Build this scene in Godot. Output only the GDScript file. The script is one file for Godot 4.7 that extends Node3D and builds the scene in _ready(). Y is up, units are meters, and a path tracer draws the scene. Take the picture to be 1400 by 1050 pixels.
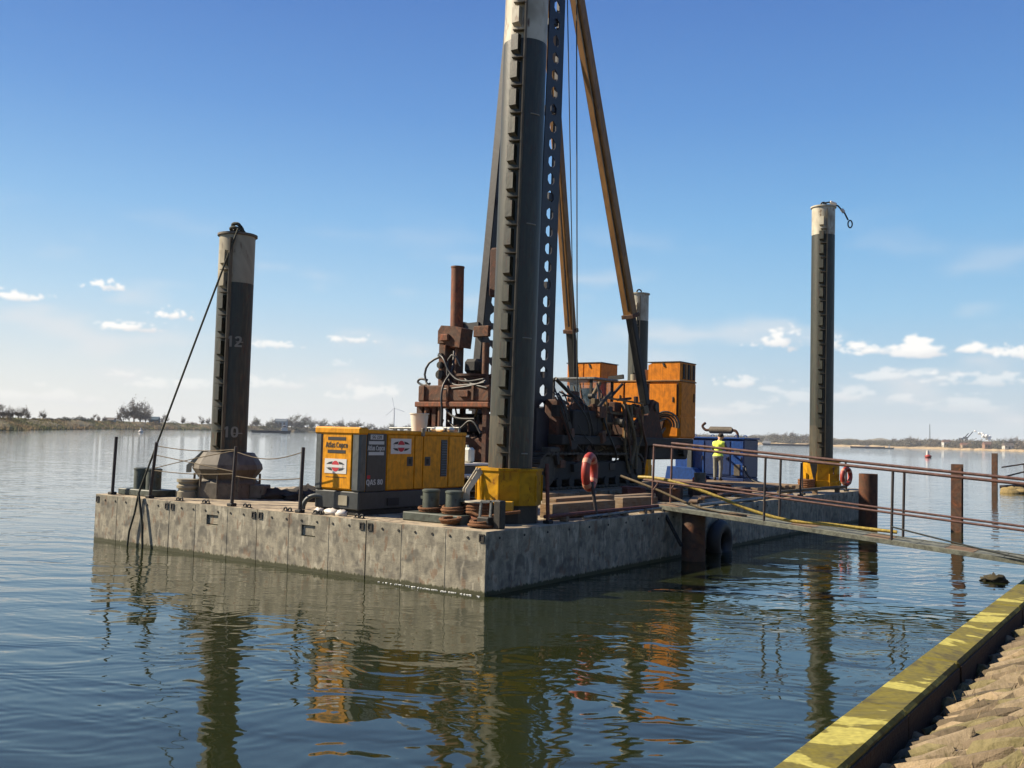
extends Node3D
# A moored work barge with four spud legs and a drill rig, seen from a stone revetment.

const DECK := 1.0236
var names := {}
var origin := {}
var tex := {}
var rng := RandomNumberGenerator.new()
var cam_basis: Basis
var cam_pos := Vector3(9.165, 2.552, 12.523)
const FOCAL := 1326.57
const SUN_TO := Vector3(-0.92, 0.76, 0.44)


# ------------------------------------------------------------------ mesh builder
class MB:
	var v := PackedVector3Array()
	var n := PackedVector3Array()
	var uv := PackedVector2Array()
	var col := PackedColorArray()
	var use_col := false
	var now := Color.WHITE

	func tri(a: Vector3, b: Vector3, c: Vector3, na: Vector3, nb: Vector3, nc: Vector3, ua := Vector2.ZERO, ub := Vector2.ZERO, uc := Vector2.ZERO) -> void:
		if (b - a).cross(c - a).dot(na + nb + nc) > 0.0:
			v.append(a); v.append(c); v.append(b)
			n.append(na); n.append(nc); n.append(nb)
			uv.append(ua); uv.append(uc); uv.append(ub)
		else:
			v.append(a); v.append(b); v.append(c)
			n.append(na); n.append(nb); n.append(nc)
			uv.append(ua); uv.append(ub); uv.append(uc)
		if use_col:
			col.append(now); col.append(now); col.append(now)

	func flat(a: Vector3, b: Vector3, c: Vector3, out: Vector3) -> void:
		var m := (b - a).cross(c - a).normalized()
		if m.dot(out) < 0.0:
			m = -m
		tri(a, b, c, m, m, m)

	func quad(a: Vector3, b: Vector3, c: Vector3, d: Vector3, out: Vector3) -> void:
		var m := (c - a).cross(d - b)
		if m.length() < 1e-12:
			return
		m = m.normalized()
		if m.dot(out) < 0.0:
			m = -m
		tri(a, b, c, m, m, m, Vector2(0, 1), Vector2(1, 1), Vector2(1, 0))
		tri(a, c, d, m, m, m, Vector2(0, 1), Vector2(1, 0), Vector2(0, 0))

	func box(c: Vector3, s: Vector3, b := Basis(), bevel := 0.0) -> void:
		var h := s * 0.5
		var e := minf(bevel, minf(h.x, minf(h.y, h.z)) * 0.45)
		for ax in 3:
			var i := (ax + 1) % 3
			var j := (ax + 2) % 3
			for sg in [-1.0, 1.0]:
				var p := []
				for k in [[-1.0, -1.0], [1.0, -1.0], [1.0, 1.0], [-1.0, 1.0]]:
					var w := Vector3.ZERO
					w[ax] = h[ax] * sg
					w[i] = (h[i] - e) * k[0]
					w[j] = (h[j] - e) * k[1]
					p.append(c + b * w)
				var o := Vector3.ZERO
				o[ax] = sg
				quad(p[0], p[1], p[2], p[3], b * o)
		if e > 0.0:
			for ax in 3:
				var i := (ax + 1) % 3
				var j := (ax + 2) % 3
				for si in [-1.0, 1.0]:
					for sj in [-1.0, 1.0]:
						var p := []
						for k in [[-1.0, 0], [1.0, 0], [1.0, 1], [-1.0, 1]]:
							var w := Vector3.ZERO
							w[ax] = (h[ax] - e) * k[0]
							w[i] = (h[i] - (e if k[1] == 1 else 0.0)) * si
							w[j] = (h[j] - (0.0 if k[1] == 1 else e)) * sj
							p.append(c + b * w)
						var o := Vector3.ZERO
						o[i] = si
						o[j] = sj
						quad(p[0], p[1], p[2], p[3], b * o)
			for sx in [-1.0, 1.0]:
				for sy in [-1.0, 1.0]:
					for sz in [-1.0, 1.0]:
						var s3 := Vector3(sx, sy, sz)
						flat(c + b * (s3 * Vector3(h.x, h.y - e, h.z - e)), c + b * (s3 * Vector3(h.x - e, h.y, h.z - e)), c + b * (s3 * Vector3(h.x - e, h.y - e, h.z)), b * s3)

	# box given by two corners
	func slab(a: Vector3, d: Vector3, bevel := 0.0) -> void:
		box((a + d) * 0.5, (d - a).abs(), Basis(), bevel)

	# a bar of rectangular section from a to d
	func bar(a: Vector3, d: Vector3, w: float, h: float, up := Vector3.UP, bevel := 0.0) -> void:
		var z := (d - a).normalized()
		var x := up.cross(z)
		if x.length() < 0.01:
			x = Vector3.RIGHT.cross(z)
		x = x.normalized()
		box((a + d) * 0.5, Vector3(w, h, (d - a).length()), Basis(x, z.cross(x), z), bevel)

	func cyl(a: Vector3, d: Vector3, r0: float, r1 := -1.0, sides := 16, caps := true) -> void:
		if r1 < 0.0:
			r1 = r0
		var z := (d - a).normalized()
		var x := (Vector3.RIGHT if absf(z.x) < 0.9 else Vector3.UP).cross(z).normalized()
		var y := z.cross(x)
		for k in sides:
			var t0 := TAU * k / sides
			var t1 := TAU * (k + 1) / sides
			var n0 := x * cos(t0) + y * sin(t0)
			var n1 := x * cos(t1) + y * sin(t1)
			tri(a + n0 * r0, a + n1 * r0, d + n1 * r1, n0, n1, n1)
			tri(a + n0 * r0, d + n1 * r1, d + n0 * r1, n0, n1, n0)
			if caps:
				if r0 > 0.0:
					tri(a, a + n0 * r0, a + n1 * r0, -z, -z, -z)
				if r1 > 0.0:
					tri(d, d + n0 * r1, d + n1 * r1, z, z, z)

	func tube(pts: Array, r: float, sides := 6, caps := true) -> void:
		var px := Vector3.ZERO
		var ring0 := []
		var nr0 := []
		for i in pts.size():
			var p: Vector3 = pts[i]
			var q: Vector3 = pts[mini(i + 1, pts.size() - 1)]
			var o: Vector3 = pts[maxi(i - 1, 0)]
			var t := (q - o).normalized()
			if px == Vector3.ZERO:
				px = (Vector3.UP if absf(t.y) < 0.9 else Vector3.RIGHT).cross(t).normalized()
			else:
				px = (px - t * px.dot(t)).normalized()
			var py := t.cross(px)
			var ring := []
			var nr := []
			for k in sides:
				var m := px * cos(TAU * k / sides) + py * sin(TAU * k / sides)
				nr.append(m)
				ring.append(p + m * r)
			if i > 0:
				for k in sides:
					var k1 := (k + 1) % sides
					tri(ring0[k], ring0[k1], ring[k1], nr0[k], nr0[k1], nr[k1])
					tri(ring0[k], ring[k1], ring[k], nr0[k], nr[k1], nr[k])
			if caps and (i == 0 or i == pts.size() - 1):
				var e := -t if i == 0 else t
				for k in sides:
					tri(p, ring[k], ring[(k + 1) % sides], e, e, e)
			ring0 = ring
			nr0 = nr

	# profile: [[radius, height], ...] turned round the y axis through c
	func lathe(c: Vector3, prof: Array, sides := 20, smooth := true, turn := 0.0) -> void:
		for i in prof.size() - 1:
			var r0: float = prof[i][0]
			var r1: float = prof[i + 1][0]
			var y0: float = prof[i][1]
			var y1: float = prof[i + 1][1]
			var slope := Vector2(y1 - y0, r0 - r1)
			if slope.length() < 1e-6:
				continue
			slope = slope.normalized()
			for k in sides:
				var t0 := turn + TAU * k / sides
				var t1 := turn + TAU * (k + 1) / sides
				var d0 := Vector3(cos(t0), 0, sin(t0))
				var d1 := Vector3(cos(t1), 0, sin(t1))
				if not smooth:
					d0 = (d0 + d1).normalized()
				var n0 := d0 * slope.x + Vector3.UP * slope.y
				var n1 := (d1 if smooth else d0) * slope.x + Vector3.UP * slope.y
				var e0 := Vector3(cos(t0), 0, sin(t0))
				var a := c + e0 * r0 + Vector3.UP * y0
				var b := c + d1 * r0 + Vector3.UP * y0
				var f := c + d1 * r1 + Vector3.UP * y1
				var g := c + e0 * r1 + Vector3.UP * y1
				if r0 > 1e-5:
					tri(a, b, f, n0, n1, n1)
				if r1 > 1e-5:
					tri(a, f, g, n0, n1, n0)

	# polygon in the frame's xy plane, extruded along its z from 0 to depth
	func prism(poly: PackedVector2Array, f: Transform3D, depth: float) -> void:
		var ids := Geometry2D.triangulate_polygon(poly)
		var mid := Vector2.ZERO
		for p in poly:
			mid += p / poly.size()
		for i in range(0, ids.size(), 3):
			for s in [0.0, depth]:
				var o := f.basis.z * (1.0 if s == depth else -1.0) * signf(depth)
				flat(f * Vector3(poly[ids[i]].x, poly[ids[i]].y, s), f * Vector3(poly[ids[i + 1]].x, poly[ids[i + 1]].y, s), f * Vector3(poly[ids[i + 2]].x, poly[ids[i + 2]].y, s), o)
		var cw := Geometry2D.is_polygon_clockwise(poly)
		for i in poly.size():
			var a := poly[i]
			var b := poly[(i + 1) % poly.size()]
			var e := (b - a)
			var o2 := Vector2(-e.y, e.x) if cw else Vector2(e.y, -e.x)
			quad(f * Vector3(a.x, a.y, 0), f * Vector3(b.x, b.y, 0), f * Vector3(b.x, b.y, depth), f * Vector3(a.x, a.y, depth), f.basis * Vector3(o2.x, o2.y, 0))

	func ball(c: Vector3, r: Vector3, rings := 8, segs := 12, noise: FastNoiseLite = null, amp := 0.0, b := Basis()) -> void:
		var pt := func(i: int, j: int) -> Vector3:
			var th := PI * i / rings
			var ph := TAU * (j % segs) / segs
			var d := Vector3(sin(th) * cos(ph), cos(th), sin(th) * sin(ph))
			var k := 1.0
			if noise:
				k += amp * noise.get_noise_3dv(d * 1.3 + c * 3.1)
			return c + b * (d * r * k)
		for i in rings:
			for j in segs:
				var p0: Vector3 = pt.call(i, j)
				var p1: Vector3 = pt.call(i, j + 1)
				var p2: Vector3 = pt.call(i + 1, j + 1)
				var p3: Vector3 = pt.call(i + 1, j)
				var nn := []
				for p in [p0, p1, p2, p3]:
					nn.append((b * ((b.inverse() * (p - c)) / (r * r))).normalized())
				if i > 0:
					tri(p0, p1, p2, nn[0], nn[1], nn[2])
				if i < rings - 1:
					tri(p0, p2, p3, nn[0], nn[2], nn[3])

	func torus(c: Vector3, R: float, r: float, b := Basis(), seg := 28, sides := 10, from := 0.0, to := TAU, squash := 1.0) -> void:
		var pts := []
		for i in seg + 1:
			var t := from + (to - from) * i / seg
			pts.append(c + b * Vector3(cos(t) * R * squash, sin(t) * R, 0))
		tube(pts, r, sides, to - from < TAU - 0.01)

	func mesh() -> ArrayMesh:
		var a := []
		a.resize(Mesh.ARRAY_MAX)
		a[Mesh.ARRAY_VERTEX] = v
		a[Mesh.ARRAY_NORMAL] = n
		a[Mesh.ARRAY_TEX_UV] = uv
		if use_col:
			a[Mesh.ARRAY_COLOR] = col
		var m := ArrayMesh.new()
		if v.size() > 0:
			m.add_surface_from_arrays(Mesh.PRIMITIVE_TRIANGLES, a)
		return m


# ------------------------------------------------------------------ nodes
func numbered(called: String) -> String:
	var k: int = names.get(called, -1) + 1
	names[called] = k
	return called if k == 0 else "%s_%03d" % [called, k]


func tag(o: Node, label: String, category: String, group := "") -> void:
	o.set_meta("label", label)
	o.set_meta("category", category)
	if group != "":
		o.set_meta("group", group)


func thing(called: String, label: String, category: String, at := Vector3.ZERO, group := "", turn := 0.0) -> Node3D:
	var o := Node3D.new()
	o.name = numbered(called)
	add_child(o)
	o.position = at
	o.rotation.y = turn
	tag(o, label, category, group)
	origin[o] = at
	return o


# a part; its vertices are in world axes and places when world is true
func part(mb: MB, called: String, m: Material, parent: Node3D, world := true) -> MeshInstance3D:
	if world and origin.has(parent):
		var at: Vector3 = origin[parent]
		for i in mb.v.size():
			mb.v[i] -= at
	var o := MeshInstance3D.new()
	o.name = called
	o.mesh = mb.mesh()
	o.material_override = m
	o.cast_shadow = GeometryInstance3D.SHADOW_CASTING_SETTING_ON
	parent.add_child(o, true)
	if world and origin.has(parent):
		origin[o] = origin[parent]
	return o


func solo(mb: MB, called: String, m: Material, label: String, category: String, at := Vector3.ZERO, group := "", world := true) -> MeshInstance3D:
	if world:
		for i in mb.v.size():
			mb.v[i] -= at
	var o := MeshInstance3D.new()
	o.name = numbered(called)
	o.mesh = mb.mesh()
	o.material_override = m
	add_child(o)
	o.position = at
	tag(o, label, category, group)
	return o


func struct(mb: MB, called: String, m: Material) -> MeshInstance3D:
	var o := MeshInstance3D.new()
	o.name = numbered(called)
	o.mesh = mb.mesh()
	o.material_override = m
	o.set_meta("kind", "structure")
	add_child(o)
	return o


func copy(o: Node3D, at: Vector3, turn: float, label: String, group := "") -> Node3D:
	var c: Node3D = o.duplicate()
	c.name = numbered(String(o.name).trim_suffix("_000"))
	add_child(c)
	c.position = at
	c.rotation.y = turn
	c.set_meta("label", label)
	if group != "":
		c.set_meta("group", group)
	return c


func lettering(parent: Node3D, called: String, words: String, high: float, at: Vector3, b: Basis, m: Material, wide := 1.0) -> void:
	var t := TextMesh.new()
	var f := SystemFont.new()
	f.font_names = PackedStringArray(["Droid Sans"])
	f.font_weight = 700
	t.font = f
	t.text = words
	t.font_size = 48
	t.pixel_size = high / 35.0
	t.depth = 0.004
	var o := MeshInstance3D.new()
	o.name = called
	o.mesh = t
	o.material_override = m
	parent.add_child(o, true)
	o.transform = Transform3D(b.scaled_local(Vector3(wide, 1, 1)), at - origin.get(parent, Vector3.ZERO))


# ------------------------------------------------------------------ directions from the photograph's pixels (1400 x 1050)
func ray(u: float, w: float) -> Vector3:
	return cam_basis * Vector3((u - 700.0) / FOCAL, -(w - 525.0) / FOCAL, -1.0)


func on_level(u: float, w: float, y: float) -> Vector3:
	var d := ray(u, w)
	return cam_pos + d * (y - cam_pos.y) / d.y


# a point on the water in the direction of pixel column u, at that distance along the ground
func away(u: float, dist: float) -> Vector3:
	var d := ray(u, 525.0 + 70.0 + (u - 664.0) * 0.027)
	d.y = 0.0
	d = d.normalized()
	return Vector3(cam_pos.x, 0, cam_pos.z) + d * dist


# ------------------------------------------------------------------ textures and materials
func fbm(seed_: int, freq: float, oct := 4) -> FastNoiseLite:
	var f := FastNoiseLite.new()
	f.seed = seed_
	f.frequency = freq
	f.noise_type = FastNoiseLite.TYPE_SIMPLEX_SMOOTH
	f.fractal_type = FastNoiseLite.FRACTAL_FBM
	f.fractal_octaves = oct
	return f


# a wrapping value of noise over the unit square, stretched sx and sy times
func wrap_noise(f: FastNoiseLite, u: float, w: float, sx: float, sy: float) -> float:
	var a := TAU * u
	var b := TAU * w
	return f.get_noise_3d(cos(a) * sx + 7.3 + sin(b) * sy * 0.31, sin(a) * sx + cos(b) * sy, sin(b) * sy + cos(a) * sx * 0.17)


# the same, drawn out downwards: runs and streaks
func run_noise(f: FastNoiseLite, u: float, w: float, sx: float, sy: float) -> float:
	return f.get_noise_3d(cos(TAU * u) * sx + 3.7, sin(TAU * u) * sx, absf(2.0 * w - 1.0) * sy * 3.0)


func paint(called: String, w: int, h: int, f: Callable) -> ImageTexture:
	if tex.has(called):
		return tex[called]
	var im := Image.create(w, h, false, Image.FORMAT_RGB8)
	for j in h:
		for i in w:
			im.set_pixel(i, j, f.call((i + 0.5) / w, (j + 0.5) / h))
	tex[called] = ImageTexture.create_from_image(im)
	return tex[called]


func mat(c: Color, rough: float, metal := 0.0, t: Texture2D = null, scale := Vector3.ONE, bump: Texture2D = null, bump_cm := 0.0, spec := 0.5) -> StandardMaterial3D:
	var m := StandardMaterial3D.new()
	m.albedo_color = Color(c.r * 0.9, c.g * 0.9, c.b * 0.9, c.a)
	m.roughness = rough
	m.metallic = metal
	m.metallic_specular = spec
	if t:
		m.albedo_texture = t
	if t or bump:
		m.uv1_triplanar = true
		m.uv1_world_triplanar = true
		m.uv1_scale = scale
	if bump:
		m.heightmap_enabled = true
		m.heightmap_texture = bump
		m.heightmap_scale = bump_cm
	m.cull_mode = BaseMaterial3D.CULL_DISABLED
	return m


func rgb(r: float, g: float, b: float) -> Color:
	return Color(r / 255.0, g / 255.0, b / 255.0)


# ------------------------------------------------------------------ sky
func build_sky() -> PanoramaSkyMaterial:
	var sun := Vector3(SUN_TO.x, 0, SUN_TO.z).normalized()
	# colours of clear air by height above the horizon, in degrees
	var stops := [[0.0, rgb(214, 222, 226)], [3.0, rgb(196, 217, 231)], [7.5, rgb(158, 206, 240)], [12.5, rgb(128, 186, 236)], [18.5, rgb(102, 157, 222)], [25.0, rgb(86, 134, 206)], [45.0, rgb(70, 116, 190)], [90.0, rgb(52, 92, 168)]]
	var wisp := fbm(5, 1.0, 5)
	var w := 1024
	var h := 512
	var im := Image.create(w, h, false, Image.FORMAT_RGBF)
	for j in h:
		var el := 90.0 - (j + 0.5) / h * 180.0
		var e := maxf(el, 0.0)
		var c: Color = stops[7][1]
		for k in stops.size() - 1:
			if e <= stops[k + 1][0]:
				c = stops[k][1].lerp(stops[k + 1][1], (e - stops[k][0]) / (stops[k + 1][0] - stops[k][0]))
				break
		c = c.srgb_to_linear()
		var low := exp(-e / 5.5)
		for i in w:
			var az := (i + 0.5) / w * TAU   # the picture's left edge looks along -z
			var d := Vector3(sin(az), 0, -cos(az))
			var near := 0.5 + 0.5 * d.dot(sun)
			# haze is brighter and warmer on the sun's side
			var cc := c * (0.86 + 0.24 * near * exp(-e / 26.0))
			cc = cc.lerp(Color(1.12, 1.01, 0.82), low * clampf((near - 0.42) * 1.7, 0.0, 0.85))
			# thin veils low over the horizon
			if el > -0.5 and el < 14.0:
				var t := wisp.get_noise_3d(d.x * 5.0, e * 0.42, d.z * 5.0)
				var veil := smoothstep(0.05, 0.55, t) * smoothstep(14.0, 6.0, e) * 0.5
				cc = cc.lerp(Color(0.84, 0.83, 0.83), veil)
			im.set_pixel(i, j, cc)
	im.resize(4096, 2048, Image.INTERPOLATE_BILINEAR)
	# fair-weather cumulus: column, row, half width, half height in the photograph's pixels
	var list := [[22, 408, 36, 9, 0.9], [145, 391, 24, 8, 0.9], [175, 447, 44, 8, 0.95], [238, 431, 27, 9, 1.0], [480, 466, 34, 7, 0.75], [372, 474, 30, 7, 0.7], [505, 540, 52, 15, 0.5], [375, 526, 36, 12, 0.45], [240, 528, 60, 12, 0.4], [465, 497, 16, 6, 0.3], [160, 513, 26, 7, 0.4], [60, 545, 60, 14, 0.35],
		[1072, 468, 46, 17, 0.85], [1145, 472, 28, 11, 0.7], [1250, 482, 88, 18, 0.9], [1182, 480, 30, 9, 0.6], [1392, 486, 26, 11, 0.8], [1005, 524, 34, 12, 0.6], [1215, 518, 60, 13, 0.45], [1330, 524, 60, 14, 0.45], [1120, 545, 90, 16, 0.35], [1290, 555, 80, 13, 0.3], [650, 545, 50, 12, 0.4], [820, 540, 60, 15, 0.4], [960, 560, 70, 12, 0.35]]
	var spots := []
	for a in list:
		var d := ray(a[0], a[1]).normalized()
		spots.append([atan2(d.x, -d.z), asin(d.y), a[2] / FOCAL, a[3] / FOCAL, a[4]])
	rng.seed = 71
	for k in 70:   # the same weather all round
		var az := rng.randf_range(-PI, PI)
		if absf(wrapf(az + 0.61, -PI, PI)) < 0.55:
			continue
		spots.append([az, rng.randf_range(0.04, 0.14), rng.randf_range(0.015, 0.06), rng.randf_range(0.006, 0.013), rng.randf_range(0.35, 0.9)])
	var puff := fbm(11, 1.0, 5)
	for s in spots:
		var cx := posmod(int(s[0] / TAU * 4096), 4096)
		var cy := int((0.5 - s[1] / PI) * 2048)
		var rx := int(s[2] / TAU * 4096 * 1.5) + 2
		var ry := int(s[3] / PI * 2048 * 1.9) + 2
		for j in range(cy - ry, cy + ry + 1):
			if j < 0 or j > 1023:
				continue
			for i in range(cx - rx, cx + rx + 1):
				var px := posmod(i, 4096)
				var x = (i - cx) / (s[2] / TAU * 4096)
				var y: float = (cy - j) / (s[3] / PI * 2048)
				var t := puff.get_noise_3d(x * 1.1 + cx * 0.37, y * 0.8 + cy * 0.21, s[0] * 9.0)
				var t2 := puff.get_noise_3d(x * 3.1 + cx * 0.37, y * 1.6, 40.0 + s[0] * 9.0)
				var yy := y * (2.0 if y < -0.1 else 1.0)
				var body: float = 1.05 - sqrt(x * x + yy * yy) + t * 1.2 + t2 * 0.7
				var a: float = smoothstep(0.12, 0.55, body) * s[4]
				if a <= 0.003:
					continue
				var lit := smoothstep(-0.7, 0.35, y - x * 0.25 + t * 0.5)
				var c := Color(0.74, 0.74, 0.77).lerp(Color(1.12, 1.08, 1.02), lit)
				im.set_pixel(px, j, im.get_pixel(px, j).lerp(c, a))
	var m := PanoramaSkyMaterial.new()
	m.panorama = ImageTexture.create_from_image(im)
	return m


func make_textures() -> void:
	var a := fbm(1, 1.0, 5)
	var b := fbm(2, 1.0, 4)
	var c := fbm(3, 1.0, 3)
	paint("grime", 512, 512, func(u, w):
		var t := wrap_noise(a, u, w, 1.6, 1.6)
		var s := wrap_noise(b, u, w, 7.0, 7.0)
		var k := clampf(0.84 + t * 0.34 + s * 0.16, 0.3, 1.0)
		return Color(k, k * 0.985, k * 0.95))
	paint("rust", 512, 512, func(u, w):
		var t := wrap_noise(a, u, w, 2.2, 2.2) + 0.5 * wrap_noise(b, u, w, 9.0, 9.0)
		var s := wrap_noise(c, u, w, 1.1, 1.1)
		var k := clampf(0.5 + t * 0.75, 0.0, 1.0)
		var col := Color(0.30, 0.19, 0.13).lerp(Color(0.66, 0.40, 0.24), k)
		return col.lerp(Color(0.42, 0.34, 0.28), clampf(0.35 + s * 0.9, 0.0, 0.8)))
	paint("worn", 512, 512, func(u, w):   # paint, worn off to rust in spots and runs
		var t := run_noise(a, u, w, 2.6, 1.1) + 0.45 * run_noise(b, u, w, 10.0, 3.0)
		var g := wrap_noise(c, u, w, 1.4, 1.4)
		var col := Color(1, 1, 1).lerp(Color(0.74, 0.72, 0.68), clampf(0.3 + g * 0.9, 0.0, 0.8))
		return col.lerp(Color(0.42, 0.27, 0.18), smoothstep(0.34, 0.62, t) * 0.85))
	paint("clean", 512, 512, func(u, w):   # nearly clean paint with dust and thin runs
		var t := run_noise(a, u, w, 7.0, 0.7)
		var g := wrap_noise(b, u, w, 2.0, 2.0)
		var k := clampf(0.92 + t * 0.16 + g * 0.16, 0.55, 1.0)
		return Color(k, k * 0.99, k * 0.96))
	paint("steelpaint", 512, 512, func(u, w):   # bituminous paint with dust, chips and rust
		var t := run_noise(a, u, w, 6.5, 0.8)
		var g := wrap_noise(b, u, w, 2.5, 2.0)
		var r := run_noise(c, u, w, 5.5, 2.4) + 0.4 * g
		var col := Color(0.56, 0.61, 0.58).lerp(Color(1.06, 1.03, 0.92), clampf(0.4 + t * 0.9 + g * 0.4, 0.0, 1.0))
		return col.lerp(Color(0.95, 0.55, 0.33), smoothstep(0.26, 0.55, r) * 0.8))
	paint("deck", 512, 512, func(u, w):
		var t := wrap_noise(a, u, w, 1.7, 1.7)
		var s := wrap_noise(b, u, w, 6.0, 6.0)
		var g := wrap_noise(c, u, w, 24.0, 24.0)
		var col := Color(0.70, 0.64, 0.53).lerp(Color(0.52, 0.46, 0.38), clampf(0.35 + t + s * 0.3, 0.0, 1.0))
		col = col.lerp(Color(0.28, 0.25, 0.21), smoothstep(0.16, 0.5, s + t * 0.6) * 0.85)
		return col * (1.0 + g * 0.14))
	# hull plating: pale runs of lime and dust, dark stains, and a green weed line at the water (tile 8 m by 2 m)
	paint("hull", 1024, 256, func(u, w):
		var y: float = (1.0 - w) * 2.0
		var run := run_noise(a, u, w, 5.0, 0.9)
		var fine := run_noise(b, u, w, 19.0, 1.2)
		var blot := run_noise(c, u, w, 3.4, 2.6) + 0.5 * run_noise(a, u, w, 9.0, 5.0)
		var speck := run_noise(b, u, w, 34.0, 22.0)
		var col := Color(0.48, 0.465, 0.415).lerp(Color(0.65, 0.63, 0.56), clampf(0.48 + run * 1.1 + fine * 0.35 + speck * 0.12, 0.0, 1.0))
		var stain := run_noise(c, u, w, 2.6, 0.9) + 0.45 * run_noise(a, u, w, 7.5, 1.2) + 0.2 * fine + 0.15 * speck
		col = col.lerp(Color(0.30, 0.295, 0.275), smoothstep(0.16, 0.6, stain) * 0.6)
		col = col.lerp(Color(0.36, 0.34, 0.31), smoothstep(0.28, 0.6, blot + speck * 0.12) * 0.32)
		col = col.lerp(Color(0.80, 0.78, 0.71), smoothstep(0.24, 0.5, run_noise(b, u, w, 7.0, 0.6) + fine * 0.25) * 0.5)
		col = col.lerp(Color(0.46, 0.34, 0.25), smoothstep(0.30, 0.52, run_noise(c, u, w, 6.0, 0.8) + fine * 0.3) * 0.5)
		col *= 1.0 + speck * 0.12
		var edge := 0.055 + 0.045 * run_noise(a, u, 0.3, 16.0, 0.2) + 0.02 * run_noise(b, u, 0.3, 60.0, 0.2)
		var weed := smoothstep(edge + 0.03, edge, y) if y < 1.9 else 1.0
		return col.lerp(Color(0.20, 0.21, 0.09), weed * 0.9))
	paint("timber", 512, 512, func(u, w):
		var t := wrap_noise(a, u, w, 0.8, 9.0)
		var s := wrap_noise(b, u, w, 3.0, 26.0)
		var g := wrap_noise(c, u, w, 1.5, 1.5)
		var col := Color(0.36, 0.27, 0.19).lerp(Color(0.58, 0.48, 0.36), clampf(0.5 + t * 0.8 + s * 0.4, 0.0, 1.0))
		return col.lerp(Color(0.50, 0.46, 0.40), clampf(0.3 + g, 0.0, 0.7)))
	paint("concrete", 512, 512, func(u, w):
		var t := wrap_noise(a, u, w, 1.8, 1.8)
		var s := wrap_noise(b, u, w, 8.0, 8.0)
		var g := wrap_noise(c, u, w, 30.0, 30.0)
		var col := Color(0.60, 0.55, 0.46).lerp(Color(0.42, 0.38, 0.32), clampf(0.4 + t * 0.8 + s * 0.4, 0.0, 1.0))
		col = col.lerp(Color(0.36, 0.34, 0.18), smoothstep(0.15, 0.6, s * 0.6 + t) * 0.6)
		return col * (1.0 + g * 0.2))
	paint("grass", 512, 512, func(u, w):
		var t := wrap_noise(a, u, w, 1.6, 1.6)
		var s := wrap_noise(b, u, w, 7.0, 7.0)
		var col := Color(0.47, 0.37, 0.23).lerp(Color(0.36, 0.36, 0.17), clampf(0.5 + t * 1.4, 0.0, 1.0))
		return col.lerp(Color(0.58, 0.44, 0.28), clampf(s * 0.9, 0.0, 0.7)))
	paint("rough", 512, 512, func(u, w):
		var k := clampf(0.5 + wrap_noise(a, u, w, 3.0, 3.0) * 0.5 + wrap_noise(b, u, w, 14.0, 14.0) * 0.3, 0.0, 1.0)
		return Color(k, k, k))


# normals of wind ripples over a wrapping tile
func ripple_normals(size: int, metres: float) -> ImageTexture:
	rng.seed = 23
	var waves := []
	for k in 34:
		var octave := rng.randf()
		var m := lerpf(12.0, 100.0, octave * octave)          # waves to the tile
		var dir := rng.randfn(0.9, 0.45)
		var kx := roundi(m * sin(dir))
		var ky := roundi(m * cos(dir))
		var kk := sqrt(kx * kx + ky * ky)
		if kk < 1.0:
			continue
		waves.append([kx, ky, rng.randf() * TAU, 1.0 / pow(kk, 1.0)])
	var warp := fbm(31, 1.0, 3)
	var calm := fbm(37, 1.0, 3)
	var im := Image.create(size, size, false, Image.FORMAT_RGB8)
	var hts := PackedFloat32Array()
	hts.resize(size * size)
	var lut := PackedFloat32Array()
	lut.resize(4096)
	for i in 4096:
		lut[i] = sin(TAU * i / 4096.0)
	for j in size:
		for i in size:
			var u := float(i) / size
			var w := float(j) / size
			var du := wrap_noise(warp, u, w, 0.9, 0.9) * 0.035
			var dw := wrap_noise(warp, w, u, 0.9, 0.9) * 0.035
			var s := 0.0
			for a in waves:
				s += a[3] * lut[int(4096.0 * (a[0] * (u + du) + a[1] * (w + dw)) + 652.0 * a[2]) & 4095]
			hts[j * size + i] = s * (1.0 + 0.7 * wrap_noise(calm, u, w, 0.7, 0.7))
	var step := metres / size
	for j in size:
		for i in size:
			var dx := (hts[j * size + (i + 1) % size] - hts[j * size + (i + size - 1) % size]) / (2.0 * step)
			var dy := (hts[((j + 1) % size) * size + i] - hts[((j + size - 1) % size) * size + i]) / (2.0 * step)
			var n := Vector3(-dx * 0.0125, dy * 0.0125, 1.0).normalized()
			im.set_pixel(i, j, Color(n.x * 0.5 + 0.5, n.y * 0.5 + 0.5, n.z * 0.5 + 0.5))
	return ImageTexture.create_from_image(im)


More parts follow.
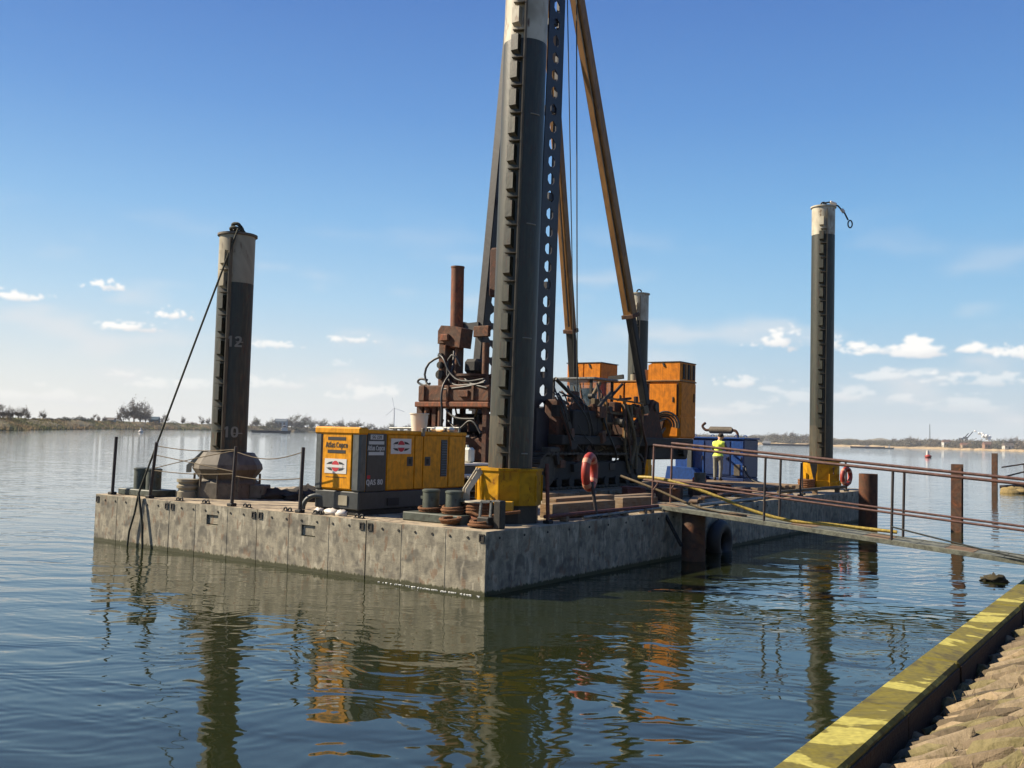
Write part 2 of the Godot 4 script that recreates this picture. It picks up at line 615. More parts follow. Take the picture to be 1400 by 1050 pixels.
func build_water() -> void:
	var m := StandardMaterial3D.new()
	m.albedo_color = Color(0.015, 0.019, 0.006).linear_to_srgb()
	m.roughness = 0.03
	m.metallic_specular = 0.55
	m.normal_enabled = true
	m.normal_texture = ripple_normals(640, 14.0)
	m.normal_scale = 1.0
	m.uv1_scale = Vector3(1.0 / 14.0, 1.0 / 14.0, 1.0)
	# one sheet, finer over the basin round the barge, where a slow swell shows
	var line := func(mid: float) -> PackedFloat32Array:
		var p := PackedFloat32Array()
		var n := 210
		for i in n + 1:
			var t := (i / float(n)) * 2.0 - 1.0
			p.append(mid + signf(t) * (absf(t) * 30.0 + pow(absf(t), 9.0) * 5200.0))
		return p
	var xs: PackedFloat32Array = line.call(-4.0)
	var zs: PackedFloat32Array = line.call(-4.0)
	var sw := fbm(41, 0.16, 3)
	var mb := MB.new()
	var nx := xs.size()
	var pos := PackedVector3Array()
	var nor := PackedVector3Array()
	var uvs := PackedVector2Array()
	var idx := PackedInt32Array()
	var high := func(x: float, z: float) -> float:
		var far := maxf(absf(x + 4.0), absf(z + 4.0))
		return sw.get_noise_2d(x + z * 0.3, z * 1.5 - x * 0.4) * 0.006 * smoothstep(42.0, 24.0, far)
	for j in nx:
		for i in nx:
			var x := xs[i]
			var z := zs[j]
			var y: float = high.call(x, z)
			pos.append(Vector3(x, y, z))
			nor.append(Vector3(-(high.call(x + 0.1, z) - y) / 0.1, 1.0, -(high.call(x, z + 0.1) - y) / 0.1).normalized())
			uvs.append(Vector2(x * 0.94 + z * 0.34, z * 0.94 - x * 0.34))
			if i > 0 and j > 0:
				var k := j * nx + i
				for q in [k, k - 1, k - nx - 1, k, k - nx - 1, k - nx]:
					idx.append(q)
	var a := []
	a.resize(Mesh.ARRAY_MAX)
	a[Mesh.ARRAY_VERTEX] = pos
	a[Mesh.ARRAY_NORMAL] = nor
	a[Mesh.ARRAY_TEX_UV] = uvs
	a[Mesh.ARRAY_INDEX] = idx
	var am := ArrayMesh.new()
	am.add_surface_from_arrays(Mesh.PRIMITIVE_TRIANGLES, a)
	var o := MeshInstance3D.new()
	o.name = numbered("water")
	o.mesh = am
	o.material_override = m
	o.set_meta("kind", "structure")
	add_child(o)
	# river bed, far below, closes the sheet from underneath
	var bed := MB.new()
	bed.quad(Vector3(-5300, -6, -5300), Vector3(5300, -6, -5300), Vector3(5300, -6, 5300), Vector3(-5300, -6, 5300), Vector3.UP)
	struct(bed, "river_bed", mat(Color(0.05, 0.045, 0.03).linear_to_srgb(), 0.95))


# ------------------------------------------------------------------ materials
const FOG := 0.00010
var M := {}


func make_materials() -> void:
	var one := Vector3.ONE
	M.hull = mat(Color(0.98, 0.965, 0.94), 0.75, 0.0, tex.hull, Vector3(0.125, 0.5, 0.125), tex.rough, 0.3)
	M.shade_and_seam = mat(rgb(46, 43, 40), 0.9)  # dark tone painting the shade inside openings, also the seam line
	M.deck = mat(Color(1, 1, 1), 0.9, 0.0, tex.deck, one * 0.16, tex.rough, 0.6)
	M.spud = mat(rgb(58, 60, 50), 0.5, 0.0, tex.steelpaint, Vector3(0.5, 0.25, 0.5), tex.rough, 0.25)
	M.spud_low = mat(rgb(84, 77, 63), 0.6, 0.0, tex.steelpaint, Vector3(0.5, 0.25, 0.5), tex.rough, 0.25)
	M.spud_bare = mat(rgb(108, 97, 76), 0.62, 0.0, tex.worn, Vector3(0.5, 0.25, 0.5), tex.rough, 0.25)
	M.white_paint = mat(rgb(196, 190, 170), 0.55, 0.0, tex.worn, Vector3(0.3, 0.2, 0.3))
	M.cream_paint = mat(rgb(158, 150, 128), 0.6, 0.0, tex.worn, Vector3(0.3, 0.2, 0.3))
	M.tick = mat(rgb(128, 125, 114), 0.7)
	M.dark_steel = mat(rgb(58, 55, 50), 0.6, 0.2, tex.grime, one * 0.6, tex.rough, 0.3)
	M.guide_grey = mat(rgb(104, 95, 82), 0.7, 0.0, tex.worn, one * 0.5, tex.rough, 0.4)
	M.yellow = mat(rgb(236, 160, 4), 0.5, 0.0, tex.clean, one * 0.5, null, 0.0, 0.35)
	M.yellow_worn = mat(rgb(214, 158, 22), 0.55, 0.0, tex.worn, one * 0.45)
	M.yellow_guide = mat(rgb(200, 146, 6), 0.6, 0.0, tex.worn, one * 0.5, null, 0.0, 0.3)
	M.rig_orange = mat(rgb(224, 132, 8), 0.55, 0.0, tex.clean, one * 0.4, null, 0.0, 0.35)
	M.rig_stay = mat(rgb(150, 104, 40), 0.6, 0.0, tex.worn, Vector3(0.7, 0.25, 0.7))
	M.navy = mat(rgb(22, 23, 44), 0.5, 0.0, tex.grime, one * 0.5)
	M.mast_edge = mat(rgb(54, 55, 58), 0.55, 0.0, tex.grime, one * 0.4)
	M.black = mat(rgb(26, 25, 24), 0.7, 0.0, tex.grime, one * 0.8)
	M.rubber = mat(rgb(22, 22, 22), 0.6)
	M.rust = mat(Color(0.80, 0.80, 0.80), 0.85, 0.0, tex.rust, one * 0.5, tex.rough, 0.5)
	M.rust_dark = mat(Color(0.64, 0.58, 0.54), 0.85, 0.0, tex.rust, one * 0.5, tex.rough, 0.5)
	M.rust_bright = mat(Color(1.0, 0.86, 0.74), 0.8, 0.0, tex.rust, Vector3(0.8, 0.3, 0.8), tex.rough, 0.4)
	M.rust_red = mat(rgb(112, 58, 50), 0.7, 0.0, tex.grime, one)
	M.grey_panel = mat(rgb(86, 92, 94), 0.5, 0.0, tex.clean, one * 0.6)
	M.grey_dark = mat(rgb(52, 57, 60), 0.5, 0.0, tex.clean, one * 0.6)
	M.sticker = mat(rgb(216, 214, 210), 0.5)
	M.print_black = mat(rgb(24, 24, 28), 0.6)
	M.print_red = mat(rgb(190, 30, 48), 0.6)
	M.print_grey = mat(rgb(196, 198, 196), 0.6)
	M.bollard = mat(rgb(76, 84, 74), 0.55, 0.0, tex.worn, one * 0.8)
	M.rope = mat(rgb(142, 96, 60), 0.95, 0.0, tex.grime, one * 4.0, tex.rough, 1.0)
	M.rope_dark = mat(rgb(70, 72, 58), 0.9, 0.0, tex.grime, one * 3.0)
	M.wire = mat(rgb(52, 56, 50), 0.6)
	M.hose = mat(rgb(34, 35, 34), 0.5)
	M.hose_tan = mat(rgb(120, 104, 76), 0.8, 0.0, tex.grime, one * 2.0)
	M.hose_yellow = mat(rgb(190, 166, 70), 0.6, 0.0, tex.grime, one * 2.0)
	M.post = mat(rgb(62, 54, 54), 0.6, 0.0, tex.grime, one)
	M.rail = mat(rgb(118, 84, 74), 0.6, 0.0, tex.grime, one)
	M.rail_green = mat(rgb(62, 72, 58), 0.7, 0.0, tex.grime, one)
	M.life_red = mat(rgb(176, 58, 44), 0.5, 0.0, tex.clean, one)
	M.life_band = mat(rgb(202, 140, 110), 0.6)
	M.life_white = mat(rgb(214, 206, 196), 0.5)
	M.timber = mat(Color(1, 1, 1), 0.9, 0.0, tex.timber, one * 0.45, tex.rough, 0.6)
	M.timber_pale = mat(Color(1.05, 1.02, 0.96), 0.9, 0.0, tex.timber, one * 0.4, tex.rough, 0.5)
	M.dirt = mat(rgb(60, 54, 46), 0.95, 0.0, tex.grime, one * 1.5, tex.rough, 2.0)
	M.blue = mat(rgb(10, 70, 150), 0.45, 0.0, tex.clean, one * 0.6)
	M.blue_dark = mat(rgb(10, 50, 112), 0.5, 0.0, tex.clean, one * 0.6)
	M.galv = mat(rgb(142, 146, 148), 0.45, 0.5, tex.grime, one)
	M.bucket = mat(rgb(206, 208, 196), 0.45)
	M.grate = mat(rgb(130, 134, 122), 0.8, 0.0, tex.grime, one * 0.7)
	M.glass = StandardMaterial3D.new()
	M.glass.transparency = BaseMaterial3D.TRANSPARENCY_ALPHA
	M.glass.albedo_color = Color(0.30, 0.38, 0.44, 0.45)
	M.glass.roughness = 0.05
	M.stone = []
	for k in [[0.96, 0.93, 0.88], [0.82, 0.78, 0.73], [1.10, 1.05, 0.97], [0.86, 0.86, 0.70], [0.68, 0.65, 0.60]]:
		M.stone.append(mat(Color(k[0], k[1], k[2]), 0.92, 0.0, tex.concrete, one * 0.6, tex.rough, 1.2))


# ------------------------------------------------------------------ the barge itself
func build_barge() -> void:
	var t := thing("work_barge", "long grey steel work barge with a sand-strewn deck moored in the river", "barge", Vector3(0, 0, 0))
	var W := 10.8
	var L := 22.95
	var mb := MB.new()
	mb.slab(Vector3(-W + 0.07, -1.4, -L + 0.07), Vector3(-0.07, DECK - 0.045, -0.07))
	part(mb, "hull_core", M.dark_steel, t)
	# end wall: four pontoon fronts, two with a sunken hatch
	var seams := [-10.8, -8.13, -5.43, -2.6, 0.0]
	var sunk := {1: Vector4(-6.93, 0.635, -6.57, 0.83), 2: Vector4(-4.21, 0.625, -3.85, 0.83)}
	var top := DECK - 0.004
	for k in 4:
		mb = MB.new()
		var x0: float = seams[k] + (0.0 if k == 0 else 0.008)
		var x1: float = seams[k + 1] - (0.0 if k == 3 else 0.008)
		if sunk.has(k):
			var s: Vector4 = sunk[k]
			mb.slab(Vector3(x0, -1.3, -0.065), Vector3(s.x, top, 0))
			mb.slab(Vector3(s.z, -1.3, -0.065), Vector3(x1, top, 0))
			mb.slab(Vector3(s.x, -1.3, -0.065), Vector3(s.z, s.y, 0))
			mb.slab(Vector3(s.x, s.w, -0.065), Vector3(s.z, top, 0))
		else:
			mb.slab(Vector3(x0, -1.3, -0.065), Vector3(x1, top, 0), 0.01)
		var p := part(mb, "hull_panel", M.hull, t)
		if sunk.has(k):
			var s: Vector4 = sunk[k]
			mb = MB.new()
			mb.slab(Vector3(s.x + 0.01, s.y + 0.01, -0.06), Vector3(s.z - 0.01, s.w - 0.01, -0.035), 0.006)
			part(mb, "hatch_plate", M.hull, p)
		# lashing sockets at the joints, the shade of each mouth painted as a dark plate
		for e in [[x0 + 0.09, k > 0], [x1 - 0.09, true]]:
			mb = MB.new()
			var c := Vector3(e[0], DECK - 0.11, 0.0)
			mb.box(c + Vector3(0, 0.055, 0.006), Vector3(0.10, 0.02, 0.02))
			mb.box(c + Vector3(0, -0.055, 0.006), Vector3(0.10, 0.02, 0.02))
			mb.box(c + Vector3(-0.042, 0, 0.006), Vector3(0.016, 0.09, 0.02))
			mb.box(c + Vector3(0.042, 0, 0.006), Vector3(0.016, 0.09, 0.02))
			var so := part(mb, "lashing_socket", M.dark_steel, p)
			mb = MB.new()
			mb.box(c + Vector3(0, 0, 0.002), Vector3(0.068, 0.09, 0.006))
			part(mb, "mouth_shade", M.shade_and_seam, so)
		mb = MB.new()
		var n := 6
		for i in n:
			mb.cyl(Vector3(lerpf(x0, x1, (i + 1.0) / (n + 1.0)), DECK - 0.12, -0.002), Vector3(lerpf(x0, x1, (i + 1.0) / (n + 1.0)), DECK - 0.12, 0.012), 0.024, 0.02, 8)
		part(mb, "bolt_row", M.dark_steel, p)
		for q in [0.31, 0.68]:
			mb = MB.new()
			mb.cyl(Vector3(lerpf(x0, x1, q), -0.3, -0.001), Vector3(lerpf(x0, x1, q), DECK - 0.02, -0.001), 0.007, -1, 6)
			part(mb, "weld_seam", M.hull, p)
	# long side facing the shore
	var zs := []
	for k in 9:
		zs.append(-L * k / 8.0)
	for k in 8:
		mb = MB.new()
		mb.slab(Vector3(-0.066, -1.3, zs[k + 1] + (0.008 if k < 7 else 0.0)), Vector3(0.0, top, zs[k] - (0.072 if k == 0 else 0.008)), 0.01)
		var p := part(mb, "hull_panel", M.hull, t)
		mb = MB.new()
		for i in 4:
			var z: float = lerpf(zs[k], zs[k + 1], (i + 0.5) / 4.0)
			mb.cyl(Vector3(-0.002, DECK - 0.12, z), Vector3(0.012, DECK - 0.12, z), 0.024, 0.02, 8)
		part(mb, "bolt_row", M.dark_steel, p)
	mb = MB.new()
	mb.slab(Vector3(-W, -1.3, -L), Vector3(-W + 0.065, top, -0.07))
	part(mb, "hull_panel", M.hull, t)
	mb = MB.new()
	mb.slab(Vector3(-W + 0.07, -1.3, -L), Vector3(-0.07, top, -L + 0.065))
	part(mb, "hull_panel", M.hull, t)
	# deck plates
	for k in 4:
		for i in 8:
			mb = MB.new()
			var h := 0.0 if (k + i) % 2 == 0 else -0.003
			mb.slab(Vector3(seams[k] + 0.006, DECK - 0.04, zs[i + 1] + 0.006), Vector3(seams[k + 1] - 0.006, DECK + h, zs[i] - 0.006), 0.006)
			part(mb, "deck_plate", M.deck, t)
	# pad eyes along the end, in pairs
	for x in [-8.0, -7.15, -4.75, -3.95, -5.9, -2.9]:
		for d in [-0.06, 0.06]:
			mb = MB.new()
			mb.torus(Vector3(x + d, DECK + 0.03, -0.14), 0.04, 0.016, Basis(), 12, 6, -0.3, PI + 0.3)
			mb.box(Vector3(x + d, DECK + 0.006, -0.14), Vector3(0.1, 0.012, 0.09))
			part(mb, "pad_eye", M.black, t)
	# small white flecks on the water along the end wall
	mb = MB.new()
	rng.seed = 17
	for i in 90:
		var fx := -2.4 + 2.35 * pow(rng.randf(), 0.8)
		var fr := rng.randf_range(0.006, 0.020)
		mb.lathe(Vector3(fx, 0.004, 0.03 + absf(rng.randfn()) * 0.02), [[fr, 0.0], [fr * 0.7, 0.006], [0.0, 0.008]], 7)
	var fm := MeshInstance3D.new()
	fm.name = numbered("white_flecks")
	fm.mesh = mb.mesh()
	fm.material_override = mat(rgb(226, 228, 226), 0.8)
	fm.set_meta("kind", "stuff")
	fm.set_meta("label", "thin line of white flecks along the barge end's waterline")
	fm.set_meta("category", "white_flecks")
	add_child(fm)
	# a round black rubber fender on the shore side
	var f := thing("tyre_fender", "black rubber tyre hung as a fender on the barge's shaded side", "tyre", Vector3(0.16, 0.22, -9.0))
	mb = MB.new()
	mb.torus(Vector3(0.16, 0.22, -9.0), 0.36, 0.16, Basis(Vector3.UP, PI / 2), 28, 12)
	part(mb, "tread", M.rubber, f)
	mb = MB.new()
	mb.tube([Vector3(0.02, DECK, -9.0), Vector3(0.10, 0.85, -9.0), Vector3(0.14, 0.6, -9.0)], 0.018)
	part(mb, "lashing", M.wire, f)


# ------------------------------------------------------------------ spud legs
func spud(called_label: String, x: float, z: float, top: float, white_from: float, white: Material, low: float, style: int) -> Node3D:
	var r := 0.395
	var t := thing("mooring_spud", called_label, "spud leg", Vector3(x, -2.5, z), "spud legs through the barge deck")
	var c := Vector3(x, 0, z)
	var mb := MB.new()
	mb.lathe(c, [[r, -2.5], [r, low]], 40)
	part(mb, "lower_tube", M.spud_low, t)
	mb = MB.new()
	mb.lathe(c, [[r, low], [r, white_from]], 40)
	part(mb, "tube", M.spud, t)
	mb = MB.new()
	mb.lathe(c, [[r, white_from], [r, top]], 40)
	part(mb, "white_band", white, t)
	mb = MB.new()
	mb.lathe(c, [[r, top - 0.01], [r + 0.045, top], [r + 0.045, top + 0.045], [0.0, top + 0.05]], 32)
	var cap := part(mb, "cap_flange", M.guide_grey if style != 2 else M.white_paint, t)
	mb = MB.new()
	mb.torus(c + Vector3(0, top + 0.12, 0), 0.09, 0.03, Basis(Vector3.UP, 0.6), 18, 8, -0.5, PI + 0.5)
	mb.box(c + Vector3(0, top + 0.06, 0), Vector3(0.24, 0.03, 0.14))
	part(mb, "lifting_lug", M.dark_steel, cap)
	# rack of teeth down one side, with a flat bar beside it
	var az := deg_to_rad(19.0)
	var out := Vector3(sin(az), 0, cos(az))
	var side := Vector3(cos(az), 0, -sin(az))
	var b := Basis(side, Vector3.UP, out)
	mb = MB.new()
	mb.box(c + out * (r + 0.035) + side * 0.115 + Vector3.UP * (top - 2.5) * 0.5, Vector3(0.022, top + 2.3, 0.13), b)
	part(mb, "rack_bar", M.spud_bare, t)
	var y := top - 0.55
	var k := 0
	while y > 0.4:
		mb = MB.new()
		var q := c + out * (r - 0.01) + side * -0.005 + Vector3.UP * y
		# tooth: upright plate, slanting in at the foot
		var ob := out.rotated(Vector3.UP, -0.34)
		var sb := side.rotated(Vector3.UP, -0.34)
		mb.prism(PackedVector2Array([Vector2(-0.05, 0.17), Vector2(0.10, 0.17), Vector2(0.10, -0.12), Vector2(-0.02, -0.20)]), Transform3D(Basis(ob, Vector3.UP, -sb), q + sb * 0.035), 0.15)
		part(mb, "rack_tooth", white if y > white_from else (M.spud if y > low else M.spud_low), t)
		mb = MB.new()
		mb.box(q + out * 0.06 + Vector3.UP * -0.27, Vector3(0.20, 0.012, 0.11), b)
		part(mb, "rack_rung", M.spud_bare, t)
		y -= 0.505
		k += 1
	return t


func ticks(t: Node3D, x: float, z: float, facing: float, list: Array) -> void:
	for a in list:
		var az: float = facing + a[1]
		var o := Vector3(sin(az), 0, cos(az))
		var s := Vector3(cos(az), 0, -sin(az))
		var mb := MB.new()
		var pts := []
		for i in 6:
			var q: float = az + (i / 5.0) * a[2]
			pts.append(Vector3(x, a[0], z) + Vector3(sin(q), 0, cos(q)) * 0.397)
		mb.tube(pts, 0.013, 6)
		part(mb, "depth_mark", M.tick, t)
		if a.size() > 3:
			lettering(t, "depth_number", a[3], 0.24, Vector3(x, a[0] + a[4], z) + Vector3(sin(az - 0.10), 0, cos(az - 0.10)) * 0.402, Basis(Vector3(cos(az - 0.10), 0, -sin(az - 0.10)), Vector3.UP, Vector3(sin(az - 0.10), 0, cos(az - 0.10))), M.tick)


# octagonal guide collar round a leg
func guide(x: float, z: float, m: Material, label: String, prof: Array, turn: float) -> Node3D:
	var t := thing("spud_guide", label, "spud guide", Vector3(x, DECK, z), "guide collars round the spud legs")
	var c := Vector3(x, 0, z)
	var mb := MB.new()
	mb.lathe(c, prof, 10, false, turn)
	var col := part(mb, "collar", m, t)
	var wide: float = prof[1][0]
	for k in 10:
		var q := turn + TAU * k / 10.0
		var d := Vector3(cos(q), 0, sin(q))
		mb = MB.new()
		mb.box(c + d * wide + Vector3.UP * (prof[0][1] + 0.30), Vector3(0.05, 0.46, 0.03), Basis(Vector3.UP, -q), 0.006)
		part(mb, "rib", m, col)
	return t


func build_spuds() -> void:
	var s := spud("tall black spud leg with a white upper part rising past the yellow guide", -0.86, -1.82, 15.2, 9.72, M.white_paint, 2.9, 0)
	var lean := Vector3.UP.cross(Vector3(0.82, 0, -0.573)).normalized()
	s.basis = Basis(lean, 0.0095)   # this leg stands a touch out of plumb
	s.position -= Vector3(0.82, 0, -0.573) * 0.035
	ticks(s, -0.86, -1.82, 0.61, [[8.35, 0.35, 0.5], [6.35, 0.35, 0.5], [4.3, 0.35, 0.5], [2.25, 0.5, 0.35]])
	var l := spud("short black spud leg with a cream top band and painted depth numbers", -8.45, -1.70, 6.88, 5.80, M.cream_paint, 2.3, 1)
	ticks(l, -8.45, -1.70, 0.92, [[4.47, 0.12, 0.4, "12", 0.0], [2.45, 0.12, 0.6, "10", 0.02]])
	var mb := MB.new()
	# unpainted strip down the right of this leg
	var pts := MB.new()
	for i in 10:
		var q0 := 0.92 + 0.42 + i * 0.09
		var q1 := q0 + 0.09
		var a := Vector3(sin(q0), 0, cos(q0)) * 0.398 + Vector3(-8.45, 0, -1.70)
		var b := Vector3(sin(q1), 0, cos(q1)) * 0.398 + Vector3(-8.45, 0, -1.70)
		pts.quad(a + Vector3.UP * 2.1, b + Vector3.UP * 2.1, b + Vector3.UP * 5.8, a + Vector3.UP * 5.8, Vector3(sin(q0), 0, cos(q0)))
	part(pts, "bare_strip", mat(rgb(84, 75, 60), 0.65, 0.0, tex.steelpaint, Vector3(0.5, 0.25, 0.5)), l)
	spud("black spud leg with a clean white top band standing by the far life ring", -1.36, -21.45, 10.88, 9.90, M.white_paint, 3.2, 2)
	spud("black spud leg with a white top band standing behind the orange rig housing", -9.05, -22.35, 8.40, 7.32, M.white_paint, 3.0, 2)

	# guides
	var g := guide(-0.86, -1.82, M.yellow_guide, "bright yellow octagonal guide collar round the tallest spud leg", [[0.58, 1.34], [0.58, 1.93], [0.61, 1.94], [0.61, 1.985], [0.40, 1.985]], 0.654)
	mb = MB.new()
	mb.lathe(Vector3(-0.86, 0, -1.82), [[0.56, 1.024], [0.56, 1.33], [0.60, 1.34], [0.40, 1.35]], 8, false, 0.654)
	part(mb, "foot", M.dark_steel, g)
	var at := Vector3(-0.86, 0, -1.82)
	# clamp arms on the lit side
	for d in [-0.09, 0.09]:
		mb = MB.new()
		var f := Transform3D(Basis(Vector3(-0.62, 0, 0.78), Vector3.UP, Vector3(0.78, 0, 0.62)), at + Vector3(-0.30, 0, 0.46) + Vector3(0.78, 0, 0.62) * d)
		mb.prism(PackedVector2Array([Vector2(0.0, 1.98), Vector2(0.06, 1.98), Vector2(0.30, 1.60), Vector2(0.30, 1.30), Vector2(0.22, 1.30), Vector2(0.22, 1.56), Vector2(0.0, 1.88)]), f, 0.03)
		part(mb, "clamp_arm", M.white_paint, g)
	mb = MB.new()
	mb.cyl(at + Vector3(-0.60, 1.46, 0.66), at + Vector3(-0.36, 1.46, 0.84), 0.09, 0.09, 16)
	part(mb, "clamp_roller", M.cream_paint, g)
	for k in 2:
		mb = MB.new()
		mb.bar(at + Vector3(-0.36 - 0.10 * k, 1.94 - 0.14 * k, 0.50 + 0.12 * k), at + Vector3(-0.24 - 0.10 * k, 1.94 - 0.14 * k, 0.66 + 0.12 * k), 0.03, 0.03)
		part(mb, "clamp_rung", M.white_paint, g)
	mb = MB.new()
	mb.box(at + Vector3(0.35, 1.35, 0.62), Vector3(0.30, 0.16, 0.14), Basis(Vector3.UP, 0.45), 0.01)
	part(mb, "lock_block", M.yellow_worn, g)
	# right, far guide
	var h := guide(-1.36, -21.45, M.yellow_guide, "yellow octagonal guide collar round the leg beside the far life ring", [[0.66, 1.024], [0.66, 1.30], [0.62, 1.32], [0.62, 1.93], [0.66, 1.94], [0.66, 1.98], [0.40, 1.98]], 0.2)
	at = Vector3(-1.36, 0, -21.45)
	mb = MB.new()
	mb.prism(PackedVector2Array([Vector2(-0.16, 1.98), Vector2(0.16, 1.98), Vector2(0.02, 1.35), Vector2(-0.02, 1.35)]), Transform3D(Basis(Vector3(0.95, 0, -0.3), Vector3.UP, Vector3(0.3, 0, 0.95)), at + Vector3(-0.05, 0, 0.60)), 0.05)
	part(mb, "clamp_arm", M.dark_steel, h)
	mb = MB.new()
	for k in 4:
		mb.torus(at + Vector3(-0.25, 1.09 + 0.075 * k, 0.78), 0.25, 0.045, Basis(Vector3.RIGHT, PI / 2), 20, 8)
	part(mb, "rope_coil", M.rope, h)
	for sg in [[-1.0, 1.0], [1.0, -1.0]]:
		mb = MB.new()
		mb.bar(at + Vector3(0.46 + 0.10, 1.66 + 0.12 * sg[0], 0.30 + 0.16), at + Vector3(0.46 - 0.10 + 0.18, 1.66 + 0.12 * sg[1], 0.30 - 0.02), 0.02, 0.03)
		part(mb, "cross_mark", M.rust, h)
	guide(-9.05, -22.35, M.yellow_guide, "yellow octagonal guide collar hidden behind the drill rig", [[0.66, 1.024], [0.62, 1.32], [0.62, 1.93], [0.40, 1.98]], 0.2)
	# left guide: bare, bulging at mid height
	var k2 := guide(-8.45, -1.70, M.guide_grey, "weathered grey guide collar bulging round the short numbered spud leg", [[0.72, 1.024], [0.70, 1.36], [0.60, 1.44], [0.76, 1.66], [0.74, 1.76], [0.56, 2.02], [0.40, 2.03]], 0.35)
	at = Vector3(-8.45, 0, -1.70)
	for d in [-0.1, 0.1]:
		mb = MB.new()
		var f := Transform3D(Basis(Vector3(-0.72, 0, 0.69), Vector3.UP, Vector3(0.69, 0, 0.72)), at + Vector3(-0.28, 0, 0.30) + Vector3(0.69, 0, 0.72) * d)
		mb.prism(PackedVector2Array([Vector2(0.05, 2.04), Vector2(0.14, 2.04), Vector2(0.46, 1.72), Vector2(0.46, 1.56), Vector2(0.38, 1.56), Vector2(0.38, 1.68), Vector2(0.05, 1.96)]), f, 0.03)
		part(mb, "clamp_arm", M.cream_paint, k2)
	mb = MB.new()
	var rc := at + Vector3(-0.42, 0, 0.72)
	mb.lathe(rc, [[0.0, 1.42], [0.24, 1.42], [0.24, 1.36], [0.20, 1.34], [0.20, 1.30], [0.24, 1.28], [0.24, 1.23], [0.20, 1.21], [0.20, 1.17], [0.24, 1.15], [0.24, 1.024]], 22)
	part(mb, "rope_drum", M.cream_paint, k2)
	mb = MB.new()
	mb.box(at + Vector3(0.75, 1.18, -0.3), Vector3(0.34, 0.3, 0.4), Basis(Vector3.UP, 0.5), 0.02)
	part(mb, "hinge_block", M.guide_grey, k2)
	# slings on the leg caps
	mb = MB.new()
	var c0 := Vector3(-1.36, 11.0, -21.45)
	mb.tube([c0 + Vector3(-0.02, 0.06, 0), c0 + Vector3(0.18, 0.10, -0.1), c0 + Vector3(0.42, -0.02, -0.3), c0 + Vector3(0.62, -0.28, -0.42), c0 + Vector3(0.72, -0.52, -0.48)], 0.03, 8)
	var sl := thing("lifting_sling", "wire sling with white sleeves hanging off the white-topped leg by the life ring", "sling", c0)
	part(mb, "wire", M.wire, sl)
	for p in [[c0 + Vector3(0.20, 0.10, -0.11), c0 + Vector3(0.36, 0.03, -0.25)], [c0 + Vector3(0.52, -0.13, -0.36), c0 + Vector3(0.60, -0.25, -0.41)]]:
		mb = MB.new()
		mb.cyl(p[0], p[1], 0.06, 0.06, 10)
		part(mb, "sleeve", M.life_white, sl)
	mb = MB.new()
	mb.torus(c0 + Vector3(0.78, -0.66, -0.52), 0.13, 0.025, Basis(Vector3.UP, 0.7), 18, 6, 0.0, TAU, 0.6)
	part(mb, "eye", M.wire, sl)
	mb = MB.new()
	c0 = Vector3(-9.55, 8.45, -22.1)
	mb.torus(c0 + Vector3(0.46, -0.62, -0.35), 0.22, 0.03, Basis(Vector3.UP, 0.7), 20, 6, 0.0, TAU, 0.55)
	mb.tube([c0 + Vector3(0.1, 0.1, 0), c0 + Vector3(0.36, 0.0, -0.25), c0 + Vector3(0.44, -0.42, -0.33)], 0.03, 6)
	solo(mb, "lifting_sling", M.wire, "wire sling loop hanging off the leg behind the orange housing", "sling", c0)
	# mooring rope from the numbered leg over the barge end into the water
	mb = MB.new()
	c0 = Vector3(-8.45, 6.98, -1.70)
	var rp := thing("mooring_rope", "dark rope running from the numbered leg's cap down over the barge end", "rope", Vector3(-9.13, 0, 0.08))
	var run := [c0 + Vector3(0.05, 0.06, 0.03)]
	for i in 15:
		var q := i / 14.0
		run.append((c0 + Vector3(0.35, 0.0, 0.28)).lerp(Vector3(-9.14, 1.10, 0.06), q) + Vector3(-0.06, -0.24, 0.06) * sin(PI * q))
	for q in [Vector3(-9.22, 0.72, 0.07), Vector3(-9.36, 0.3, 0.09), Vector3(-9.43, -0.6, 0.12)]:
		run.append(q)
	mb.tube(run, 0.022, 7)
	part(mb, "line", M.rope_dark, rp)
	mb = MB.new()
	mb.tube([Vector3(-9.13, 1.14, 0.06), Vector3(-9.05, 0.95, 0.08), Vector3(-8.93, 0.5, 0.08), Vector3(-8.86, 0.1, 0.1), Vector3(-8.84, -0.6, 0.1)], 0.026, 7)
	part(mb, "tail", M.rope_dark, rp)
	mb = MB.new()
	mb.torus(c0 + Vector3(0.05, 0.02, 0.05), 0.16, 0.035, Basis(Vector3.RIGHT, 1.2), 20, 7)
	mb.torus(c0 + Vector3(0.02, 0.10, 0.03), 0.13, 0.035, Basis(Vector3.RIGHT, 0.9), 20, 7)
	mb.torus(c0 + Vector3(-0.02, 0.06, 0.03), 0.15, 0.03, Basis(Vector3.FORWARD, 0.9), 20, 7)
	part(mb, "knot", M.rope_dark, rp)


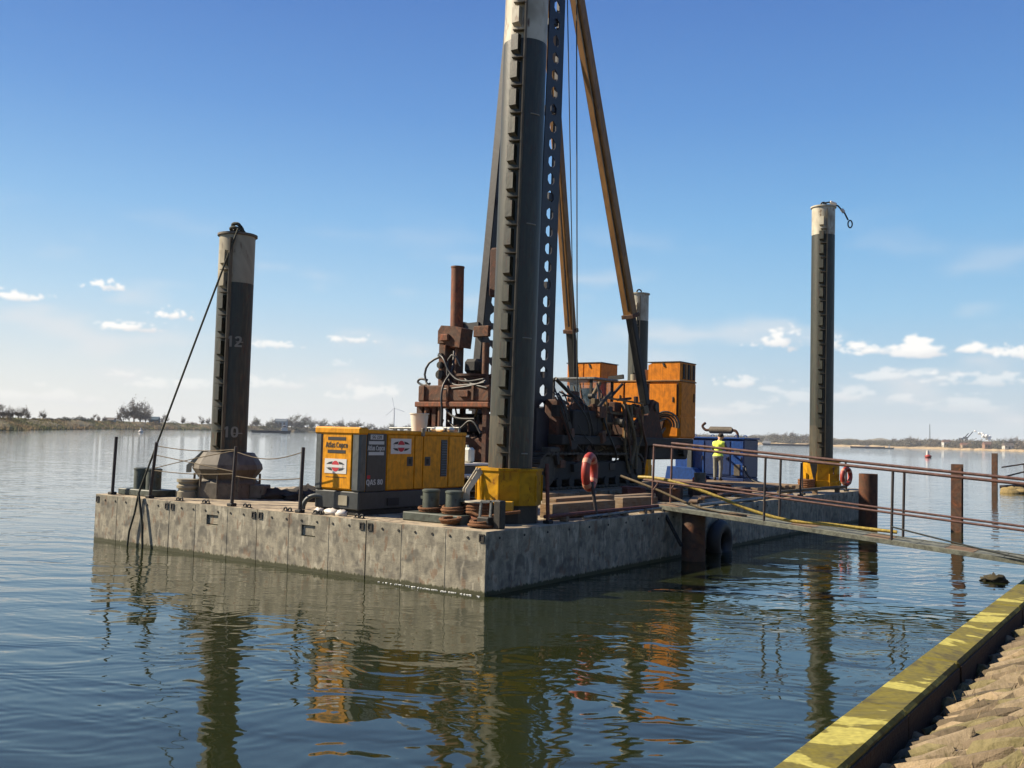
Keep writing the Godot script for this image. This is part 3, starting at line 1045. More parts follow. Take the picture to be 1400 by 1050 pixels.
# ------------------------------------------------------------------ the drill rig
# a plate with a row of pointed holes, from a (bottom edge) to b (top edge); a0,a1 bottom left and right, b0,b1 top
func pierced(mb: MB, a0: Vector3, a1: Vector3, b0: Vector3, b1: Vector3, pitch: float, out: Vector3, thick: float) -> void:
	var n := int(((b0 + b1) * 0.5 - (a0 + a1) * 0.5).length() / pitch)
	var at := func(s: float, t: float, off: float) -> Vector3:
		return a0.lerp(a1, s).lerp(b0.lerp(b1, s), t) - out * off
	var ring := [Vector2(0.5, 0.86), Vector2(0.31, 0.64), Vector2(0.30, 0.36), Vector2(0.40, 0.19), Vector2(0.60, 0.19), Vector2(0.70, 0.36), Vector2(0.69, 0.64)]
	var frame := [Vector2(0.5, 1), Vector2(0, 1), Vector2(0, 0.4), Vector2(0, 0), Vector2(1, 0), Vector2(1, 0.4), Vector2(1, 1)]
	for k in n:
		var t0 := float(k) / n
		for i in 7:
			var j := (i + 1) % 7
			var p0: Vector3 = at.call(frame[i].x, t0 + frame[i].y / n, 0.0)
			var p1: Vector3 = at.call(frame[j].x, t0 + frame[j].y / n, 0.0)
			var q0: Vector3 = at.call(ring[i].x, t0 + ring[i].y / n, 0.0)
			var q1: Vector3 = at.call(ring[j].x, t0 + ring[j].y / n, 0.0)
			mb.quad(p0, p1, q1, q0, out)
			mb.quad(p0 - out * thick, p1 - out * thick, q1 - out * thick, q0 - out * thick, -out)
			mb.quad(q0, q1, q1 - out * thick, q0 - out * thick, (at.call(0.5, t0 + 0.5 / n, 0.0) - q0))


func crawler(t: Node3D, x: float, y0: float) -> void:
	var z0 := -7.7
	var z1 := -13.4
	var r := 0.44
	# belt of shoes round a stadium
	var belt := MB.new()
	var path := []
	var straight := absf(z1 - z0) - 2.0 * r
	var len := 2.0 * straight + TAU * r
	var n := 62
	for i in n:
		var s := len * i / n
		var p: Vector2
		var d: float
		if s < straight:
			p = Vector2(z0 - r - s, 2 * r); d = 0.0
		elif s < straight + PI * r:
			var a := (s - straight) / r
			p = Vector2(z1 + r - sin(a) * r, r + cos(a) * r); d = a
		elif s < 2 * straight + PI * r:
			p = Vector2(z1 + r + (s - straight - PI * r), 0.0); d = PI
		else:
			var a := (s - 2 * straight - PI * r) / r
			p = Vector2(z0 - r + sin(a) * r, r - cos(a) * r); d = PI + a
		var b := Basis(Vector3.RIGHT, -d)
		belt.box(Vector3(x, y0 + 0.03 + p.y, p.x), Vector3(0.62, 0.05, len / n * 0.86), b)
		belt.box(Vector3(x, y0 + 0.03 + p.y, p.x) + b * Vector3(0, 0.035, 0), Vector3(0.62, 0.03, 0.03), b)
	var track := part(belt, "crawler_track", M.dark_steel, t)
	var mb := MB.new()
	mb.slab(Vector3(x - 0.22, y0 + 0.22, z1 + 0.5), Vector3(x + 0.24, y0 + 0.70, z0 - 0.5), 0.03)
	part(mb, "side_frame", M.black, track)
	for k in [z0 - r, z1 + r]:
		mb = MB.new()
		mb.cyl(Vector3(x - 0.2, y0 + r + 0.02, k), Vector3(x + 0.26, y0 + r + 0.02, k), r - 0.06, -1, 22)
		mb.cyl(Vector3(x + 0.26, y0 + r + 0.02, k), Vector3(x + 0.31, y0 + r + 0.02, k), 0.16, 0.14, 16)
		part(mb, "drive_wheel", M.dark_steel, track)
	for k in 7:
		mb = MB.new()
		var z := lerpf(z0 - 1.0, z1 + 1.0, k / 6.0)
		mb.cyl(Vector3(x - 0.2, y0 + 0.17, z), Vector3(x + 0.28, y0 + 0.17, z), 0.13, -1, 14)
		part(mb, "roller", M.black, track)


func hose(pts: Array, sag: float, n := 14) -> Array:
	# a smooth run through the given points
	var c := Curve3D.new()
	for i in pts.size():
		var p: Vector3 = pts[i]
		var a: Vector3 = pts[maxi(i - 1, 0)]
		var b: Vector3 = pts[mini(i + 1, pts.size() - 1)]
		var h := (b - a) * 0.22
		c.add_point(p, -h, h)
	var out := []
	var len := c.get_baked_length()
	for i in n + 1:
		var q := i / float(n)
		out.append(c.sample_baked(len * q, true) + Vector3.DOWN * sag * sin(PI * q))
	return out


func build_rig() -> void:
	var y0 := DECK + 0.20
	var t := thing("drill_rig", "large orange and black crawler drill rig with a pierced mast on the barge deck", "drill rig", Vector3(-5.5, y0, -11.0))
	crawler(t, -4.38, y0)
	crawler(t, -6.75, y0)
	var mb := MB.new()
	mb.slab(Vector3(-6.5, y0 + 0.35, -12.4), Vector3(-4.6, y0 + 0.85, -8.9), 0.04)
	part(mb, "undercarriage", M.black, t)
	mb = MB.new()
	mb.cyl(Vector3(-5.55, y0 + 0.85, -10.7), Vector3(-5.55, 2.40, -10.7), 0.95, 0.9, 32)
	part(mb, "slew_ring", M.dark_steel, t)
	mb = MB.new()
	mb.slab(Vector3(-6.9, 2.36, -17.0), Vector3(-4.15, 2.62, -8.9), 0.03)
	part(mb, "upper_frame", M.black, t)
	mb = MB.new()
	mb.slab(Vector3(-6.6, 1.95, -16.9), Vector3(-4.3, 2.36, -14.2), 0.05)
	part(mb, "counterweight", M.black, t)

	# rear engine house
	mb = MB.new()
	mb.slab(Vector3(-6.86, 2.63, -17.1), Vector3(-4.15, 4.45, -15.9), 0.03)
	var house := part(mb, "engine_house", M.rig_orange, t)
	for a in [[-6.84, -6.12, 3.42, 4.43], [-6.14, -5.26, 3.42, 4.43], [-5.24, -4.20, 3.32, 4.40]]:
		for e in [[a[0], a[0] + 0.035, a[2], a[3]], [a[1] - 0.035, a[1], a[2], a[3]], [a[0], a[1], a[2], a[2] + 0.03]]:
			mb = MB.new()
			mb.slab(Vector3(e[0], e[2], -15.892), Vector3(e[1], e[3], -15.872))
			part(mb, "door_frame", M.rust_dark, house)
	for a in [[-6.80, -6.16, 3.46, 4.40], [-6.10, -5.30, 3.46, 4.40], [-5.20, -4.24, 3.36, 4.36]]:
		mb = MB.new()
		mb.slab(Vector3(a[0], a[2], -15.89), Vector3(a[1], a[3], -15.845), 0.015)
		var d := part(mb, "door", M.rig_orange, house)
		mb = MB.new()
		mb.box(Vector3(a[1] - 0.12, (a[2] + a[3]) * 0.5, -15.835), Vector3(0.04, 0.16, 0.03), Basis(), 0.006)
		part(mb, "handle", M.black, d)
	mb = MB.new()
	mb.slab(Vector3(-5.25, 2.68, -15.895), Vector3(-4.20, 3.32, -15.86), 0.01)
	part(mb, "lower_panel", M.rig_orange, house)
	for a in [[2.68, 3.30], [3.36, 4.40]]:
		mb = MB.new()
		mb.slab(Vector3(-4.155, a[0], -17.05), Vector3(-4.125, a[1], -15.95), 0.01)
		part(mb, "side_panel", M.rig_orange, house)
	mb = MB.new()
	mb.box(Vector3(-4.115, 3.95, -16.9), Vector3(0.03, 0.28, 0.06), Basis(), 0.006)
	part(mb, "latch", M.black, house)
	mb = MB.new()
	mb.slab(Vector3(-6.88, 4.44, -17.12), Vector3(-4.13, 4.49, -15.84), 0.01)
	part(mb, "roof_plate", M.rig_stay, house)
	# right hood, with upright louvres on its side
	mb = MB.new()
	mb.prism(PackedVector2Array([Vector2(-5.28, 4.49), Vector2(-4.16, 4.49), Vector2(-4.16, 5.06), Vector2(-5.10, 5.06), Vector2(-5.28, 4.98)]), Transform3D(Basis(), Vector3(0, 0, -17.08)), 1.2)
	var hood := part(mb, "hood", M.rig_orange, t)
	for k in 5:
		mb = MB.new()
		mb.slab(Vector3(-4.17, 4.53, -16.98 + 0.19 * k), Vector3(-4.13, 5.02, -16.86 + 0.19 * k), 0.008)
		part(mb, "louvre", M.black if k % 2 == 0 else M.rig_stay, hood)
	mb = MB.new()
	mb.slab(Vector3(-5.30, 5.06, -17.1), Vector3(-4.14, 5.09, -15.86))
	part(mb, "lid", M.dark_steel, hood)
	mb = MB.new()
	mb.box(Vector3(-4.72, 4.98, -15.865), Vector3(0.05, 0.12, 0.03), Basis(Vector3.BACK, 0.4))
	part(mb, "latch", M.black, hood)
	# filter pots between the hoods
	for a in [[-5.55, 0.16, 0.36], [-5.95, 0.13, 0.22]]:
		mb = MB.new()
		mb.cyl(Vector3(a[0], 4.49, -16.2), Vector3(a[0], 4.49 + a[2], -16.2), a[1], -1, 16)
		part(mb, "air_filter", M.cream_paint, t)
	mb = MB.new()
	mb.bar(Vector3(-6.75, 4.56, -15.9), Vector3(-6.2, 4.62, -15.9), 0.1, 0.14)
	part(mb, "pipe_bracket", M.black, t)

	# left, narrow engine hood
	mb = MB.new()
	mb.slab(Vector3(-8.42, 2.63, -17.1), Vector3(-7.08, 5.10, -15.95), 0.02)
	var lh := part(mb, "side_hood", M.rig_orange, t)
	mb = MB.new()
	mb.slab(Vector3(-8.44, 5.10, -17.12), Vector3(-7.06, 5.13, -15.92))
	part(mb, "lid", M.dark_steel, lh)
	for x in [-8.38, -7.72]:
		mb = MB.new()
		mb.slab(Vector3(x, 4.25, -15.955), Vector3(x + 0.62, 5.06, -15.92), 0.008)
		part(mb, "door", M.rig_orange, lh)
	mb = MB.new()
	mb.box(Vector3(-7.5, 5.0, -15.91), Vector3(0.05, 0.14, 0.03), Basis(Vector3.BACK, 0.4))
	part(mb, "latch", M.black, lh)

	# operator's cab, under a dented flat roof
	mb = MB.new()
	mb.slab(Vector3(-6.5, 4.26, -13.3), Vector3(-4.95, 4.33, -11.85), 0.02)
	var cab := part(mb, "cab_roof", M.galv, t)
	for x in [-6.42, -5.12]:
		for z in [-13.2, -11.95]:
			mb = MB.new()
			mb.bar(Vector3(x, 2.62, z), Vector3(x, 4.26, z), 0.07, 0.07, Vector3.RIGHT)
			part(mb, "cab_pillar", M.black, cab)
	mb = MB.new()
	mb.slab(Vector3(-6.38, 2.63, -13.17), Vector3(-5.16, 3.45, -11.98), 0.02)
	part(mb, "cab_wall", M.rust_dark, cab)
	mb = MB.new()
	mb.quad(Vector3(-6.38, 3.45, -11.95), Vector3(-5.16, 3.45, -11.95), Vector3(-5.16, 4.25, -11.95), Vector3(-6.38, 4.25, -11.95), Vector3.BACK)
	part(mb, "windscreen", M.glass, cab)
	mb = MB.new()
	mb.quad(Vector3(-5.12, 3.45, -13.15), Vector3(-5.12, 3.45, -12.0), Vector3(-5.12, 4.25, -12.0), Vector3(-5.12, 4.25, -13.15), Vector3.RIGHT)
	part(mb, "side_window", M.glass, cab)
	mb = MB.new()
	mb.slab(Vector3(-6.0, 3.45, -13.0), Vector3(-5.5, 4.05, -12.85), 0.04)
	part(mb, "seat_back", M.black, cab)
	for a in [[-4.98, 3.65, 0.62], [-5.02, 3.72, 0.35]]:
		mb = MB.new()
		mb.box(Vector3(a[0], a[1], -12.3), Vector3(0.05, a[2], 0.12), Basis(Vector3.RIGHT, 0.2), 0.01)
		part(mb, "mirror_bracket", M.cream_paint, cab)

	# mast: two pierced side plates edged by flanges, the left one leaning in, tied by cross members
	var legs := [[Vector3(-6.64, 3.2, -8.42), Vector3(-6.64, 3.2, -9.30), Vector3(-5.56, 19.6, -8.75), Vector3(-5.56, 19.6, -9.40), -0.12], [Vector3(-4.80, 2.6, -8.45), Vector3(-4.80, 2.6, -9.33), Vector3(-4.72, 19.6, -8.80), Vector3(-4.72, 19.6, -9.45), -0.12]]
	for g in legs:
		mb = MB.new()
		pierced(mb, g[0], g[1], g[2], g[3], 0.462, Vector3.RIGHT, 0.03)
		var leg := part(mb, "mast_leg", M.navy, t)
		var off := Vector3(g[4], 0, 0)
		if g[0].x < -6.0:
			mb = MB.new()
			mb.bar(g[0] + off, g[2] + off, 0.22, 0.05, Vector3.BACK)
			part(mb, "front_flange", M.mast_edge, leg)
		mb = MB.new()
		mb.bar(g[1] + off, g[3] + off, 0.24, 0.05, Vector3.BACK)
		part(mb, "rear_flange", M.navy, leg)
	for k in 7:
		var y := 4.1 + 2.4 * k
		var q := (y - 3.2) / 16.4
		mb = MB.new()
		mb.slab(Vector3(lerpf(-6.50, -5.50, q), y, -9.2), Vector3(-4.80, y + 0.18, -8.95))
		part(mb, "mast_tie", M.navy, t)
	mb = MB.new()
	mb.slab(Vector3(-6.0, 19.6, -9.2), Vector3(-4.1, 20.1, -8.2), 0.04)
	var head := part(mb, "mast_head", M.navy, t)
	for x in [-5.5, -4.8]:
		mb = MB.new()
		mb.cyl(Vector3(x - 0.06, 20.25, -8.7), Vector3(x + 0.06, 20.25, -8.7), 0.34, -1, 24)
		part(mb, "sheave", M.dark_steel, head)
	# drive slide and drill string between the legs
	mb = MB.new()
	mb.slab(Vector3(-5.95, 6.2, -8.3), Vector3(-5.0, 7.5, -7.9), 0.05)
	part(mb, "drive_head", M.rust_dark, t)
	mb = MB.new()
	mb.cyl(Vector3(-5.45, 1.6, -8.1), Vector3(-5.45, 17.5, -8.1), 0.13, -1, 14)
	part(mb, "drill_string", M.dark_steel, t)
	# stub beam on the left leg
	mb = MB.new()
	mb.prism(PackedVector2Array([Vector2(-7.18, 5.42), Vector2(-7.12, 5.42), Vector2(-7.12, 5.64), Vector2(-7.18, 5.64)]), Transform3D(Basis(), Vector3(0, 0, -8.55)), 0.24)
	mb.prism(PackedVector2Array([Vector2(-7.12, 5.47), Vector2(-6.62, 5.36), Vector2(-6.62, 5.62), Vector2(-7.12, 5.60)]), Transform3D(Basis(), Vector3(0, 0, -8.47)), 0.08)
	part(mb, "stub_beam", M.mast_edge, t)
	mb = MB.new()
	mb.slab(Vector3(-6.72, 5.2, -8.42), Vector3(-6.2, 5.5, -8.3), 0.02)
	part(mb, "clamp_plate", M.rust, t)

	# two telescopic back stays
	var apex := Vector3(-5.4, 19.5, -8.9)
	for a in [[Vector3(-4.40, 3.62, -14.0), apex + Vector3(0.25, 0, 0), 0.165, 0.35], [Vector3(-6.62, 3.62, -13.6), apex + Vector3(-0.15, 0, 0), 0.14, 0.30]]:
		var d: Vector3 = (a[1] - a[0]).normalized()
		var join: Vector3 = a[0].lerp(a[1], a[2])
		mb = MB.new()
		mb.bar(join, a[1], a[3], a[3] * 0.9, Vector3.RIGHT, 0.03)
		var st := part(mb, "back_stay", M.rig_stay, t)
		mb = MB.new()
		mb.bar(join - d * 0.06, join + d * 0.06, a[3] + 0.07, a[3] + 0.05, Vector3.RIGHT, 0.01)
		part(mb, "collar", M.rust, st)
		mb = MB.new()
		mb.bar(a[0], join, 0.26, 0.24, Vector3.RIGHT, 0.03)
		part(mb, "inner_tube", M.black, st)
		mb = MB.new()
		mb.bar(join + d * 0.1 + Vector3(0.06, 0, 0.2), a[1] + Vector3(0.06, 0, 0.2), 0.05, 0.03, Vector3.RIGHT)
		part(mb, "pipe", M.dark_steel, st)
	# stay feet
	for a in [[-4.55, -14.4], [-6.72, -14.0]]:
		mb = MB.new()
		mb.prism(PackedVector2Array([Vector2(0.95, 2.62), Vector2(-1.0, 2.62), Vector2(-1.1, 2.95), Vector2(-0.55, 3.05), Vector2(-0.1, 3.3), Vector2(0.22, 3.78), Vector2(0.62, 3.70), Vector2(0.72, 3.1)]), Transform3D(Basis(Vector3.FORWARD, Vector3.UP, Vector3.RIGHT), Vector3(a[0], 0, a[1] + 0.4)), 0.3)
		part(mb, "stay_bracket", M.rust_dark, t)
		mb = MB.new()
		mb.cyl(Vector3(a[0] - 0.04, 3.55, a[1] + 0.02), Vector3(a[0] + 0.36, 3.55, a[1] + 0.02), 0.12, -1, 16)
		part(mb, "pivot_pin", M.dark_steel, t)
	# ropes from the mast head to the winches
	for a in [[Vector3(-4.35, 20.2, -9.1), Vector3(-4.95, 3.6, -10.9), 0.018], [Vector3(-4.75, 20.2, -9.1), Vector3(-6.1, 4.33, -12.6), 0.016]]:
		mb = MB.new()
		mb.tube([a[0], a[1]], a[2], 5)
		part(mb, "hoist_rope", M.wire, t)
	for z in [-10.1, -11.1]:
		mb = MB.new()
		mb.cyl(Vector3(-5.9, 3.1, z), Vector3(-4.5, 3.1, z), 0.30, -1, 22)
		var dr := part(mb, "winch_drum", M.dark_steel, t)
		for x in [-5.95, -4.5]:
			mb = MB.new()
			mb.cyl(Vector3(x, 3.1, z), Vector3(x + 0.06, 3.1, z), 0.46, -1, 24)
			part(mb, "flange", M.rust_dark, dr)
	# mast foot and jacks
	mb = MB.new()
	for x in [-4.62, -6.60]:
		mb = MB.new()
		mb.prism(PackedVector2Array([Vector2(0.25, 1.7), Vector2(-0.6, 2.3), Vector2(-0.6, 2.9), Vector2(0.0, 3.3), Vector2(0.25, 3.3)]), Transform3D(Basis(Vector3.BACK, Vector3.UP, Vector3.LEFT), Vector3(x, 0, -8.6)), 0.12)
		part(mb, "mast_foot", M.navy, t)
	for x in [-4.55, -6.8]:
		mb = MB.new()
		mb.cyl(Vector3(x, 2.7, -12.2), Vector3(x, 3.4, -10.6), 0.10, -1, 16)
		var ram := part(mb, "luffing_ram", M.rust_dark, t)
		mb = MB.new()
		mb.cyl(Vector3(x, 3.4, -10.6), Vector3(x, 4.1, -9.1), 0.05, -1, 12)
		part(mb, "ram_rod", M.dark_steel, ram)
	mb = MB.new()
	mb.slab(Vector3(-4.78, 1.95, -9.35), Vector3(-4.35, 3.55, -8.95), 0.04)
	part(mb, "oil_tank", M.rust_dark, t)
	mb = MB.new()
	mb.slab(Vector3(-4.75, 2.62, -10.9), Vector3(-4.25, 3.3, -9.6), 0.04)
	part(mb, "valve_chest", M.black, t)
	mb = MB.new()
	mb.ball(Vector3(-4.9, 3.85, -8.2), Vector3(0.26, 0.62, 0.24), 12, 16)
	part(mb, "hose_reel", M.rust_dark, t)
	mb = MB.new()
	mb.slab(Vector3(-4.85, 1.5, -8.0), Vector3(-4.5, 2.2, -7.5), 0.03)
	mb.slab(Vector3(-4.42, 1.6, -8.8), Vector3(-4.15, 2.3, -8.3), 0.03)
	part(mb, "pump_block", M.dark_steel, t)
	for k in 6:
		mb = MB.new()
		rng.seed = 300 + k
		var c := Vector3(rng.randf_range(-4.5, -4.12), rng.randf_range(2.7, 3.5), rng.randf_range(-13.4, -10.9))
		mb.box(c, Vector3(rng.randf_range(0.16, 0.3), rng.randf_range(0.2, 0.5), rng.randf_range(0.2, 0.5)), Basis(Vector3.UP, rng.randf_range(-0.2, 0.2)), 0.02)
		part(mb, "valve_block", [M.rust_dark, M.black, M.rust][k % 3], t)
	rng.seed = 610
	for k in 64:
		mb = MB.new()
		var c := Vector3(rng.randf_range(-4.75, -4.12), rng.randf_range(2.5, 3.75), rng.randf_range(-13.6, -8.9))
		var kind := k % 4
		if kind == 0:
			mb.cyl(c, c + Vector3(rng.randf_range(-0.1, 0.1), rng.randf_range(-0.3, 0.5), rng.randf_range(-0.9, 0.3)), rng.randf_range(0.025, 0.06), -1, 9)
		elif kind == 1:
			mb.cyl(c, c + Vector3(rng.randf_range(0.08, 0.2), 0, 0), rng.randf_range(0.06, 0.15), -1, 14)
		else:
			mb.box(c, Vector3(rng.randf_range(0.06, 0.22), rng.randf_range(0.08, 0.34), rng.randf_range(0.08, 0.34)), Basis(Vector3(rng.randf(), rng.randf(), rng.randf()).normalized(), rng.randf_range(-0.4, 0.4)), 0.012)
		part(mb, ["pipe", "motor", "bracket", "valve"][kind], [M.rust_dark, M.rust, M.black, M.rust_dark, M.dark_steel, M.hose_tan, M.rust][(k * 5) % 7], t)
	for k in 30:
		mb = MB.new()
		var c := Vector3(rng.randf_range(-4.45, -4.08), rng.randf_range(1.75, 2.5), rng.randf_range(-13.4, -8.2))
		mb.box(c, Vector3(rng.randf_range(0.05, 0.15), rng.randf_range(0.06, 0.3), rng.randf_range(0.08, 0.4)), Basis(Vector3.RIGHT, rng.randf_range(-0.3, 0.3)), 0.01)
		part(mb, "bracket", [M.rust_dark, M.black, M.dark_steel, M.rust][k % 4], t)
	# walkway rail along the near side
	for p in [[Vector3(-4.2, 2.63, -11.2), Vector3(-4.2, 3.72, -11.2)], [Vector3(-4.2, 2.63, -13.4), Vector3(-4.2, 3.62, -13.4)], [Vector3(-4.2, 2.63, -12.3), Vector3(-4.2, 3.66, -12.3)]]:
		mb = MB.new()
		mb.bar(p[0], p[1], 0.07, 0.07, Vector3.RIGHT)
		part(mb, "rail_post", M.rig_stay, t)
	for y in [3.70, 3.30, 3.0]:
		mb = MB.new()
		mb.bar(Vector3(-4.2, y, -11.1), Vector3(-4.2, y - 0.08, -13.5), 0.035, 0.05)
		part(mb, "rail", M.hose_tan, t)
	# hoses: a loose skein down the near side and loops at the rear
	rng.seed = 88
	for k in 22:
		mb = MB.new()
		var z := -9.0 - rng.randf() * 2.4
		var x := -4.30 + rng.randf_range(-0.25, 0.22)
		mb.tube(hose([Vector3(x - 0.3, 3.9 + rng.randf_range(-0.5, 0.2), z + rng.randf_range(-0.2, 0.5)), Vector3(x, 3.2 + rng.randf_range(-0.3, 0.4), z), Vector3(x + 0.05, 2.6 + rng.randf_range(-0.4, 0.3), z - rng.randf_range(0.1, 0.6)), Vector3(x - 0.1, 2.0 + rng.randf_range(-0.3, 0.5), z - rng.randf_range(0.2, 1.3))], rng.randf_range(-0.15, 0.3)), rng.randf_range(0.014, 0.03), 6)
		part(mb, "hydraulic_hose", [M.hose, M.rust_dark, M.hose, M.hose_tan, M.hose][k % 5], t)
	for k in 9:
		mb = MB.new()
		var x := -4.16 + rng.randf_range(-0.05, 0.12)
		var z := -11.9 - rng.randf() * 1.3
		mb.tube(hose([Vector3(x, 3.55, z), Vector3(x + 0.10, 2.9 + rng.randf_range(-0.2, 0.2), z - 0.15 + rng.randf_range(-0.3, 0.3)), Vector3(x + 0.02, 2.3, z - 0.3 + rng.randf_range(-0.3, 0.3)), Vector3(x + 0.05, 1.75 + rng.randf_range(-0.2, 0.3), z - 0.3)], 0.0), rng.randf_range(0.025, 0.05), 6)
		part(mb, "hydraulic_hose", [M.hose_tan, M.rust, M.hose, M.hose_tan][k % 4], t)
	for k in 4:
		mb = MB.new()
		var r := 0.22 + 0.07 * k
		mb.torus(Vector3(-4.5 + 0.03 * k, 3.02, -15.55 + 0.04 * k), r, 0.035, Basis(Vector3.UP, 0.25), 20, 7, -0.2, PI * 0.95)
		part(mb, "hydraulic_hose", [M.hose_tan, M.hose][k % 2], t)
	mb = MB.new()
	mb.prism(PackedVector2Array([Vector2(-5.05, 3.25), Vector2(-4.62, 3.25), Vector2(-4.75, 2.7), Vector2(-4.95, 2.7)]), Transform3D(Basis(), Vector3(0, 0, -15.85)), 0.1)
	part(mb, "gusset", M.rust_dark, t)
	for a in [[Vector3(-5.5, 2.75, -15.0), Vector3(-4.55, 3.35, -15.6)], [Vector3(-5.35, 2.72, -14.9), Vector3(-4.45, 3.25, -15.55)], [Vector3(-4.75, 2.5, -15.5), Vector3(-4.5, 2.95, -15.6)]]:
		mb = MB.new()
		mb.cyl(a[0], a[1], 0.035, -1, 10)
		part(mb, "strut", M.galv, t)
	mb = MB.new()
	mb.slab(Vector3(-6.0, 2.63, -14.0), Vector3(-4.45, 3.05, -13.6), 0.06)
	mb.slab(Vector3(-5.7, 3.05, -13.95), Vector3(-4.9, 3.35, -13.7), 0.04)
	part(mb, "manifold", M.rust_dark, t)
	mb = MB.new()
	mb.cyl(Vector3(-4.3, 2.2, -16.3), Vector3(-4.1, 2.2, -16.3), 0.16, -1, 14)
	part(mb, "tow_eye", M.black, t)


# ------------------------------------------------------------------ rusty casing drive in front of the rig
func build_casing_drive() -> void:
	var t := thing("casing_drive", "rust-brown casing drive with an upright pipe beside the drill rig mast", "casing drive", Vector3(-6.3, DECK, -7.4))
	var mb := MB.new()
	mb.slab(Vector3(-7.24, 3.38, -8.05), Vector3(-4.95, 3.80, -6.7), 0.03)
	var tb := part(mb, "table", M.rust, t)
	mb = MB.new()
	mb.slab(Vector3(-7.28, 3.24, -8.1), Vector3(-4.9, 3.375, -6.62), 0.02)
	part(mb, "table_lip", M.rust_bright, tb)
	for x in [-7.05, -6.25, -5.45]:
		mb = MB.new()
		mb.slab(Vector3(x, 3.42, -6.695), Vector3(x + 0.06, 3.78, -6.64))
		part(mb, "stiffener", M.rust, tb)
	mb = MB.new()
	mb.box(Vector3(-5.7, 3.58, -6.66), Vector3(0.3, 0.16, 0.08), Basis(), 0.01)
	part(mb, "name_plate", M.rust, tb)
	# upright column, clamp and pipe
	mb = MB.new()
	mb.slab(Vector3(-6.96, 3.78, -7.6), Vector3(-6.72, 4.95, -7.15), 0.02)
	mb.slab(Vector3(-6.52, 3.78, -7.55), Vector3(-6.42, 4.95, -7.25), 0.02)
	var col := part(mb, "column", M.rust, t)
	mb = MB.new()
	mb.prism(PackedVector2Array([Vector2(-7.0, 4.92), Vector2(-6.28, 4.80), Vector2(-6.22, 5.30), Vector2(-6.44, 5.36), Vector2(-6.9, 5.40), Vector2(-7.0, 5.26)]), Transform3D(Basis(), Vector3(0, 0, -7.65)), 0.5)
	part(mb, "clamp_head", M.rust, col)
	mb = MB.new()
	mb.slab(Vector3(-6.86, 4.98, -7.16), Vector3(-6.60, 5.16, -7.06), 0.02)
	part(mb, "clamp_jaw", M.rust_bright, col)
	mb = MB.new()
	mb.cyl(Vector3(-6.57, 4.8, -7.4), Vector3(-6.60, 6.95, -7.4), 0.17, -1, 26)
	mb.lathe(Vector3(-6.60, 0, -7.4), [[0.17, 6.95], [0.182, 6.93], [0.182, 6.97], [0.145, 6.975], [0.145, 6.7]], 26)
	part(mb, "pipe", M.rust_bright, t)
	for a in [[4.35, 0.09], [4.1, 0.12], [4.6, 0.07]]:
		mb = MB.new()
		mb.cyl(Vector3(-6.84, a[0], -7.16), Vector3(-6.84, a[0], -7.05), a[1], -1, 14)
		part(mb, "flange_boss", M.dark_steel, col)
	# legs and side frames
	for x in [-7.18, -6.72, -5.1]:
		for z in [-7.95, -6.8]:
			mb = MB.new()
			mb.bar(Vector3(x, DECK + 0.02, z), Vector3(x, 3.24, z), 0.12, 0.12, Vector3.RIGHT)
			part(mb, "leg", M.rust_dark, t)
	for x in [-6.95, -6.5]:
		mb = MB.new()
		mb.cyl(Vector3(x, 1.3, -6.75), Vector3(x, 3.24, -6.75), 0.07, -1, 12)
		part(mb, "ram", M.rust, t)
	mb = MB.new()
	mb.slab(Vector3(-7.62, 2.3, -7.8), Vector3(-7.42, 3.32, -7.1), 0.02)
	mb.slab(Vector3(-7.40, 2.5, -7.7), Vector3(-7.30, 3.2, -7.2), 0.02)
	part(mb, "side_frame", M.rust_dark, t)
	mb = MB.new()
	mb.tube(hose([Vector3(-7.5, 3.3, -7.4), Vector3(-7.45, 3.48, -7.4), Vector3(-7.2, 3.5, -7.4)], 0.0, 8), 0.03)
	part(mb, "frame_link", M.black, t)
	mb = MB.new()
	mb.slab(Vector3(-7.1, 1.9, -7.9), Vector3(-5.0, 2.5, -6.9), 0.05)
	part(mb, "lower_yoke", M.rust_dark, t)
	mb = MB.new()
	mb.slab(Vector3(-6.6, 2.55, -7.9), Vector3(-5.0, 3.1, -7.3), 0.1)
	part(mb, "rotary_motor", M.black, t)
	mb = MB.new()
	mb.slab(Vector3(-7.3, DECK + 0.02, -8.1), Vector3(-4.95, DECK + 0.32, -6.6), 0.03)
	part(mb, "base_frame", M.rust_dark, t)
	# bowl and tripod on the table
	mb = MB.new()
	mb.lathe(Vector3(-5.85, 3.8, -7.3), [[0.42, 0.0], [0.46, 0.22], [0.50, 0.24], [0.50, 0.30], [0.42, 0.30], [0.40, 0.1]], 26)
	part(mb, "bowl", M.rust_dark, t)
	mb = MB.new()
	mb.slab(Vector3(-6.1, 4.12, -7.5), Vector3(-5.65, 4.5, -7.1), 0.08)
	part(mb, "motor", M.black, t)
	mb = MB.new()
	mb.cyl(Vector3(-5.45, 3.8, -7.2), Vector3(-5.45, 4.9, -7.2), 0.09, -1, 14)
	part(mb, "standpipe", M.rust, t)
	rng.seed = 271
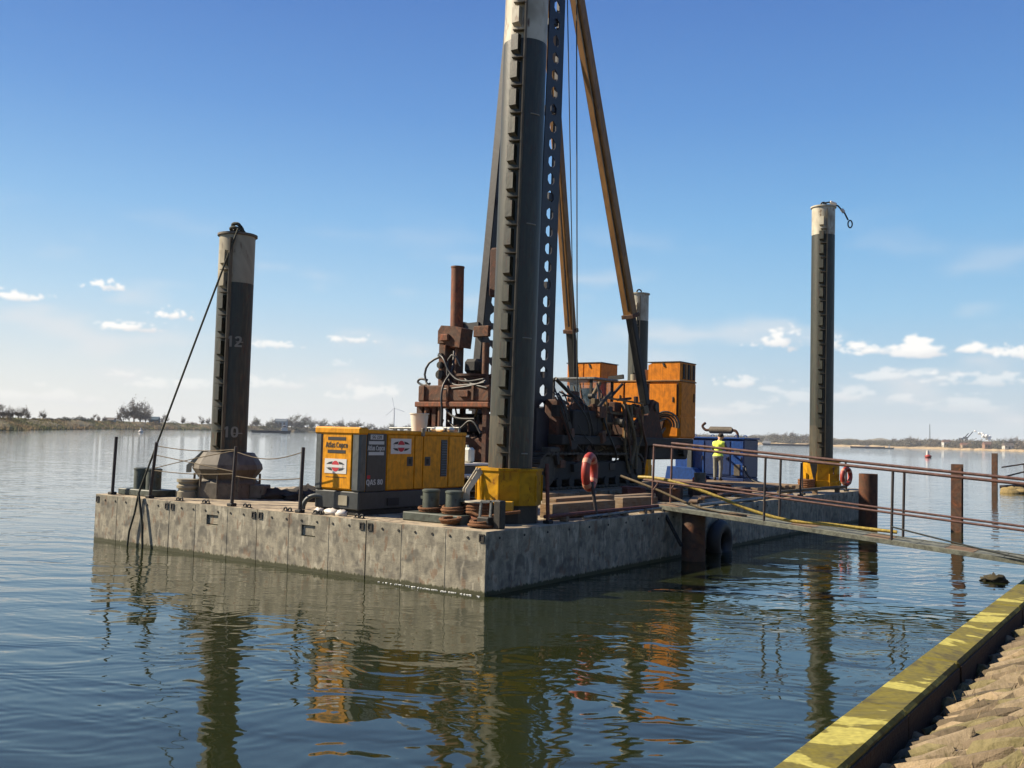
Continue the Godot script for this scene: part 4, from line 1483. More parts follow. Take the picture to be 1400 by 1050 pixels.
	for k in 46:
		mb = MB.new()
		var c := Vector3(rng.randf_range(-7.2, -5.0), rng.randf_range(1.4, 3.2), rng.randf_range(-7.4, -6.6))
		if k % 3 == 0:
			mb.cyl(c, c + Vector3(rng.randf_range(-0.3, 0.3), rng.randf_range(0.1, 0.7), 0), rng.randf_range(0.02, 0.06), -1, 9)
		else:
			mb.box(c, Vector3(rng.randf_range(0.06, 0.3), rng.randf_range(0.08, 0.4), rng.randf_range(0.06, 0.2)), Basis(Vector3.BACK, rng.randf_range(-0.4, 0.4)), 0.012)
		part(mb, "pipe" if k % 3 == 0 else "bracket", [M.rust_dark, M.rust, M.black, M.rust_dark, M.hose_tan][(k * 3) % 5], t)
	var runs := [
		[Vector3(-6.8, 4.55, -7.0), Vector3(-7.1, 4.35, -6.9), Vector3(-7.12, 3.95, -6.85), Vector3(-6.7, 3.72, -6.75), Vector3(-5.8, 3.74, -6.7), Vector3(-5.1, 3.86, -6.7)],
		[Vector3(-6.85, 4.6, -7.02), Vector3(-6.55, 4.5, -6.85), Vector3(-6.25, 4.1, -6.8), Vector3(-5.8, 3.9, -6.75), Vector3(-5.2, 3.95, -6.8)],
		[Vector3(-7.1, 3.95, -6.9), Vector3(-7.35, 3.98, -6.9), Vector3(-7.42, 3.9, -6.9), Vector3(-7.25, 3.82, -6.9), Vector3(-7.0, 3.86, -6.9)],
		[Vector3(-6.4, 4.7, -7.1), Vector3(-6.3, 4.2, -6.9), Vector3(-6.35, 3.7, -6.6), Vector3(-6.3, 3.0, -6.55), Vector3(-6.4, 2.2, -6.6)],
		[Vector3(-6.1, 4.3, -7.0), Vector3(-6.3, 4.6, -6.95), Vector3(-6.45, 4.3, -6.9), Vector3(-6.2, 3.85, -6.8), Vector3(-5.5, 3.8, -6.72), Vector3(-5.0, 3.72, -6.68)],
		[Vector3(-5.9, 4.0, -6.9), Vector3(-5.5, 3.82, -6.75), Vector3(-5.1, 3.9, -6.75)],
		[Vector3(-6.2, 2.9, -6.7), Vector3(-5.8, 2.7, -6.6), Vector3(-5.4, 2.9, -6.6), Vector3(-5.1, 2.6, -6.6)],
		[Vector3(-6.25, 3.2, -6.65), Vector3(-5.9, 2.98, -6.6), Vector3(-5.3, 2.95, -6.6)],
	]
	for r in runs:
		mb = MB.new()
		mb.tube(hose(r, 0.0, 18), 0.03, 7)
		part(mb, "hydraulic_hose", M.hose, t)


# ------------------------------------------------------------------ yellow generator
func logo(t: Node3D, at: Vector3, b: Basis, w: float, h: float) -> void:
	var mb := MB.new()
	mb.box(at, Vector3(w, h, 0.006), b)
	var p := part(mb, "sticker", M.sticker, t)
	var f := func(x: float, y: float) -> Transform3D: return Transform3D(b, at + b * Vector3(x * w, y * h, 0.0035))
	mb = MB.new()
	var o := PackedVector2Array()
	for i in 20:
		o.append(Vector2(cos(TAU * i / 20) * w * 0.17, sin(TAU * i / 20) * h * 0.37))
	mb.prism(o, f.call(0, 0), 0.003)
	part(mb, "emblem", M.print_red, p)
	mb = MB.new()
	mb.prism(PackedVector2Array([Vector2(-w * 0.34, -h * 0.09), Vector2(w * 0.34, -h * 0.09), Vector2(w * 0.34, h * 0.09), Vector2(-w * 0.34, h * 0.09)]), f.call(0, 0), 0.005)
	part(mb, "band", M.sticker, p)
	for sx in [-1.0, 1.0]:
		for sy in [-1.0, 1.0]:
			mb = MB.new()
			mb.prism(PackedVector2Array([Vector2(sx * w * 0.42, sy * h * 0.12), Vector2(sx * w * 0.18, sy * h * 0.14), Vector2(sx * w * 0.14, sy * h * 0.32), Vector2(sx * w * 0.30, sy * h * 0.26)]), f.call(0, 0), 0.003)
			part(mb, "wing", M.print_black, p)


func build_generator() -> void:
	var y0 := DECK
	var t := thing("generator", "yellow and grey diesel generator set standing at the barge end", "generator", Vector3(-3.78, y0, -2.0))
	var mb := MB.new()
	mb.slab(Vector3(-4.34, y0 + 0.10, -3.58), Vector3(-3.21, 1.46, -0.42), 0.02)
	var base := part(mb, "base_frame", M.grey_dark, t)
	for a in [[-4.30, -4.05], [-3.5, -3.25]]:
		mb = MB.new()
		mb.slab(Vector3(a[0], y0 + 0.002, -3.5), Vector3(a[1], y0 + 0.10, -0.46), 0.01)
		part(mb, "skid", M.black, base)
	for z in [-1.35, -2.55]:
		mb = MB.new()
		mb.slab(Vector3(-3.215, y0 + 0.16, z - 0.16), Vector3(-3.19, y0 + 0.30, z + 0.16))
		part(mb, "pocket_shade", M.shade_and_seam, base)  # dark plate painted as the shade inside a fork slot
	mb = MB.new()
	mb.slab(Vector3(-3.70, 1.20, -0.425), Vector3(-3.48, 1.38, -0.40))
	part(mb, "data_plate", M.cream_paint, base)
	mb = MB.new()
	mb.torus(Vector3(-4.26, y0 + 0.06, -0.40), 0.26, 0.045, Basis(Vector3.UP, 0.5), 14, 8, 0.0, PI)
	part(mb, "tow_guard", M.grey_panel, base)
	# canopy
	mb = MB.new()
	mb.slab(Vector3(-4.32, 1.46, -3.56), Vector3(-3.23, 2.54, -0.44), 0.03)
	var body := part(mb, "canopy", M.yellow, t)
	for a in [[-4.35, -4.17], [-3.40, -3.20]]:
		mb = MB.new()
		mb.slab(Vector3(a[0], 1.46, -0.60), Vector3(a[1], 2.53, -0.40), 0.03)
		part(mb, "corner_post", M.grey_panel, body)
	mb = MB.new()
	mb.slab(Vector3(-4.155, 1.50, -0.445), Vector3(-3.415, 2.52, -0.405), 0.015)
	var front := part(mb, "end_panel", M.yellow, body)
	mb = MB.new()
	mb.slab(Vector3(-4.05, 1.70, -0.407), Vector3(-3.52, 1.712, -0.402))
	part(mb, "panel_seam", M.shade_and_seam, front)
	var bz := Basis()
	for y in [2.42, 2.18]:
		mb = MB.new()
		mb.slab(Vector3(-4.02, y - 0.03, -0.406), Vector3(-3.56, y + 0.03, -0.400))
		part(mb, "trade_bar", M.print_black, front)
	lettering(front, "trade_name", "Atlas Copco", 0.10, Vector3(-3.79, 2.30, -0.402), bz, M.print_black, 0.74)
	logo(front, Vector3(-3.80, 1.91, -0.401), bz, 0.56, 0.27)
	# long side
	mb = MB.new()
	mb.slab(Vector3(-3.245, 1.46, -1.13), Vector3(-3.205, 2.53, -0.61), 0.012)
	var sp := part(mb, "control_panel", M.grey_dark, body)
	var bx := Basis(Vector3.UP, PI / 2)
	mb = MB.new()
	mb.slab(Vector3(-3.206, 2.42, -1.02), Vector3(-3.200, 2.51, -0.68))
	var pl := part(mb, "unit_plate", M.print_grey, sp)
	lettering(pl, "unit_number", "SG 220", 0.06, Vector3(-3.199, 2.465, -0.85), bx, M.grey_dark)
	for y in [2.36, 2.16]:
		mb = MB.new()
		mb.slab(Vector3(-3.206, y - 0.03, -1.05), Vector3(-3.200, y + 0.03, -0.64))
		part(mb, "trade_bar", M.print_grey, sp)
	lettering(sp, "trade_name", "Atlas Copco", 0.09, Vector3(-3.203, 2.26, -0.845), bx, M.print_grey, 0.66)
	lettering(sp, "model_name", "QAS 80", 0.10, Vector3(-3.203, 1.63, -0.82), bx, M.print_grey)
	mb = MB.new()
	mb.slab(Vector3(-3.206, 1.70, -0.70), Vector3(-3.200, 1.76, -0.62))
	part(mb, "mark", M.print_red, sp)
	var doors := [[-1.92, -1.16], [-2.18, -1.95], [-2.98, -2.21], [-3.55, -3.01]]
	var dn := []
	for d in doors:
		mb = MB.new()
		mb.slab(Vector3(-3.235, 1.48, d[0]), Vector3(-3.205, 2.51, d[1]), 0.008)
		dn.append(part(mb, "side_door" if d[1] - d[0] > 0.3 else "side_panel", M.yellow, body))
	logo(dn[0], Vector3(-3.201, 2.30, -1.53), bx, 0.58, 0.29)
	for a in [[0, -1.80], [2, -2.33]]:
		mb = MB.new()
		mb.slab(Vector3(-3.207, 1.92, a[1] - 0.085), Vector3(-3.200, 2.10, a[1] + 0.085))
		var h := part(mb, "handle_recess", M.grey_dark, dn[a[0]])
		mb = MB.new()
		mb.slab(Vector3(-3.2, 1.96, a[1] - 0.03), Vector3(-3.19, 2.06, a[1] + 0.03), 0.004)
		part(mb, "latch", M.black, h)
	mb = MB.new()
	mb.slab(Vector3(-3.207, 1.70, -2.94), Vector3(-3.200, 2.44, -2.74))
	var vent := part(mb, "vent_grille", M.grey_dark, dn[2])
	for k in 14:
		mb = MB.new()
		mb.box(Vector3(-3.195, 1.74 + 0.05 * k, -2.84), Vector3(0.014, 0.022, 0.18), Basis(Vector3.BACK, 0.5))
		part(mb, "vent_slat", M.grey_panel, vent)
	# roof
	mb = MB.new()
	mb.slab(Vector3(-4.37, 2.50, -0.62), Vector3(-3.18, 2.64, -0.38), 0.035)
	mb.slab(Vector3(-4.34, 2.52, -3.60), Vector3(-3.21, 2.60, -0.62), 0.03)
	part(mb, "roof", M.yellow, t)
	mb = MB.new()
	mb.slab(Vector3(-3.22, 2.50, -2.20), Vector3(-3.17, 2.66, -2.12), 0.01)
	part(mb, "lift_eye", M.cream_paint, t)
	# things left on its roof
	var b := thing("bucket", "white plastic bucket on the yellow generator's roof", "bucket", Vector3(-3.55, 2.60, -2.45))
	mb = MB.new()
	mb.lathe(Vector3(-3.55, 2.60, -2.45), [[0.0, 0.0], [0.15, 0.0], [0.185, 0.34], [0.20, 0.34], [0.20, 0.36], [0.175, 0.36], [0.14, 0.02]], 22)
	part(mb, "pail", M.bucket, b)
	mb = MB.new()
	mb.torus(Vector3(-3.55, 2.93, -2.45), 0.19, 0.008, Basis(Vector3.UP, 0.4) * Basis(Vector3.RIGHT, 1.1), 16, 5, PI, TAU)
	part(mb, "handle", M.wire, b)
	for a in [[-3.45, -3.0, 0.4], [-3.40, -3.28, 1.2], [-3.62, -3.15, 2.0]]:
		mb = MB.new()
		var c := Vector3(a[0], 2.65, a[1])
		var d := Vector3(cos(a[2]), 0, sin(a[2]))
		mb.cyl(c - d * 0.10, c + d * 0.07, 0.055, -1, 12)
		mb.cyl(c + d * 0.07, c + d * 0.14, 0.055, 0.02, 12)
		mb.cyl(c + d * 0.14, c + d * 0.17, 0.022, -1, 10)
		solo(mb, "bottle", M.bucket, "small white bottle lying on the yellow generator's roof", "bottle", Vector3(a[0], 2.6, a[1]), "bottles on the generator roof")
	# white rags at its foot
	var nz := fbm(61, 1.4, 3)
	for a in [[-3.72, -0.28, 0.16], [-3.45, -0.25, 0.12], [-4.0, -0.22, 0.10]]:
		mb = MB.new()
		mb.ball(Vector3(a[0], y0 + 0.045, a[1]), Vector3(a[2], 0.07, a[2] * 0.7), 8, 12, nz, 0.7)
		solo(mb, "rag", M.life_white, "crumpled pale rag on the deck at the generator's foot", "rag", Vector3(a[0], y0, a[1]), "rags at the generator's foot")


# ------------------------------------------------------------------ things on the deck
func stanchion(x: float, z: float, top: float, lean: Vector3, m: Material, label: String, radius := 0.035) -> Node3D:
	var t := thing("stanchion", label, "post", Vector3(x, DECK, z), "rail posts on the barge edge")
	var mb := MB.new()
	mb.cyl(Vector3(x, DECK, z), Vector3(x, top, z) + lean, radius, -1, 10)
	part(mb, "post", m, t)
	mb = MB.new()
	mb.box(Vector3(x, DECK + 0.03, z), Vector3(0.14, 0.06, 0.14), Basis(), 0.01)
	part(mb, "socket", M.black, t)
	return t


func beam(a: Vector3, b: Vector3, w: float, h: float, m: Material, called: String, label: String, cat: String, group := "") -> Node3D:
	var mb := MB.new()
	mb.bar(a, b, w, h, Vector3.UP, 0.012)
	return solo(mb, called, m, label, cat, Vector3((a.x + b.x) * 0.5, a.y - h * 0.5, (a.z + b.z) * 0.5), group)


func double_bollard(c: Vector3, gap: float, r: float, h: float, plate: Vector3, label: String, turn := 0.0) -> Node3D:
	var t := thing("double_bollard", label, "bollard", c, "double bollards")
	var mb := MB.new()
	mb.slab(c + Vector3(-plate.x / 2, 0.0, -plate.z / 2), c + Vector3(plate.x / 2, plate.y, plate.z / 2), 0.015)
	part(mb, "base_plate", M.bollard, t)
	for s in [-1.0, 1.0]:
		mb = MB.new()
		mb.lathe(c + Vector3(s * gap / 2, plate.y, 0), [[r, 0], [r, h - 0.05], [r + 0.012, h - 0.04], [r + 0.012, h - 0.01]], 24)
		var p := part(mb, "bollard", M.bollard, t)
		mb = MB.new()
		mb.lathe(c + Vector3(s * gap / 2, plate.y, 0), [[r + 0.012, h - 0.01], [r - 0.02, h + 0.005], [0.0, h + 0.012]], 24)
		part(mb, "top", M.bollard, p)
		mb = MB.new()
		mb.bar(c + Vector3(s * gap / 2 + s * r, plate.y + h * 0.62, 0), c + Vector3(s * gap / 2 + s * (r + 0.07), plate.y + h * 0.62, 0), 0.05, 0.05)
		part(mb, "horn", M.bollard, p)
	return t


func life_ring(c: Vector3, b: Basis, r: float, tube: float, squash: float, label: String) -> Node3D:
	var t := thing("life_ring", label, "life ring", c, "red life rings")
	var seg := [[0.0, 0.62], [0.62, 0.95], [0.95, 2.2], [2.2, 2.5], [2.5, 3.76], [3.76, 4.09], [4.09, 5.35], [5.35, 5.68], [5.68, TAU]]
	for i in seg.size():
		var mb := MB.new()
		mb.torus(c, r, tube + (0.003 if i % 2 == 1 else 0.0), b, 10, 10, seg[i][0], seg[i][1], squash)
		part(mb, "band" if i % 2 == 1 else "ring_section", M.life_band if i % 2 == 1 else M.life_red, t)
	return t


func build_deck_gear() -> void:
	var y := DECK
	var mb := MB.new()
	# bollards
	double_bollard(Vector3(-1.60, y, -0.85), 0.52, 0.15, 0.40, Vector3(1.30, 0.15, 0.62), "dark double bollard on a low plate between the generator and yellow guide")
	double_bollard(Vector3(-9.82, y, -0.62), 0.44, 0.165, 0.46, Vector3(1.25, 0.14, 0.62), "dark double bollard at the far corner beside the mooring rope")
	for a in [[-1.86, 2], [-1.34, 3]]:
		mb = MB.new()
		for k in a[1]:
			mb.torus(Vector3(a[0], y + 0.175 + 0.05 * k, -0.85), 0.19 + 0.02 * (k % 2), 0.026, Basis(Vector3.RIGHT, PI / 2 + 0.06 * k), 22, 6)
		solo(mb, "rope_turns", M.rope, "brown rope wound round the double bollard by the generator", "rope", Vector3(a[0], y + 0.15, -0.85), "rope turns on the bollard")
	# rope drum before the yellow guide
	var dc := Vector3(-0.95, y, -1.02)
	var t := thing("rope_capstan", "rusty capstan with a pale flange in front of the yellow guide", "capstan", dc)
	mb = MB.new()
	mb.lathe(dc, [[0.24, 0.0], [0.24, 0.10], [0.19, 0.14], [0.19, 0.36]], 24)
	part(mb, "barrel", M.rust_bright, t)
	mb = MB.new()
	mb.lathe(dc, [[0.19, 0.36], [0.25, 0.37], [0.25, 0.395], [0.0, 0.40]], 24)
	part(mb, "flange", M.white_paint, t)
	mb = MB.new()
	for k in 3:
		mb.torus(dc + Vector3(0, 0.20 + 0.05 * k, 0), 0.205, 0.028, Basis(Vector3.RIGHT, PI / 2), 24, 6)
	mb.tube(hose([dc + Vector3(0.0, 0.22, 0.2), dc + Vector3(0.25, 0.16, 0.18), dc + Vector3(0.5, 0.22, 0.0), dc + Vector3(0.72, 0.24, -0.25)], 0.02), 0.028, 7)
	part(mb, "rope", M.rope, t)
	var coil := MB.new()
	for k in 7:
		coil.torus(Vector3(-0.52 + 0.01 * k, y + 0.03 + 0.035 * (k % 3), -0.55 + 0.012 * k), 0.12 + 0.03 * (k % 4), 0.026, Basis(Vector3.RIGHT, PI / 2 + 0.1 * ((k % 3) - 1)), 24, 6)
	solo(coil, "rope_coil", M.rope, "loose coil of brown rope on the deck beside the small grey frame", "rope", Vector3(-0.52, y, -0.5))
	var coil2 := MB.new()
	for k in 6:
		coil2.torus(Vector3(-1.12 + 0.015 * k, y + 0.03 + 0.04 * (k % 3), -0.42), 0.10 + 0.03 * (k % 3), 0.024, Basis(Vector3.RIGHT, PI / 2 + 0.12 * ((k % 3) - 1)), 22, 6)
	solo(coil2, "rope_coil", M.rope, "flat coil of brown rope on the deck below the rusty capstan", "rope", Vector3(-1.12, y, -0.42))
	# small frame and roller box at the corner
	var fr := thing("fairlead_frame", "small grey steel frame and post at the barge corner", "fairlead", Vector3(-0.30, y, -0.55))
	for a in [[Vector3(-0.62, y, -0.62), Vector3(-0.58, y + 0.42, -0.62)], [Vector3(-0.40, y, -0.62), Vector3(-0.37, y + 0.44, -0.62)], [Vector3(-0.58, y + 0.42, -0.62), Vector3(-0.20, y + 0.45, -0.62)]]:
		mb = MB.new()
		mb.bar(a[0], a[1], 0.035, 0.035)
		part(mb, "frame_bar", M.galv, fr)
	mb = MB.new()
	mb.slab(Vector3(-0.24, y, -0.66), Vector3(-0.10, y + 0.46, -0.50), 0.015)
	part(mb, "roller_post", M.dark_steel, fr)
	mb = MB.new()
	mb.slab(Vector3(-0.52, y, -0.60), Vector3(-0.28, y + 0.18, -0.42), 0.015)
	part(mb, "foot_box", M.dark_steel, fr)
	# posts along the end, with a slack wire
	stanchion(-10.42, -0.16, 2.30, Vector3(0.05, 0, 0), M.post, "dark post standing alone at the barge's far end corner")
	stanchion(-9.02, -0.14, 2.22, Vector3(0.22, 0, 0.05), M.post, "leaning dark post right beside the mooring rope")
	stanchion(-6.33, -0.12, 2.20, Vector3(0.06, 0, 0), M.post, "dark post at the barge end in front of the numbered leg")
	stanchion(-4.40, -0.12, 2.24, Vector3(0.03, 0, 0), M.post, "dark post at the generator's outer corner")
	var wires := [[Vector3(-8.80, 2.14, -0.10), Vector3(-6.28, 2.14, -0.12), 0.06], [Vector3(-8.9, 1.62, -0.11), Vector3(-6.30, 1.66, -0.12), 0.04], [Vector3(-6.28, 2.10, -0.12), Vector3(-4.38, 2.15, -0.12), 0.14], [Vector3(-6.30, 1.62, -0.12), Vector3(-4.39, 1.66, -0.12), 0.05], [Vector3(-8.86, 1.95, -0.10), Vector3(-6.30, 1.70, -0.12), 0.0], [Vector3(-8.9, 1.66, -0.11), Vector3(-6.27, 2.12, -0.12), -0.02]]
	for w in wires:
		mb = MB.new()
		var pts := []
		for i in 9:
			pts.append(w[0].lerp(w[1], i / 8.0) + Vector3.DOWN * w[2] * sin(PI * i / 8.0))
		mb.tube(pts, 0.010, 5)
		solo(mb, "guard_rope", M.hose_tan, "thin guard rope strung between posts along the barge end", "rope", pts[4], "guard ropes along the barge end")
	# shore side posts and rings
	stanchion(-0.16, -2.05, 2.08, Vector3(-0.05, 0, 0), M.rust_red, "rust-red post beside the yellow guide on the shore side", 0.036)
	stanchion(-0.14, -3.75, 1.72, Vector3(-0.10, 0, 0.05), M.post, "dark post carrying the near red life ring", 0.034)
	life_ring(Vector3(-0.34, 1.90, -3.78), Basis(Vector3.UP, 1.80) * Basis(Vector3.BACK, 0.10), 0.30, 0.085, 0.9, "red and white life ring on the post near the yellow guide")
	stanchion(-0.16, -20.3, 2.05, Vector3(-0.03, 0, 0), M.post, "dark post carrying the far red life ring", 0.034)
	life_ring(Vector3(-0.14, 1.52, -20.22), Basis(Vector3.UP, 1.29), 0.26, 0.075, 0.9, "red and white life ring on the post by the far yellow guide")
	stanchion(-0.14, -15.6, 2.0, Vector3(0.02, 0, 0), M.post, "thin dark post on the shore edge before the far yellow guide", 0.025)
	stanchion(-0.40, -16.6, 2.0, Vector3(-0.02, 0, 0), M.post, "second thin dark post on the shore edge before the far yellow guide", 0.02)
	# steel beams laid along the shore edge
	beam(Vector3(-0.95, y + 0.20, -3.3), Vector3(-0.95, y + 0.20, -5.6), 0.34, 0.30, M.timber_pale, "timber_beam", "pale timber beam lying behind the near life ring", "beam", "beams along the shore edge")
	beam(Vector3(-0.62, y + 0.16, -2.7), Vector3(-0.52, y + 0.16, -4.9), 0.30, 0.26, M.timber_pale, "timber_beam", "pale timber beam lying under the near life ring", "beam", "beams along the shore edge")
	beam(Vector3(-0.95, y + 0.14, -6.0), Vector3(-0.72, y + 0.14, -7.2), 0.36, 0.26, M.timber, "timber_beam", "short brown timber block lying before the gangway", "beam", "beams along the shore edge")
	beam(Vector3(-1.7, y + 0.12, -6.1), Vector3(-1.6, y + 0.12, -8.9), 0.30, 0.22, M.timber, "timber_beam", "brown timber beam lying beside the gangway foot", "beam", "beams along the shore edge")
	# pipes lying on the edge
	for a in [[Vector3(-0.20, y + 0.12, -2.0), Vector3(-0.12, y + 0.13, -6.3), 0.035, M.rust_red, "rust-red pipe laid along the deck edge past the life ring post"], [Vector3(-0.12, y + 0.05, -3.2), Vector3(-0.10, y + 0.08, -6.4), 0.03, M.galv, "grey pipe laid along the deck edge under the rust-red pipe"], [Vector3(-0.12, y + 0.05, -8.4), Vector3(-0.10, y + 0.07, -14.8), 0.04, M.galv, "grey pipe laid along the deck edge beyond the gangway"], [Vector3(-0.30, y + 0.16, -14.2), Vector3(-0.14, y + 0.16, -20.2), 0.05, M.hose_tan, "pale pipe laid along the deck edge before the far yellow guide"]]:
		mb = MB.new()
		mb.cyl(a[0], a[1], a[2], -1, 10)
		solo(mb, "deck_pipe", a[3], a[4], "pipe", Vector3(a[0].x, y, (a[0].z + a[1].z) * 0.5), "pipes on the shore edge")
		for q in [0.15, 0.5, 0.85]:
			var p: Vector3 = a[0].lerp(a[1], q)
			mb = MB.new()
			mb.slab(Vector3(p.x - 0.07, y + 0.003, p.z - 0.05), Vector3(p.x + 0.07, p.y - a[2] * 0.8, p.z + 0.05))
			solo(mb, "pipe_chock", M.timber, "small wooden chock under a pipe on the deck edge", "chock", Vector3(p.x, y, p.z), "chocks under the edge pipes")
	# timber mats under and behind the rig
	var mats := [[Vector3(-8.0, y, -7.2), Vector3(-3.4, y, -14.6), 0.19, "brown timber mat of wide planks under the drill rig", 18], [Vector3(-7.4, y, -15.0), Vector3(-1.9, y, -20.75), 0.14, "brown timber mat of wide planks under the blue power pack", 15]]
	for m in mats:
		var tm := thing("timber_mat", m[3], "timber mat", Vector3((m[0].x + m[1].x) * 0.5, y, (m[0].z + m[1].z) * 0.5), "timber mats on the deck")
		rng.seed = 7
		var n: int = m[4]
		var dz: float = (m[1].z - m[0].z) / n
		for k in n:
			mb = MB.new()
			var e := rng.randf_range(-0.18, 0.18)
			mb.slab(Vector3(m[0].x + e, y + 0.003, m[0].z + dz * k), Vector3(m[1].x + e, y + m[2] - rng.randf() * 0.02, m[0].z + dz * (k + 0.94)), 0.015)
			part(mb, "plank", M.timber if k % 3 else M.timber_pale, tm)
	# loose planks and scrap between the mats and the gangway
	rng.seed = 19
	for k in 15:
		var z := rng.randf_range(-14.8, -8.6)
		var x := rng.randf_range(-2.9, -0.6)
		var a := rng.randf_range(-0.5, 0.4)
		var d := Vector3(sin(a), 0, cos(a)) * rng.randf_range(0.6, 1.5)
		beam(Vector3(x, y + 0.06 + 0.05 * (k % 3), z) - d, Vector3(x, y + 0.06 + 0.05 * (k % 3), z) + d, rng.randf_range(0.10, 0.24), 0.05, [M.timber, M.timber_pale, M.rust_dark][k % 3], "loose_plank", ["brown loose plank in the scrap between rig and gangway", "pale loose plank in the scrap between rig and gangway", "rusty flat bar in the scrap between rig and gangway"][k % 3], "plank", "loose planks by the gangway")
	for k in 6:
		var z := rng.randf_range(-13.5, -8.9)
		var x := rng.randf_range(-3.0, -1.4)
		mb = MB.new()
		mb.box(Vector3(x, y + 0.17, z), Vector3(0.5, 0.30, 0.4), Basis(Vector3.UP, rng.randf()), 0.02)
		mb.box(Vector3(x, y + 0.335, z), Vector3(0.54, 0.03, 0.44), Basis(Vector3.UP, 0.1))
		solo(mb, "tool_box", [M.rust_dark, M.rust, M.rust_red][k % 3], ["dark rusty tool box in the scrap behind the gangway", "brown rusty tool box in the scrap behind the gangway", "red-brown tool box in the scrap behind the gangway"][k % 3], "box", Vector3(x, y, z), "tool boxes behind the gangway")
	# dirt heaps and clods by the left guide
	var nz := fbm(77, 1.2, 4)
	rng.seed = 41
	for k in 16:
		var q := k / 15.0
		mb = MB.new()
		var c := Vector3(lerpf(-7.9, -5.0, q) + rng.randf_range(-0.3, 0.3), y + 0.02, lerpf(-2.4, -2.9, q) + rng.randf_range(-0.9, 0.6))
		var s := rng.randf_range(0.14, 0.42)
		mb.ball(c, Vector3(s * 1.4, s * 0.55, s), 8, 12, nz, 0.8, Basis(Vector3.UP, rng.randf() * 3.0))
		solo(mb, "dirt_heap", M.dirt, "heap of dark earth on the deck between numbered leg and generator", "dirt", Vector3(c.x, y, c.z), "dirt heaps between leg and generator")
	# pallets behind the generator, a white sheet on top
	var pal := Vector3(-4.55, y, -5.1)
	for k in 4:
		var p := thing("pallet", "weathered pallet in the stack behind the yellow generator", "pallet", pal + Vector3(0, 0.145 * k, 0), "pallets stacked behind the generator")
		var o := pal + Vector3(0, 0.145 * k, 0)
		for i in 6:
			mb = MB.new()
			mb.slab(o + Vector3(-0.5 + 0.175 * i, 0.115, -0.6), o + Vector3(-0.5 + 0.175 * i + 0.12, 0.138, 0.6))
			part(mb, "slat", M.timber_pale, p)
		for i in 3:
			mb = MB.new()
			mb.slab(o + Vector3(-0.5, 0.003, -0.6 + 0.54 * i), o + Vector3(0.5, 0.112, -0.5 + 0.52 * i))
			part(mb, "bearer", M.timber, p)
	t = thing("covered_crate", "dark crate with white edges on the pallets behind the generator", "crate", pal + Vector3(0, 0.58, 0))
	mb = MB.new()
	mb.slab(pal + Vector3(-0.5, 0.64, -0.55), pal + Vector3(0.5, 0.86, 0.55), 0.03)
	part(mb, "box", M.navy, t)
	for a in [[0.58, 0.66], [0.84, 0.89]]:
		mb = MB.new()
		mb.slab(pal + Vector3(-0.54, a[0], -0.6), pal + Vector3(0.54, a[1], 0.6), 0.02)
		part(mb, "white_edge", M.life_white, t)
	# jerrycan and pipe rail behind
	t = thing("jerrycan", "white plastic jerrycan beside the stacked pallets", "jerrycan", pal + Vector3(0.2, 0.89, -0.1))
	mb = MB.new()
	mb.slab(pal + Vector3(0.08, 0.89, -0.2), pal + Vector3(0.30, 1.24, 0.02), 0.05)
	part(mb, "body", M.bucket, t)
	mb = MB.new()
	mb.cyl(pal + Vector3(0.13, 1.24, -0.1), pal + Vector3(0.13, 1.30, -0.1), 0.035, -1, 10)
	part(mb, "cap", M.bucket, t)
	t = thing("pipe_rail", "grey pipe handrail standing behind the yellow generator", "handrail", Vector3(-4.8, y, -4.6))
	for a in [[Vector3(-6.1, 2.66, -4.4), Vector3(-4.05, 2.70, -4.4)], [Vector3(-4.05, y, -4.4), Vector3(-4.05, 2.70, -4.4)], [Vector3(-4.9, y, -4.4), Vector3(-4.9, 2.68, -4.4)], [Vector3(-5.9, y, -4.4), Vector3(-5.9, 2.66, -4.4)], [Vector3(-4.5, 2.3, -4.4), Vector3(-4.5, 2.69, -4.4)]]:
		mb = MB.new()
		mb.cyl(a[0], a[1], 0.024, -1, 8)
		part(mb, "pipe", M.galv, t)
	# small pail and cable by the blue unit
	mb = MB.new()
	mb.lathe(Vector3(-3.2, y + 0.14, -15.4), [[0.0, 0], [0.16, 0], [0.18, 0.42], [0.0, 0.42]], 16)
	solo(mb, "oil_drum", M.guide_grey, "small dull drum on the timber mat between rig and power pack", "drum", Vector3(-3.2, y + 0.14, -15.4))
	mb = MB.new()
	mb.slab(Vector3(-4.5, y + 0.14, -18.0), Vector3(-4.1, y + 0.32, -17.7), 0.03)
	solo(mb, "fuel_can", M.life_red, "small red can on the mat before the blue power pack", "can", Vector3(-4.3, y + 0.14, -17.85))


